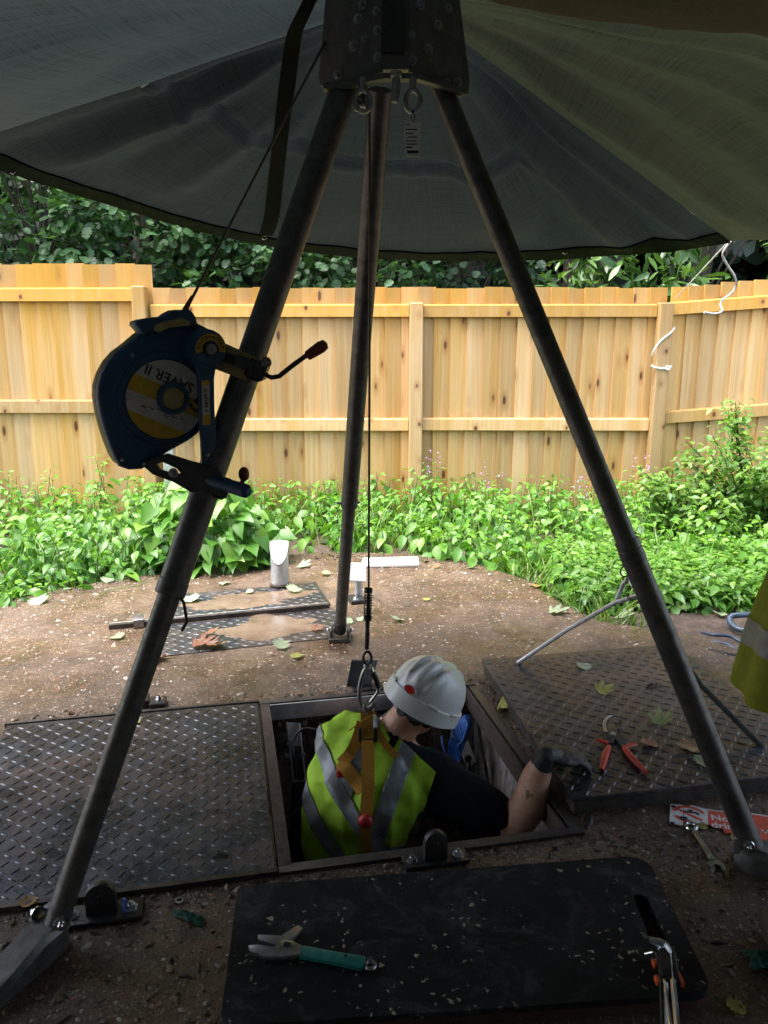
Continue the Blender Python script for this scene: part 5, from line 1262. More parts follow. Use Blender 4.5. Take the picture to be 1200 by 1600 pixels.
# ================================================================ ROPES
rp_a = frg[-1] + Vector((0, 0, .004)); ro = thing('white_rope', rp_a, 'taut white cord from the tarp corner over the fence post and knotted round it', 'rope')
pf = FY - .13
mb = MB(); mb.tube([rp_a, yp(1122, 395, 4.3), yp(1056, 466, pf)], .0042, 6); mb.build('taut_line', M['rope'], ro)
mb = MB(); mb.tube(resample([yp(1054, 512, FY - .10), yp(1048, 520, pf), yp(1032, 533, pf), yp(1022, 547, pf), yp(1018.5, 556, pf + .03)], 14), .0065, 6); mb.build('tail', M['rope'], ro)
mb = MB(); mb.tube(resample([yp(1018.5, 571, FY - .09), yp(1021, 573, pf), yp(1032, 576, pf), yp(1044, 575, pf), yp(1049, 572, FY - .1)], 14), .0075, 6); mb.torus(yp(1043.5, 575, pf - .008), (0, -1, .2), .014, .006, 14, 6); mb.build('loop', M['rope'], ro)
r2 = thing('white_rope', rp_a, 'slack loose end of white cord curling in front of the fence from the tarp corner', 'rope')
mb = MB(); mb.tube(resample([rp_a + Vector((.004, 0, -.004)), yp(1129, 397, 3.95), yp(1137, 415, 4.0), yp(1148, 432, 4.05), yp(1150, 446, 4.1), yp(1143, 458, 4.12), yp(1128, 470, 4.15), yp(1126, 478, 4.15), yp(1129, 484, 4.13), yp(1124, 489, 4.1), yp(1112, 490, 4.08), yp(1100, 488, 4.05)], 40), .0052, 6); mb.build('cord', M['rope'], r2, 60)
# ================================================================ KNEELING MAT
mp = [gp(372, 1384, MATZ), gp(1010, 1336, MATZ), gp(1117, 1552, MATZ), gp(343, 1604, MATZ)]
mo = round_poly([Vector((p.x, p.y, 0)) for p in mp], [.02, .07, .05, .03], 6)
slot = round_poly([Vector((*gp(x, y, MATZ)[:2], 0)) for x, y in [(988, 1397), (1012, 1399), (1046, 1468), (1018, 1474)]], .022, 4)
mt = thing('kneeling_mat', (mp[3] + mp[1]) / 2 - UP * MATZ, 'thick black kneeling mat flecked with pale paint, lying in front of the open hatch', 'kneeling mat')
cdt_prism(mo, [slot], MATZ - .016, MATZ, 'top').build('rubber_top', M['mat'], mt, 0)
cen = sum(mo, Vector()) / len(mo)
cdt_prism([cen + (p - cen) * .997 for p in mo], [slot], .004, MATZ - .0165, 'f').build('foam_base', M['matred'], mt, 0)

# ================================================================ TOOLS
def flat_dir(a, b): d = Vector((b.x - a.x, b.y - a.y, 0)); d.normalize(); return d, Vector((-d.y, d.x, 0))
# adjustable wrench
z0 = MATZ + .001; a, b = gp(440, 1487, z0), gp(594, 1516, z0); d, s = flat_dir(a, b); L_ = (b - a).length
def at(o, x, y, z): return o + d * x + s * y + UP * z
ow = a
aw = thing('adjustable_wrench', a, 'adjustable wrench with teal rubber handle lying on the black kneeling mat', 'wrench')
k = L_ / .29
prof = [(.06, .017, .009), (.10, .016, .011), (.17, .016, .011), (.235, .018, .012), (.245, .015, .010)]
mb = MB(); mb.rings([[at(ow, t * k, w * c_, .009 + h * e_) for c_, e_ in ((1, -.4), (1, .4), (.6, .8), (-.6, .8), (-1, .4), (-1, -.4), (-.6, -.8), (.6, -.8))] for t, w, h in prof]); mb.build('rubber_grip', M['teal'], aw, 40)
mb = MB(); mb.prism([at(ow, x, y, .004) for x, y in [(.05, .012), (.065, .014), (.065, -.014), (.05, -.014), (.01, -.032), (-.03, -.040), (-.066, -.030), (-.076, -.016), (-.056, -.008), (-.016, -.005), (-.004, .020), (.02, .022)]], UP * .012, .002)
mb.build('head', M['steel'], aw, 30)
mb = MB(); mb.prism([at(ow, x, y, .0055) for x, y in [(-.016, .002), (.014, .018), (.030, .068), (.014, .074), (-.010, .032), (-.068, .022), (-.062, .010)]], UP * .009, .0015); mb.build('moving_jaw', M['steel'], aw, 30)
mb = MB(); mb.lathe(at(ow, .012, .006, .0165), d, [(-.008, .004), (-.007, .0065), (.007, .0065), (.008, .004)], 12); mb.build('thumb_screw', M['darksteel'], aw, 40)
mb = MB(); mb.torus(at(ow, .262 * k, 0, .009), UP, .011, .0045, 16, 6); mb.build('hang_ring', M['steel'], aw, 40)
mb = MB(); mb.lathe(at(ow, .19 * k, .004, .0172), UP, [(0, .0055), (.001, .005)], 12); mb.build('hole_mark', M['black'], aw, 30)
# combination spanner
z0 = .0025; a, b = gp(1080, 1294, z0), gp(1117, 1352, z0); d, s = flat_dir(a, b); L_ = (b - a).length; ow = a
cs = thing('spanner', a, 'shiny chrome combination spanner lying beside the broken sign', 'spanner')
mb = MB(); mb.rings([[at(ow, t, w * c_, .005 + h * e_) for c_, e_ in ((1, -.5), (1, .5), (.5, .35), (-.5, .35), (-1, .5), (-1, -.5))] for t, w, h in [(.018, .009, .006), (.03, .0075, .006), (L_ * .5, .0075, .006), (L_ - .03, .009, .006), (L_ - .015, .012, .006)]]); mb.build('shank', M['chrome'], cs, 40)
mb = MB(); mb.torus(at(ow, 0, 0, .006), UP, .0155, .0055, 22, 8); mb.build('ring_end', M['chrome'], cs, 40)
J = []
for q in range(15):
    t = R(-50 + 100 * 0 + q * 0); 
jaw = [(-.012, .012), (-.004, .019), (.010, .023), (.024, .020), (.034, .013), (.030, .006), (.016, .009), (.008, .004), (.008, -.006), (.014, -.011), (.028, -.010), (.031, -.016), (.020, -.022), (.006, -.022), (-.008, -.015)]
mb = cdt_prism([at(ow, L_ + x, y, 0) for x, y in jaw], [], .002, .011, 'j'); mb.build('open_end', M['chrome'], cs, 30)
# red-handled pliers on the lid
z0 = LZ + .013; pv_ = gp(958, 1157, z0); pl = thing('pliers', pv_, 'red-handled cable cutting pliers lying open on the tread-plate lid', 'pliers')
def hnd(p0, p1, p2, w0=.010):
    mb = MB(); pts = resample([p0, p1, p2], 12); mb.tube(pts, [w0 * (.75 + .5 * math.sin(math.pi * (k / 11) ** .8)) for k in range(12)], 10, flat=.8, up=UP); return mb
q = lambda x, y, dz=.0: gp(x, y, z0 + dz) 
mb = hnd(q(952, 1166, .010), q(946, 1180, .010), q(940, 1203, .010)); mb.build('handle', M['redrubber'], pl, 50)
mb = hnd(q(974, 1166, .010), q(988, 1185, .010), q(1010, 1207, .010)); mb.build('handle', M['redrubber'], pl, 50)
mb = MB(); mb.tube([q(934, 1156, .012), q(950, 1161, .012)], .0095, 8, flat=.6, up=UP); mb.build('finger_guard', M['redrubber'], pl, 40)
mb = MB(); mb.tube([q(977, 1167, .012), q(994, 1162, .012)], .0095, 8, flat=.6, up=UP); mb.build('finger_guard', M['redrubber'], pl, 40)
mb = MB(); mb.prism([q(*c) for c in [(948, 1166), (957, 1166), (963, 1152), (968, 1140), (964, 1134), (954, 1134), (945, 1140), (944, 1152)]], UP * .012, .002); mb.build('jaw_plate', M['darksteel'], pl, 30)
mb = MB(); mb.prism([q(*c) for c in [(968, 1168), (979, 1166), (972, 1152), (970, 1142), (960, 1140), (955, 1148), (960, 1156)]], UP * .009, .002); mb.build('jaw_plate', M['darksteel'], pl, 30)
mb = MB(); pts = resample([q(947, 1145, .012), q(944, 1132, .012), q(948, 1122, .012), q(958, 1118, .012), q(967, 1120, .012)], 16); mb.tube(pts, [.006] * 8 + [.0055, .005, .0045, .004, .0035, .003, .0025, .0015], 8); mb.build('hooked_jaw', M['steel'], pl, 50)
mb = MB(); pts = resample([q(966, 1140, .012), q(972, 1134, .012), q(970, 1126, .012), q(962, 1130, .012)], 10); mb.tube(pts, .0045, 8); mb.build('lower_jaw', M['darksteel'], pl, 50)
mb = MB(); mb.lathe(q(958, 1147, .012), UP, [(0, .010), (.004, .009), (.005, .005)], 14); mb.build('pivot', M['steel'], pl, 40)
# hex key set
z0 = MATZ + .002; hx = thing('hex_key_set', gp(1045, 1520, z0), 'silver hex keys in a black and orange holder near the mat handle slot', 'hex keys')
q = lambda x, y, dz=.0: gp(x, y, z0 + dz)
mb = MB(); mb.prism([q(*c, .004) for c in [(1028, 1492), (1052, 1488), (1058, 1515), (1062, 1546), (1034, 1536), (1028, 1520)]], UP * .02, .004); mb.build('holder', M['blackpl'], hx, 30)
for (x, y) in ((1023, 1506), (1027, 1532), (1062, 1530)):
    mb = MB(); mb.box(q(x, y, .014), (.010, .020 if x < 1050 else .034, .014), bev=.002); mb.build('clip', M['orange'], hx, 30)
for k, (x0, y0, xb, yb, xe, ye, r) in enumerate([(1012, 1467, 1032, 1476, 1040, 1495, .0062), (1015, 1471, 1029, 1480, 1034, 1497, .0045), (1006, 1490, 1022, 1488, 1030, 1500, .0025), (1013, 1468, 1038, 1474, 1048, 1495, .0068)]):
    dz = .012 + .002 * k
    mb = MB(); tip = gp(1037 + 8 * k, 1640, MATZ + .014)
    tip = [gp(1041, 1636, z0 + dz), gp(1051, 1636, z0 + dz), gp(1034, 1630, z0 + dz), gp(1061, 1634, z0 + dz)][k]
    mb.tube(resample([q(x0, y0, dz + .012), q(xb, yb, dz + .006), q(xe, ye, dz)], 8) + [q(xe, ye, dz).lerp(tip, .5), tip], r, 6); mb.build('hex_key', M['chrome'], hx, 30)
# broken warning sign
z0 = .004
sg = thing('warning_sign', gp(1100, 1275, z0), 'broken red and white drinking-water warning sign lying flat behind the right tripod foot', 'sign')
X0 = gp(1046, 1287, z0); xe_ = gp(1240, 1295, z0); TL = gp(1047, 1257, z0); TR = gp(1141, 1270, z0)
d = Vector((TR.x - TL.x, TR.y - TL.y, 0)).normalized(); s = Vector((-d.y, d.x, 0))
def sp2(x, y, z=0.0): return Vector((TL.x, TL.y, z0 + z)) + d * x - s * y
ppm = (TR - TL).length / 94.0
def sq(px, py, z=0.0): p = gp(px, py, z0 + z); return p
mb = cdt_prism([sq(*c) for c in [(1047, 1257), (1068, 1259), (1067, 1291), (1046, 1287)]], [], z0, z0 + .003, 's'); mb.build('white_fragment', M['signwhite'], sg, 0)
mb = cdt_prism([sq(*c) for c in [(1068.5, 1261), (1076, 1262), (1080, 1259), (1106, 1266), (1106, 1290), (1090, 1288), (1078, 1283), (1069, 1280)]], [], z0, z0 + .003, 's'); mb.build('white_fragment', M['signwhite'], sg, 0)
mb = cdt_prism([sq(*c) for c in [(1106.3, 1266), (1142, 1270), (1175, 1272), (1215, 1278), (1240, 1283), (1245, 1330), (1222, 1334), (1208, 1324), (1196, 1318), (1170, 1310), (1154, 1304), (1149, 1301), (1134, 1303), (1128, 1294), (1106.3, 1290)]], [], z0, z0 + .003, 's'); mb.build('red_panel', M['signred'], sg, 0)
mb = cdt_prism([sq(*c) for c in [(1106.5, 1266.2), (1142, 1270.2), (1175, 1272.2), (1215, 1278.2), (1240, 1283.2), (1240, 1285), (1215, 1280), (1175, 1273.9), (1142, 1271.8), (1106.5, 1267.6)]], [], z0 + .0031, z0 + .0035, 's'); mb.build('white_border', M['signwhite'], sg, 0)
ux = (sq(1140, 1279.5) - sq(1110, 1276)).normalized(); uy = UP.cross(ux)
hgt = (sq(1112, 1272) - sq(1112, 1285)).length
mes = [text_mesh('Not', hgt * .88, sq(1110, 1278.5) + UP * .0033, ux, uy, .0002, align='LEFT', bold=.0009), text_mesh('drinking water', hgt * .88, sq(1110.5, 1290.0) + UP * .0033, ux, uy, .0002, align='LEFT', bold=.0009)]
link_mesh('lettering', join_meshes(mes, 'lettering'), M['signwhite'], sg)
cc = (sq(1077, 1270) + sq(1077, 1278)) / 2; rr = (sq(1049, 1272) - sq(1105, 1278)).length / 2
mb = MB(); 
for (a0, a1) in ((R(20), R(165)), (R(200), R(262))):
    rings = []
    for k in range(17):
        a = a0 + (a1 - a0) * k / 16; e = ux * math.cos(a) + uy * math.sin(a) * .92
        rings.append([cc + e * rr * .96 + UP * .0032, cc + e * rr * .74 + UP * .0032, cc + e * rr * .74 + UP * .0036, cc + e * rr * .96 + UP * .0036])
    mb.rings(rings)
mb.box(cc + UP * .0034, (rr * 1.6, rr * .2, .0004), ux * .8 - uy * .6, uy * .8 + ux * .6); mb.build('prohibition_ring', M['signred'], sg, 0)
mb = MB(); tq = cc + ux * rr * .15 + uy * rr * .22 + UP * .0039
mb.prism([tq + ux * x * rr + uy * y * rr for x, y in [(-.42, .10), (-.1, .10), (-.1, .20), (-.2, .20), (-.2, .27), (.14, .27), (.14, .20), (.04, .20), (.04, .10), (.3, .10), (.42, -.02), (.42, -.2), (.28, -.2), (.28, -.08), (-.42, -.06)]], UP * .0003)
mb.prism([cc - ux * rr * .42 - uy * rr * .62 + ux * x * rr + uy * y * rr + UP * .0039 for x, y in [(-.2, .3), (.26, .3), (.2, -.05), (-.14, -.05)]], UP * .0003); mb.build('tap_symbol', M['black'], sg, 0)
for (px, py) in ((1052, 1260), (1050.5, 1286)):
    mb = MB(); mb.lathe(sq(px, py, .0031), UP, [(0, .0075), (.0006, .007)], 12); mb.build('screw_hole', M['black'], sg, 30)
# washer and rags
z0 = .001; mb = MB(); c = gp(280, 1407, .004); mb.rings([[c + (Vector((math.cos(2 * math.pi * i / 20), math.sin(2 * math.pi * i / 20), 0))) * r + UP * z for r, z in ((.006, 0), (.013, 0), (.013, .002), (.006, .002), (.006, 0))] for i in range(21)], False, False); T(mb.build('washer', M['chrome'], base=c), 'single steel washer lying on the wet concrete by the left lug bracket', 'washer')
def rag(px, py, sx, sy, h, label, mat, cat='rag', z=0.0, seed=1.0, rot=0.0):
    c = gp(px, py, z); n = 16; mb = MB(); vs = []
    for j in range(n):
        for i in range(n):
            u, v = i / (n - 1) * 2 - 1, j / (n - 1) * 2 - 1; k = 1 + .35 * mnoise.noise(Vector((math.atan2(v, u) * 1.1, seed, 0)))
            x, y = u * sx * k, v * sy * k; zz = h * max(0, 1 - (u * u + v * v) * .5) * (.5 + .9 * abs(mnoise.noise(Vector((u * 2.2 + seed, v * 2.2, seed))))) + .0025
            vs.append(c + Vector((x * math.cos(rot) - y * math.sin(rot), x * math.sin(rot) + y * math.cos(rot), zz)))
    mb.add(vs, [(j * n + i, j * n + i + 1, (j + 1) * n + i + 1, (j + 1) * n + i) for j in range(n - 1) for i in range(n - 1)])
    return T(mb.build('rag', mat, base=c, smooth=60), label, cat)
rag(295, 1436, .045, .014, .02, 'scrap of dark green plastic on wet concrete between the left plate and the mat', M['greenrag'], seed=2.0, rot=-.4)
rag(152, 1288, .014, .010, .016, 'tiny dark green scrap on the closed plate right of the left tripod leg', M['greenrag'], z=.013, seed=5)
rag(1190, 1503, .035, .03, .022, 'dark green rag at the right edge beside the mat', M['greenrag'], seed=8)
rag(345, 1337, .02, .008, .008, 'black smear of old rubber on the closed tread plate near its right end', M['blackpl'], 'debris', z=.013, seed=11)
rag(1022, 1072, .035, .010, .012, 'dark twisted scrap on the open lid left of the right tripod leg', M['blackpl'], 'debris', z=LZ + .013, seed=14, rot=.2)

# ================================================================ FALLEN LEAVES
def sycamore(n=5):
    v = [(0, 0, .05)]; pts = []
    for i in range(n):
        a = R(-84 + 168 * i / (n - 1)) ; r = (.62, .88, 1.08, .88, .62)[i]
        for da, k in ((-19, .58), (-9, .84), (-4, .88), (0, 1.0), (5, .87), (10, .80), (19, .56)):
            pts.append((r * k * math.sin(a + R(da)), r * k * math.cos(a + R(da))))
    out = [(-.10, -.12)] + pts + [(.10, -.12)]
    v += [(x, y, .10 * abs(x) + .12 * (x * x + y * y) - .05) for x, y in out]
    f = [(0, k + 1, k) for k in range(1, len(out))] + [(0, 1, len(out))]
    return v, f
SY_V, SY_F = sycamore()
def leaf_thing(px, py, sz, tint, label, z=0.0, kind='oak', group='fallen leaves on the slab', curl=.15, a=None):
    c = gp(px, py, z + .004); a = rnd.uniform(0, 6.28) if a is None else a
    D = np.array([(math.cos(a), math.sin(a), rnd.uniform(-.05, .2))]); Nn = np.array([(rnd.uniform(-.25, .25), rnd.uniform(-.35, .1), 1)])
    X, Y, Z = basis(D, Nn); tv = np.array(OK_V if kind == 'oak' else SY_V, float).copy()
    if kind == 'oak': tv[:, 1] -= .5; tv[:, 0] *= 1.25
    tv[:, 2] += curl * (tv[:, 0] ** 2 * 2 + tv[:, 1] ** 2) + .06 * np.array([mnoise.noise(Vector((q[0] * 3, q[1] * 3, px))) for q in tv])
    tv[:, 2] -= tv[:, 2].min()
    o = scatter('fallen_leaf', tv, OK_F if kind == 'oak' else SY_F, np.array([c]), X, Y, np.array([(0, 0, 1.0)]), np.array([[sz, sz, sz]]), np.array([tint]), M['fallen'], base=c)
    return T(o, label, 'leaf', group)
PT = .010
for a_ in [
    (320, 991, .10, .12, 'brown curled leaf at the top of the little pile on the rear front plate', PT, 'syc'), (305, 1008, .11, .05, 'rusty red-brown leaf at the left of the leaf pile on the front rear plate', PT, 'syc'),
    (345, 1006, .10, .28, 'tan leaf at the right of the leaf pile on the front rear plate', PT, 'syc'), (326, 1006, .07, .0, 'dark crumpled leaf in the middle of the leaf pile', PT + .01, 'syc'),
    (250, 1027, .09, .10, 'orange-brown leaf lying on concrete at the left end of the front rear plate', 0, 'syc'), (297, 937, .11, .97, 'large pale green leaf beside the left tripod leg collar', PT, 'oak'),
    (460, 922, .10, .95, 'pale green leaf right of the vent pipe foot', PT, 'oak'), (440, 1008, .09, .9, 'pale oak leaf on the edge of the sandy puddle', PT, 'oak'),
    (464, 1026, .07, .55, 'yellow-green leaf on concrete below the front rear plate', 0, 'oak'), (490, 984, .07, .05, 'dark brown curled leaf left of the middle tripod foot', PT, 'syc'),
    (183, 996, .08, .85, 'pale leaf alone on the bare concrete left of the tripod leg', 0, 'oak'), (544, 972, .06, .95, 'pale leaf touching the right of the middle tripod foot', 0, 'oak'),
    (563, 968, .05, .95, 'small pale leaf left of the shock absorber spring', 0, 'oak'), (625, 968, .07, .97, 'pale star-shaped leaf alone right of the shock absorber', 0, 'syc'),
    (666, 937, .05, .6, 'small olive leaf on the far right of the slab', 0, 'oak'), (681, 886, .06, .2, 'brown leaf just right of the white board', 0, 'oak'),
    (838, 916, .09, .35, 'brown and cream leaf near the right curve of the slab', 0, 'oak'), (862, 957, .11, .9, 'pale leaf at the slab edge under the silver stay', 0, 'syc'),
    (968, 962, .11, .85, 'big pale leaf on the grass edge right of the silver stay', 0, 'syc'), (1148, 946, .15, .97, 'large pale leaf on the bare soil at the right', -.05, 'syc'),
    (1125, 960, .08, .85, 'smaller pale leaf left of the large one on the bare soil', -.05, 'oak'), (210, 1127, .06, .6, 'yellow-green leaf at the far edge of the closed left plate', PT, 'oak'),
    (782, 1101, .08, .5, 'yellow-green leaf between the hatch frame and the open lid', .01, 'syc'), (912, 1042, .07, .97, 'bluish green leaf on the far part of the open lid', LZ + PT, 'oak'),
    (938, 1081, .075, .5, 'curled olive leaf with its stalk up on the open lid', LZ + PT, 'syc'), (1033, 1131, .085, .7, 'pale olive leaf on the lid right of the pliers', LZ + PT, 'syc'),
    (1015, 1163, .07, .2, 'small tan leaf on the lid beside the red handle', LZ + PT, 'oak'), (1090, 1172, .09, .3, 'tan torn leaf on the lid just left of the right tripod leg', LZ + PT, 'syc'),
    (1102, 1190, .09, .85, 'grey-green leaf flat on the lid next to the right tripod leg', LZ + PT, 'oak'), (440, 888, .06, .95, 'pale leaf scrap behind the vent pipe', 0, 'oak'),
    (468, 884, .10, .9, 'pale torn leaf right of the vent pipe top on the slab', 0, 'syc'), (508, 896, .06, .8, 'cream leaf left of the middle tripod leg on the rear plate', PT, 'oak'),
    (350, 912, .07, .95, 'pale leaf under the edge of the bindweed heap', 0, 'oak'), (60, 940, .12, .97, 'pale leaf under the bindweed at the far left slab edge', 0, 'oak'),
    (168, 908, .09, .97, 'pale leaf by the creeping vine on the left of the slab', 0, 'oak'), (45, 1410, .05, .3, 'small ochre leaf scrap at the lower left corner of the closed plate', PT, 'oak'),
    (1098, 1292, .03, .45, 'tiny yellow scrap below the broken sign', 0, 'oak'), (1150, 1310, .035, .4, 'yellow leaf scrap at the torn lower edge of the sign', 0, 'oak'), (1150, 1575, .05, .45, 'olive leaf by the right end of the mat', 0, 'oak'), (390, 925, .05, .85, 'pale small leaf on the rearmost plate left of the vent pipe', PT, 'oak')]:
    px, py, sz, tt, lab_, z, kd = a_
    leaf_thing(px, py, sz * .86, tt, lab_, z, kd)

# ================================================================ HOSES on the bare soil
def hose(pts, r, label, mat, z=-.03, name='hose'):
    P = resample([gp(x, y, z + dz) for x, y, dz in pts], 40); mb = MB(); mb.tube(P, r, 8); return T(mb.build(name, mat, base=P[0], smooth=60), label, 'hose')
hose([(1280, 958, .0), (1200, 960, .03), (1160, 961, .04), (1142, 963, .03), (1140, 972, .01), (1150, 981, 0), (1175, 988, 0), (1290, 1010, 0)], .016, 'thick blue-grey hose bent in a loop on the bare soil at the right', M['hoseblue'])
hose([(1098, 988, 0), (1115, 992, .02), (1140, 994, .02), (1160, 1004, .01), (1200, 1022, 0)], .009, 'thin grey cable end nearest the loop of hose', M['hoseblue'])
hose([(1080, 1005, 0), (1110, 1004, .02), (1135, 1007, .03), (1155, 1018, .02), (1210, 1040, 0)], .011, 'blue-grey hose end in the middle of the cables by the lid', M['hoseblue'])
hose([(1090, 1014, 0), (1100, 1012, .01), (1120, 1013, .02), (1140, 1021, .01), (1200, 1035, 0)], .010, 'slim grey hose just behind the thick black sleeve', M['hoseblue'])
hose([(1097, 1019, 0), (1110, 1020, .015), (1160, 1028, .02), (1230, 1030, 0)], .018, 'thick black sleeved cable lying beside the lid', M['blackpl'])
hose([(1122, 1046, .0), (1126, 1045, .015), (1150, 1050, .01), (1230, 1064, 0)], .009, 'short black cable end poking out under the hi-vis coat hem', M['blackpl'])
hose([(1188, 1105, .0), (1196, 1116, .0), (1215, 1140, 0)], .007, 'black cable on the slab just below the hi-vis coat hem', M['blackpl'], .01)

# ================================================================ INSIDE THE PIT
def PW(px, py, v):            # a point in the plane parallel to the far wall, v metres along the shaft
    return onp(px, py, HL(0, v), HV)
vw = .525
ch = thing('float_arm', PW(462, 1150, .45), 'steel channel bracket with black pump and green cap in the left of the pit', 'bracket')
A_, B_ = PW(470, 1205, .40), PW(466, 1140, .46)
mb = MB()
tl, tr, br, bl_ = PW(447, 1128, .47), PW(468, 1130, .47), PW(477, 1222, .36), PW(457, 1222, .36)
nn = (tr - tl).cross(bl_ - tl).normalized(); nn = nn if nn.y < 0 else -nn
mb.prism([tl, tr, br, bl_], -nn * .004); mb.prism([tl, tl + (tr - tl) * .08, bl_ + (br - bl_) * .08, bl_], nn * .022); mb.prism([tr, tr - (tr - tl) * .08, br - (br - bl_) * .08, br], nn * .022); mb.build('channel', M['galv'], ch, 0)
mb = MB(); mb.prism([PW(449, 1165, .425), PW(471, 1166, .425), PW(475, 1218, .36), PW(458, 1218, .36)], nn * .008, .001); mb.build('cover', M['darksteel'], ch, 30)
for x, y in ((449, 1180), (473, 1179), (452, 1162)):
    mb = MB(); mb.hexbolt(PW(x, y, .41) + nn * .01, nn, .007, .01); mb.build('bolt', M['chrome'], ch, 30)
mb = MB(); pb = PW(470, 1258, .36); mb.lathe(pb + UP * .09, -UP, [(0, .03), (.01, .036), (.085, .038), (.09, .042), (.11, .042)], 18); mb.build('pump', M['blackpl'], ch, 40)
mb = MB(); mb.lathe(pb - UP * .02, -UP, [(0, .043), (.004, .045), (.035, .044), (.045, .03)], 18); mb.build('green_cap', M['greenpl'], ch, 40)
cb = thing('black_cable', PW(500, 1140, .46), 'black cable looping from the channel bracket to the coil on the far pit wall', 'cable')
mb = MB(); mb.tube(resample([PW(463, 1214, .34), PW(458, 1180, .36), PW(458, 1160, .40), PW(466, 1144, .42), PW(480, 1138, .43), PW(505, 1143, .45), PW(540, 1150, .46)], 30), .0055, 7); mb.build('cable', M['blackpl'], cb, 60)
co = thing('cable_coil', PW(530, 1145, .48), 'coil of black cable hung on the far pit wall behind the orange strap', 'cable coil')
for k in range(7):
    mb = MB(); c = PW(533 + k * .5, 1150 + k * 2.2, .49 - .012 * k); mb.torus(c, (.1, -1, .5), .075 - .004 * k, .0055, 30, 6, sx=1.15); mb.build('turn', M['blackpl'] if k % 3 else M['hoseblue'], co, 60)  # every third turn blue-grey: highlights on black cable put into the colour
rlq = thing('cable_rail', PW(560, 1128, .52), 'grey steel rail bolted along the far pit wall', 'rail')
p = PW(495, 1129, .52); q = PW(700, 1103, .52); mb = MB(); mb.box((p + q) / 2, ((q - p).length, .02, .012), q - p, HV, UP, bev=.002); mb.build('rail', M['steel'], rlq, 30)
for x, y in ((476, 1130), (502, 1137), (598, 1124), (437, 1133)):
    mb = MB(); mb.hexbolt(PW(x, y, .535), -HV, .009, .010); mb.build('bolt', M['chrome'], rlq, 30)
mb = MB(); p = PW(467, 1115, .52); mb.box(p, (.035, .03, .02), HU, HV, bev=.003); T(mb.build('wall_clip', M['signwhite'], base=p), 'small chipped whitish clip on the far pit wall above the channel bracket', 'clip')
# blue cable coil and socket plate on the right side
bc = thing('blue_cable', PW(715, 1150, .40), 'bundle of bright blue cable tied and hung beside the white socket plate in the pit', 'cable')
for k in range(8):
    x0 = 698 + k * 3.2; vv = .38 - .010 * k; rr_ = rnd.uniform(-2, 2)
    mb = MB(); mb.tube(resample([PW(708 + k * 1.6, 1214 + rr_ * 6, vv - .03), PW(702 + k * 2.4, 1185 + rr_, vv), PW(703 + k * 3.2, 1160, vv), PW(712 + k * 2.6, 1138, vv + .01), PW(724 + k * 1.0, 1120 + k, vv + .02), PW(733 - k * .6, 1120 + k * 1.6, vv + .02), PW(735 - k * .6, 1134, vv), PW(727 - k * .5, 1156, vv - .01), PW(719 - k * .6, 1180 - k * 2, vv - .02)], 30), .0046, 7); mb.build('strand', M['bluecable'], bc, 60)
mb = MB(); mb.tube(resample([PW(706, 1205, .35), PW(698, 1180, .36), PW(692, 1165, .38), PW(690, 1150, .42)], 12), .0046, 7); mb.build('strand', M['bluecable'], bc, 60)
mb = MB(); c = PW(717, 1150, .36); mb.torus(c, (.35, -.2, .9), .034, .004, 18, 6, sx=1.1); mb.build('cable_tie', M['blackpl'], bc, 50)
sk = thing('socket_plate', PW(733, 1180, .42), 'white socket plate with a black plug in the right of the pit', 'socket')
tl, tr, br, bl_ = PW(700, 1125, .47), PW(716, 1122, .47), PW(745, 1190, .36), PW(731, 1201, .36)
nn = (tr - tl).cross(bl_ - tl).normalized(); nn = nn if nn.y < 0 else -nn
mb = MB(); mb.prism([tl, tr, br, bl_], -nn * .016, .003); mb.build('plate', M['white'], sk, 30)
mb = MB(); c = PW(731, 1185, .37); mb.lathe(c, nn, [(0, .014), (.018, .013), (.022, .008)], 14); mb.tube(resample([c + nn * .018, c + nn * .04 - UP * .01, c + nn * .03 - UP * .07, c - UP * .25], 10), .0045, 6); mb.build('plug', M['blackpl'], sk, 40)
# ================================================================ PEOPLE
def limb(mb, pts, rad, n=12, flat=1.0, up=None):
    pts = [Vector(p) for p in pts]; cnt = len(pts) * 5
    P = resample(pts, cnt); d = [0.0]
    for a, b in zip(pts[:-1], pts[1:]): d.append(d[-1] + (b - a).length)
    rr = [float(np.interp(d[-1] * i / (cnt - 1), d, rad)) for i in range(cnt)]
    mb.tube(P, rr, n, True, flat, up)
    mb.ball(P[0], rr[0], 10, 6); mb.ball(P[-1], rr[-1], 10, 6)
def make_head(mb, c, f, u):
    """skull, jaw, brow, nose, lips, ears grown together; f faces forward"""
    r = f.cross(u).normalized()
    P = lambda x, y, z: c + r * x + f * y + u * z
    mb.ball(c, (.076, .096, .098), 18, 12, r, f, u)
    mb.ball(P(0, .030, -.055), (.062, .062, .066), 16, 10, r, f, u)
    mb.ball(P(0, .055, -.098), (.034, .030, .024), 12, 8, r, f, u)
    mb.ball(P(0, .086, .006), (.050, .014, .014), 12, 8, r, f, u)
    mb.tube([P(0, .092, .0), P(0, .108, -.028), P(0, .106, -.036)], [.009, .0125, .011], 10)
    for s in (-1, 1): mb.ball(P(s * .011, .099, -.036), .0075, 8, 6)
    mb.ball(P(0, .091, -.062), (.023, .010, .006), 10, 6, r, f, u); mb.ball(P(0, .090, -.071), (.020, .010, .007), 10, 6, r, f, u)
    for s in (-1, 1):
        mb.ball(P(s * .046, .066, -.03), (.022, .020, .018), 10, 7, r, f, u)
        mb.ball(P(s * .079, -.008, -.018), (.010, .020, .033), 10, 8, r, f, u)
    return P, r
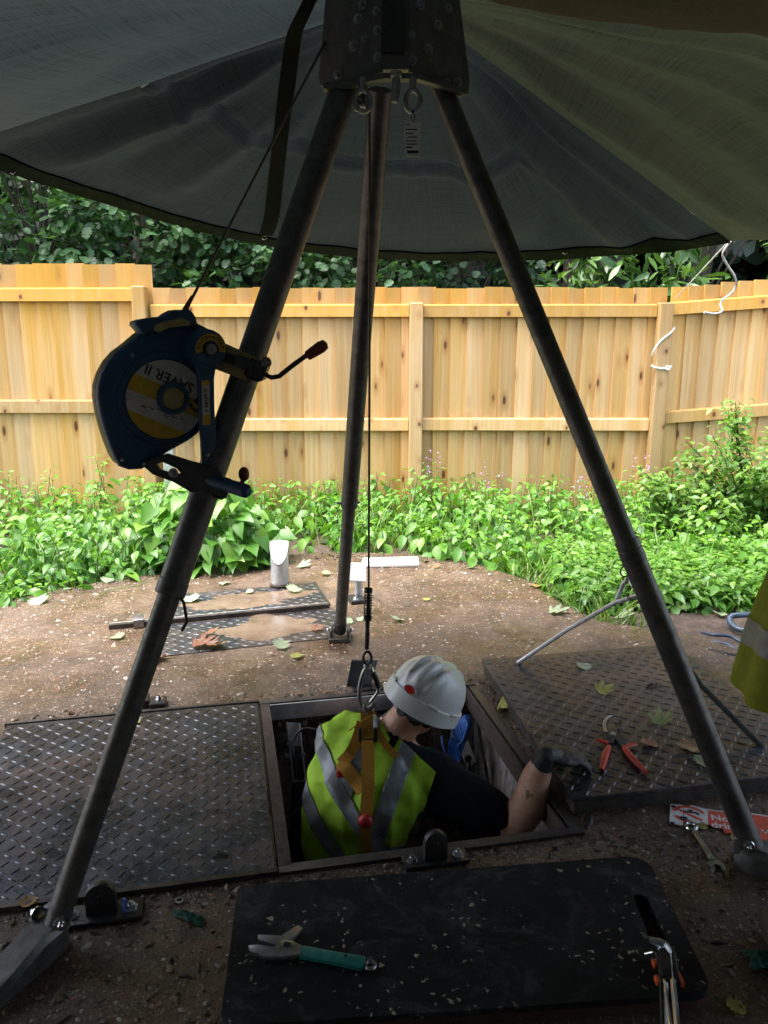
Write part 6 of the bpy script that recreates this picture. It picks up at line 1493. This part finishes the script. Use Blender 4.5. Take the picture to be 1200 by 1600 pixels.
def eyes(P, r, f, u, parent):
    for s in (-1, 1):
        mb = MB(); mb.ball(P(s * .031, .079, -.010), .0115, 12, 8); o = mb.build('eye', M['signwhite'], parent, 60)
        mb = MB(); mb.ball(P(s * .031, .0865, -.010), (.0052, .0052, .0052), 10, 6); mb.build('iris', M['hair'], o, 60)
def make_hand(mb, w, d, n, side, curl=(.5, .6, .6, .65), scale=1.0, tcurl=.3):
    """palm and five separate bent fingers; d along the hand, n out of its back, side=+1 puts the thumb on d x n"""
    d = d.normalized(); n = (n - d * n.dot(d)).normalized(); t = d.cross(n) * side; k = scale
    P = lambda x, y, z: w + d * (x * k) + t * (y * k) + n * (z * k)
    mb.ball(P(.045, 0, 0), (.058 * k, .043 * k, .017 * k), 14, 9, d, t, n); mb.ball(P(.012, 0, 0), (.035 * k, .030 * k, .021 * k), 12, 8, d, t, n)
    mb.ball(P(.03, .024, -.008), (.032 * k, .020 * k, .016 * k), 12, 8, d, t, n)
    for (y0, ang, L, c) in zip((.030, .010, -.011, -.031), (.20, .05, -.10, -.27), ((.042, .026, .021), (.046, .030, .022), (.043, .027, .021), (.034, .021, .018)), curl):
        a = 0.0; p = P(.080 - abs(y0 - .01) * .3, y0, .002); pts = [P(.045, y0 * .8, 0), p]; di = (d + t * ang).normalized()
        for l, ci in zip(L, (c * .6, c, c * .7)):
            a += ci; p = p + (di * math.cos(a) - n * math.sin(a)) * (l * k); pts.append(p)
        limb(mb, pts, [.0105 * k, .0096 * k, .0088 * k, .0080 * k, .0068 * k], 9)
    td = (d * .55 + t * .8 - n * .25).normalized(); p0 = P(.015, .022, -.006); p1 = p0 + td * (.042 * k); t2 = (d * (.8 + tcurl * .2) + t * (.55 - tcurl) - n * .25).normalized(); p2 = p1 + t2 * (.033 * k); p3 = p2 + (t2 - t * tcurl * .4).normalized() * (.026 * k)
    limb(mb, [p0, p1, p2, p3], [.0135 * k, .0125 * k, .0108 * k, .0085 * k], 9)

def helmet(c, f, u, parent):
    r = f.cross(u).normalized()
    def P(th, z, k=1.0, crest=True):
        """th round the rim (0 = front), z 0 rim .. 1 top"""
        e = math.cos(z * math.pi / 2) ** .62; a_, b_ = .148, .124
        x = b_ * math.sin(th) * e; y = a_ * math.cos(th) * e; h = .128 * math.sin(z * math.pi / 2)
        if crest:
            for xc, hh, ww in ((0, .012, .015), (-.046, .010, .009), (.046, .010, .009)):
                g = math.exp(-((x - xc) / ww) ** 4) * min(1, max(0, (z - .16) / .12)); h += hh * g * .8; y += hh * g * .7 * math.cos(th) * e
        return c + (r * x + f * y) * k + u * h
    H = thing('hard_hat', (0, 0, 0), None, None); H.parent = parent; H.location = c - wloc(parent)
    n = 96; rings = []
    for z in [0, .03, .06, .1, .14, .18, .23, .28, .34, .4, .47, .54, .61, .68, .75, .82, .88, .93, .97, .995]:
        rings.append([P(2 * math.pi * i / n, z) for i in range(n)])
    mb = MB(); mb.rings(rings, True, False); b = len(mb.v); mb.v.append(P(0, 1.0)); k0 = (len(rings) - 1) * n
    for i in range(n): mb.f.append((k0 + i, k0 + (i + 1) % n, b))
    mb.build('shell', M['helmet'], H, 50)
    # lower skirt with a ledge, deeper at the back, peak at the front
    rings = []
    for (dz, k, fw) in ((.012, 1.0, 0), (.010, 1.055, 0), (.002, 1.065, .1), (-.030, 1.075, .6), (-.034, 1.08, 1.0), (-.0345, 1.05, 1.0), (-.028, 1.04, .6), (.0, 1.0, .1)):
        rr = []
        for i in range(n):
            th = 2 * math.pi * i / n; ct = math.cos(th); pk = max(0, ct) ** 3 * .045 * fw
            q = c + (r * (.124 * math.sin(th)) + f * (.148 * ct)) * k + f * pk + u * (dz * (1.0 if ct < .2 else 1.0 - .55 * (ct - .2)) + max(0, -ct) * -.012 * (1 if dz < 0 else 0))
            rr.append(q)
        rings.append(rr)
    rings.append(rings[0]); mb = MB(); mb.rings(rings, True, False); mb.build('brim', M['helmet'], H, 40)
    for th in (R(100), R(-100), R(140), R(-140)):
        q = c + r * (.130 * math.sin(th)) + f * (.155 * math.cos(th)) + u * .012; tv = (r * math.cos(th) - f * math.sin(th)).normalized(); nv = (r * math.sin(th) + f * math.cos(th)).normalized()
        mb = MB(); mb.box(q, (.036, .008, .010), tv, nv, u, bev=.003); mb.build('slot_cover', M['helmet'], H, 30)
    nb = (-f * .96 + u * .28).normalized(); q = c - f * .1535 + u * .022; ut = (u + f * .28).normalized()
    mb = MB(); n2 = 26
    ringb = lambda k, o: [q + r * (.021 * k * math.cos(2 * math.pi * i / n2)) + ut * (.0125 * k * math.sin(2 * math.pi * i / n2)) + nb * o for i in range(n2)]
    mb.rings([ringb(1.12, -.010), ringb(1.12, .003), ringb(1.02, .005)]); mb.build('badge_rim', M['labelw'], H, 40)
    mb = MB(); mb.rings([ringb(1.0, .0045), ringb(.98, .006)]); bo = mb.build('badge', M['redbadge'], H, 40)
    # harness of the hat: band, ratchet knob
    mb = MB(); rings = []
    for (dz, k) in ((-.010, .80), (-.045, .80), (-.045, .775), (-.010, .775)):
        rings.append([c + (r * (.124 * math.sin(2 * math.pi * i / 48)) + f * (.140 * math.cos(2 * math.pi * i / 48))) * k + u * (dz - .022 * max(0, -math.cos(2 * math.pi * i / 48))) for i in range(48)])
    rings.append(rings[0]); mb.rings(rings, True, False); mb.build('headband', M['hoseblue'], H, 40)
    kc = c - f * .116 - u * .058; mb = MB(); mb.lathe(kc, -f, [(0, .017), (.008, .018), (.012, .015)], 18); mb.build('ratchet_knob', M['blackpl'], H, 30)
    return r

# ---- worker in the hatch
f0 = Vector((.45, .80, -.40)).normalized(); u0 = Vector((.42, 0, .88)); u0 = (u0 - f0 * u0.dot(f0)).normalized()
hc = yp(674, 1074, 2.47)                       # middle of the hat
hat_c = hc - u0 * .036; skull = hat_c - u0 * .022 + f0 * .0
pelvis = Vector((-.285, 2.35, -.50)); N0 = Vector((.012, 2.40, .125))
Rs, Ls = Vector((.185, 2.365, .018)), Vector((-.125, 2.455, .085))
El, Wr = Vector((.425, 2.30, -.125)), gp(853, 1182, .140)
wk = thing('person', (-.2, 2.42, PD), 'worker in white hard hat, hi-vis vest and orange harness standing in the open hatch', 'person')
r0 = f0.cross(u0)
mb = MB(); Pf, _ = make_head(mb, skull, f0, u0)
limb(mb, [N0 + Vector((.0, .01, -.03)), N0.lerp(skull, .45) - f0 * .012, skull - u0 * .045 - f0 * .018], [.072, .062, .060], 14)
limb(mb, [Rs.lerp(El, .3), Rs.lerp(El, .7), El], [.060, .058, .054], 14)
fa = El.lerp(Wr, .35) + Vector((.012, -.008, 0))
limb(mb, [El, fa, El.lerp(Wr, .7), Wr], [.056, .060, .048, .030], 14)
# torso, far arm and legs under the clothes (one skin)
limb(mb, [pelvis, pelvis.lerp(N0, .4), pelvis.lerp(N0, .78), N0], [.12, .115, .12, .06], 14)
limb(mb, [N0, Rs], [.055, .05]); limb(mb, [N0, Ls], [.055, .05])
Le, Lw = Vector((-.16, 2.70, -.12)), Vector((.03, 2.87, -.03))
limb(mb, [Ls, Le], [.05, .042]); limb(mb, [Le, Le.lerp(Lw, .35), Lw], [.043, .044, .029])
body = link_mesh('body', fuse(mb, 'body', .0085, 3), None, wk)
# tattoo: soft dark patches on the outer forearm
m, c_, a_ = M['skin_nt']; tat = El.lerp(Wr, .52) + Vector((-.012, -.036, .012)) - wloc(body)
vm = m.new('ShaderNodeVectorMath', operation='DISTANCE'); m.link(m.co, vm.inputs[0]); vm.inputs[1].default_value = tat
tn = m.math('ADD', m.math('MULTIPLY', vm.outputs['Value'], 24.0), m.math('MULTIPLY', m.noise(m.co, 70, 3, .5), 1.1))
c2_ = m.mix(m.ramp(tn, [(0.98 * 1.0, .62), (1.0, 0.0)]), c_, (.035, .04, .045)); m.col(c2_)
tt = m.ramp
body.data.materials.clear(); body.data.materials.append(M['skin'])
eyes(Pf, r0, f0, u0, wk)
# hair at nape and sides below the hat
mb = MB(); mb.ball(skull - f0 * .010 + u0 * .004, (.080, .094, .094), 18, 12, r0, f0, u0)
for s in (-1, 1): mb.ball(skull + r0 * (s * .066) - f0 * .012 - u0 * .02, (.014, .045, .04), 12, 8, r0, f0, u0)
mb.ball(skull - f0 * .064 - u0 * .042, (.058, .030, .046), 12, 8, r0, f0, u0)
hm_ = fuse(mb, 'hair', .008, 2, .002, 60); bm = bmesh.new(); bm.from_mesh(hm_)
bmesh.ops.delete(bm, geom=[v for v in bm.verts if ((v.co - skull).dot(f0) > .045 and (v.co - skull).dot(u0) < .05)], context='VERTS'); bm.to_mesh(hm_); bm.free()
link_mesh('hair', hm_, M['hair'], wk)
helmet(hat_c, f0, u0, wk)
# t-shirt
mb = MB()
spine = resample([pelvis, pelvis.lerp(N0, .35) + Vector((-.01, 0, 0)), pelvis.lerp(N0, .7) + Vector((.0, -.012, 0)), N0], 30)
lat = (Rs - Ls); ax = (N0 - pelvis).normalized(); lat = (lat - ax * lat.dot(ax) * .5).normalized()
def torso_rings(kx, ky, tops=1.0):
    rings = []
    for i, p in enumerate(spine):
        t = i / 29; w = np.interp(t, [0, .2, .45, .7, .84, .92, 1.0], [.170, .162, .175, .190, .185, .135, .075]) * kx; dp = np.interp(t, [0, .3, .7, .86, 1.0], [.118, .115, .128, .105, .068]) * ky
        l = lat; cc_ = p + (Rs + Ls - 2 * N0) * .0 
        bk = l.cross(ax).normalized()
        rings.append((p, l, bk, w, dp, t))
    return rings
TR_ = torso_rings(1.0, 1.0)
mb.rings([[p + l * (w * math.copysign(abs(math.cos(a)) ** .85, math.cos(a))) + bk * (dp * math.sin(a)) for a in [2 * math.pi * k / 28 for k in range(28)]] for p, l, bk, w, dp, t in TR_])
limb(mb, [N0.lerp(Rs, .4), Rs, Rs.lerp(El, .5) + Vector((0, 0, -.012)), Rs.lerp(El, .74)], [.060, .080, .085, .077], 16)
limb(mb, [Rs + Vector((-.02, 0, -.05)), Rs.lerp(El, .45) + Vector((-.01, 0, -.05))], [.09, .065], 14)
limb(mb, [N0.lerp(Ls, .4), Ls, Ls.lerp(Le, .72)], [.07, .08, .066], 16)
limb(mb, [N0 + Vector((0, 0, -.04)), N0 + (skull - N0) * .22], [.084, .070], 16)
link_mesh('t_shirt', fuse(mb, 't_shirt', .009, 3, .008, 11.0, 2.0), M['navy'], wk)
mb = MB(); e1 = Rs.lerp(El, .74); dd = (El - Rs).normalized(); mb.torus(e1 + dd * .066 + Vector((0, 0, -.004)), dd, .040, .003, 28, 6); mb.build('sleeve_cuff', M['navy'], wk, 60)
# hi-vis vest: a loose open-sided shell cut clean at armhole, hem and neck
from mathutils.bvhtree import BVHTree
mb = MB(); bka = lat.cross(ax).normalized()
rings = []
for p, l, bk, w, dp, t in TR_:
    fl_ = .06 * max(0, .6 - t); w_, d_ = w + .020 + fl_, dp + .022 + .6 * fl_
    rings.append([p + l * (w_ * math.copysign(abs(math.cos(a)) ** .85, math.cos(a))) + bk * (d_ * math.sin(a)) for a in [2 * math.pi * k / 36 for k in range(36)]])
mb.rings(rings)
limb(mb, [N0.lerp(Rs, .25), Rs, Rs.lerp(El, .3)], [.076, .094, .094], 18); limb(mb, [N0.lerp(Ls, .25), Ls, Ls.lerp(Le, .3)], [.098, .120, .100], 18)
limb(mb, [Rs + Vector((-.03, 0, -.05)), Rs.lerp(El, .3) + Vector((-.02, 0, -.06))], [.09, .08], 14)
vme = fuse(mb, 'hi_vis_vest', .0085, 5, .019, 9.0, 6.0)
def cut(me, planes, name):
    bm = bmesh.new(); bm.from_mesh(me)
    for co, no in planes:      # keeps the side the normal points away from
        bmesh.ops.bisect_plane(bm, geom=bm.verts[:] + bm.edges[:] + bm.faces[:], dist=1e-6, plane_co=co, plane_no=no, clear_outer=True)
    m2 = bpy.data.meshes.new(name); bm.to_mesh(m2); bm.free()
    m2.polygons.foreach_set('use_smooth', [True] * len(m2.polygons)); return m2
armd = (Le - Ls).normalized(); nk = (skull - N0).normalized()
vplanes = [(Rs - lat * .012, (lat + ax * .06).normalized()), (Ls + armd * .03, (armd - lat * .5).normalized()), (N0 + nk * .035, nk), (pelvis + ax * .06, -ax)]
vme = cut(vme, vplanes, 'hi_vis_vest')
bvh = BVHTree.FromPolygons([v.co.copy() for v in vme.vertices], [tuple(p.vertices) for p in vme.polygons])
def solid(o, th):
    md = o.modifiers.new('t', 'SOLIDIFY'); md.thickness = th; md.offset = -1; return o
def on_back(px, py, off=.008):
    d = ray(px, py).normalized(); h = bvh.ray_cast(C0, d)
    return C0 + d * ((h[3] if h[0] is not None else 2.72) - off)
def inflate(me, k):
    co = [v.co + v.normal * k for v in me.vertices]
    for v, c in zip(me.vertices, co): v.co = c
    return me
def tape(planes, k=.0045):
    m2 = inflate(cut(vme, planes, 'reflective_strip'), k); return m2
bn = (ax * .88 + lat * .47).normalized(); tapes = []
for (px, py) in ((547, 1268), (516, 1318)):
    c = on_back(px, py, 0); tapes.append(tape([(c + bn * .024, bn), (c - bn * .024, -bn), (c + lat * .22, lat)]))
cR = on_back(612, 1236, 0); cL = on_back(556, 1190, 0); vnm = (lat + ax * .04).normalized(); band1 = on_back(547, 1268, 0)
for c in (cR, cL): tapes.append(tape([(c + vnm * .027, vnm), (c - vnm * .027, -vnm), (band1 + bn * .025, -bn)], .0048))
vest = solid(link_mesh('hi_vis_vest', vme, M['hivis'], wk), .003)
for m2 in tapes: solid(link_mesh('reflective_strip', m2, M['reflect'], vest), .0015)
# trousers and boots down in the shaft
mb = MB(); hipR, hipL = pelvis + lat * .085, pelvis - lat * .085
ftR, ftL = Vector((-.10, 2.36, PD + .09)), Vector((-.34, 2.42, PD + .09))
limb(mb, [hipR, hipR.lerp(ftR, .5) + Vector((.01, .03, 0)), ftR], [.105, .078, .062], 14); limb(mb, [hipL, hipL.lerp(ftL, .5) + Vector((-.01, .03, 0)), ftL], [.105, .078, .062], 14)
limb(mb, [hipL + Vector((0, 0, .05)), hipR + Vector((0, 0, .05))], [.12, .12], 14); link_mesh('trousers', fuse(mb, 'trousers', .012, 2, .006, 12), M['trouser'], wk)
for ft in (ftR, ftL):
    mb = MB(); mb.ball(ft + Vector((0, .07, -.045)), (.05, .14, .045), 14, 8); limb(mb, [ft + Vector((0, 0, .06)), ft + Vector((0, .01, -.04))], [.06, .055], 12); link_mesh('boot', fuse(mb, 'boot', .009, 2), M['boot'], wk)
# gloves
hd = Vector((.92, .36, -.20)).normalized()
mb = MB(); make_hand(mb, Wr + hd * .012, hd, Vector((-.05, -.10, 1)), -1, (.55, .72, .78, .78), 1.28, .45); limb(mb, [Wr - (Wr - El).normalized() * .035, Wr, Wr + hd * .035], [.039, .036, .030], 14)
link_mesh('glove', fuse(mb, 'glove', .0034, 1, .0012, 45), M['glove'], wk)
mb = MB(); d2 = (Lw - Le).normalized(); make_hand(mb, Lw, d2, Vector((0, .2, 1)), -1, (.6, .7, .7, .7)); limb(mb, [Lw - d2 * .03, Lw + d2 * .02], [.034, .032], 12); link_mesh('glove', fuse(mb, 'glove', .006, 2), M['glove'], wk)
# harness straps
hs_ = thing('safety_harness', (0, 0, 0), None, None); hs_.parent = wk; hs_.location = yp(573, 1180, 2.3) - wloc(wk)
def strap(pts, w, nrm, mat=None, th=.0035, name='strap'):
    P = resample([Vector(p) for p in pts], max(8, len(pts) * 6)); mb = MB(); rings = []
    for i, p in enumerate(P):
        d = (P[min(i + 1, len(P) - 1)] - P[max(i - 1, 0)]).normalized(); n = Vector(nrm(p) if callable(nrm) else nrm); n = (n - d * n.dot(d)).normalized(); s = d.cross(n)
        rings.append([p - s * w / 2, p + s * w / 2, p + s * w / 2 + n * th, p - s * w / 2 + n * th])
    mb.rings(rings); return mb.build(name, mat or M['strap'], hs_, 30)
toC = lambda p: (C0 - p)
ringp = yp(573, 1112, 2.36)
strap([ringp + UP * .004, yp(574, 1150, 2.33), on_back(575, 1185, .03), on_back(575, 1225, .014), on_back(573, 1262), on_back(571, 1285)], .040, toC)
strap([on_back(571, 1290), on_back(571, 1320), on_back(573, 1352)], .036, toC)
strap([yp(566, 1128, 2.345), yp(556, 1160, 2.34), on_back(546, 1178, .02), on_back(533, 1192, .012)], .036, toC)
strap([on_back(531, 1190, .018), on_back(542, 1202, .016), on_back(557, 1222, .014), on_back(567, 1236, .012)], .042, toC)
strap([yp(588, 1138, 2.35), on_back(600, 1160, .012), on_back(617, 1180, .006), on_back(628, 1194, -.012)], .022, toC)
mb = MB(); c = on_back(571, 1283, .014); mb.ball(c, (.024, .016, .022), 14, 8); mb.build('red_pad', M['redrubber'], hs_, 60)
mb = MB(); c = on_back(533, 1208, .006); mb.box(c, (.030, .016, .030), bev=.005); mb.build('red_buckle', M['redrubber'], hs_, 30)
mb = MB(); mb.torus(yp(577, 1106, 2.36), (.4, -1, .1), .024, .0045, 24, 8, sx=.8, up=UP); mb.build('d_ring', M['steel'], hs_, 60)
mb = MB(); cbk = yp(574, 1157, 2.325); mb.box(cbk, (.048, .010, .016), bev=.004); mb.box(cbk + Vector((-.024, 0, .02)), (.010, .010, .05), bev=.003); mb.box(cbk + Vector((.026, .0, .02)), (.014, .012, .05), bev=.003); mb.build('strap_buckle', M['blackpl'], hs_, 30)
mb = MB(); mb.tube([yp(545, 1142, 2.33), yp(566, 1126, 2.33), yp(588, 1113, 2.33)], .0022, 5); mb.build('cable_tie', M['strap'], hs_, 40)

# ---- second worker, only the coat hem is in the picture
ox, oy = 1.10, 1.60
w2 = thing('person', (ox, oy, 0), 'person in a long grubby hi-vis coat with a grey band, standing at the right edge', 'person')
mb = MB(); f2 = Vector((-.55, .75, -.35)).normalized(); u2 = Vector((0, .25, 1)); u2 = (u2 - f2 * u2.dot(f2)).normalized(); sk2 = Vector((ox - .04, oy + .05, 1.60))
P2, r2_ = make_head(mb, sk2, f2, u2); lt2 = Vector((.80, .6, 0))
limb(mb, [(ox, oy, 1.40), tuple(sk2 - u2 * .05)], [.06, .056]); limb(mb, [(ox, oy, .95), (ox, oy, 1.2), (ox, oy, 1.42)], [.13, .14, .07])
sR, sL = Vector((ox, oy, 1.37)) + lt2 * .19, Vector((ox, oy, 1.37)) - lt2 * .19
sR2, sL2 = sR + Vector((.03, .02, -.31)), sL + Vector((.05, -.03, -.31))
hR, hL = sR2 + Vector((-.06, .06, -.25)), sL2 + Vector((.06, .05, -.25))
for a, b, c in ((sR, sR2, hR), (sL, sL2, hL)): limb(mb, [Vector((ox, oy, 1.38)), a], [.055, .05]); limb(mb, [a, b], [.05, .042]); limb(mb, [b, c], [.042, .029]); make_hand(mb, c, (c - b), Vector((1, -.6, 0)), 1, (.4, .4, .4, .4))
body2 = link_mesh('body', fuse(mb, 'body', .0085, 3), M['skin'], w2); eyes(P2, r2_, f2, u2, w2)
helmet(sk2 + u2 * .022, f2, u2, w2)
mb = MB(); rings = []
for z, wx_, wy_ in ((.735, .335, .20), (.76, .332, .20), (.9, .300, .185), (1.1, .235, .155), (1.28, .215, .135), (1.37, .19, .11), (1.42, .11, .08), (1.46, .075, .07)):
    rr = []
    for k in range(72):
        a = 2 * math.pi * k / 72; fo = 1 + .055 * math.sin(a * 11 + z * 3 + 1.5 * math.sin(a * 2)) * abs(math.sin(a * 2.3 + 1)) * max(0, (1.2 - z)) + .02 * mnoise.noise(Vector((math.cos(a) * 3, math.sin(a) * 3, z * 5)))
        rr.append(Vector((ox, oy, z)) + Vector((1, .12, 0)) * (wx_ * fo * math.cos(a)) + Vector((-.12, 1, 0)) * (wy_ * fo * math.sin(a)) + UP * (.018 * math.sin(a * 3 + .6) if z < .765 else 0) - UP * (.05 * math.cos(a) if z < .765 else 0) * -.6)
    rings.append(rr)
zr = resample([Vector((0, 0, i)) for i in range(8)], 30)
fine = []
for k in range(31):
    t = k / 30 * 7; i = min(6, int(t)); q = t - i; fine.append([rings[i][j].lerp(rings[i + 1][j], q) for j in range(72)])
mb.rings(fine, True, False); coat = mb.build('hi_vis_coat', M['hivis_dark'], w2, 60)
md = coat.modifiers.new('t', 'SOLIDIFY'); md.thickness = .006; md.offset = -1
for a_, b_, c_ in ((sR, sR2, hR), (sL, sL2, hL)):
    mb = MB(); limb(mb, [a_ + UP * .0, b_, b_.lerp(c_, .8)], [.085, .068, .056], 16); mb.build('coat_sleeve', M['hivis_dark'], coat, 60)
def coat_band(z0_, z1_, nm='reflective_strip'):
    mb = MB(); R2 = []
    for zz in (z0_, (z0_ + z1_) / 2, z1_):
        k = min(29, max(0, next((i for i in range(30) if fine[i + 1][36].z >= zz), 29))); rr = []
        for j in range(72):
            col = [fine[i][j] for i in range(31)]; i = next((i for i in range(30) if col[i + 1].z >= zz), 29); q = (zz - col[i].z) / max(1e-6, col[i + 1].z - col[i].z); p = col[i].lerp(col[i + 1], q); o_ = (p - Vector((ox, oy, p.z))).normalized(); rr.append(p + o_ * .003)
        R2.append(rr)
    mb.rings(R2, True, False); mb.build(nm, M['reflect'], coat, 60)
coat_band(.80, .855)
mb = MB(); f3 = [[q + (q - Vector((ox, oy, q.z))).normalized() * .002 for q in fine[i]] for i in (0, 1)]
mb = MB(); 
for s in (-1, 1):
    limb(mb, [Vector((ox, oy, .92)) + lt2 * (.09 * s), Vector((ox, oy + .02, .5)) + lt2 * (.10 * s), Vector((ox, oy, .10)) + lt2 * (.12 * s)], [.11, .08, .062], 14)
limb(mb, [Vector((ox, oy, .95)) - lt2 * .08, Vector((ox, oy, .95)) + lt2 * .08], [.12, .12], 14); link_mesh('trousers', fuse(mb, 'trousers', .012, 2, .006, 12), M['trouser'], w2)
for s in (-1, 1):
    ft = Vector((ox, oy, .09)) + lt2 * (.12 * s); mb = MB(); mb.ball(ft + Vector((-.04, .06, -.045)), (.055, .13, .044), 14, 8); limb(mb, [ft + UP * .05, ft - UP * .04], [.06, .055], 12); link_mesh('boot', fuse(mb, 'boot', .009, 2), M['boot'], w2)
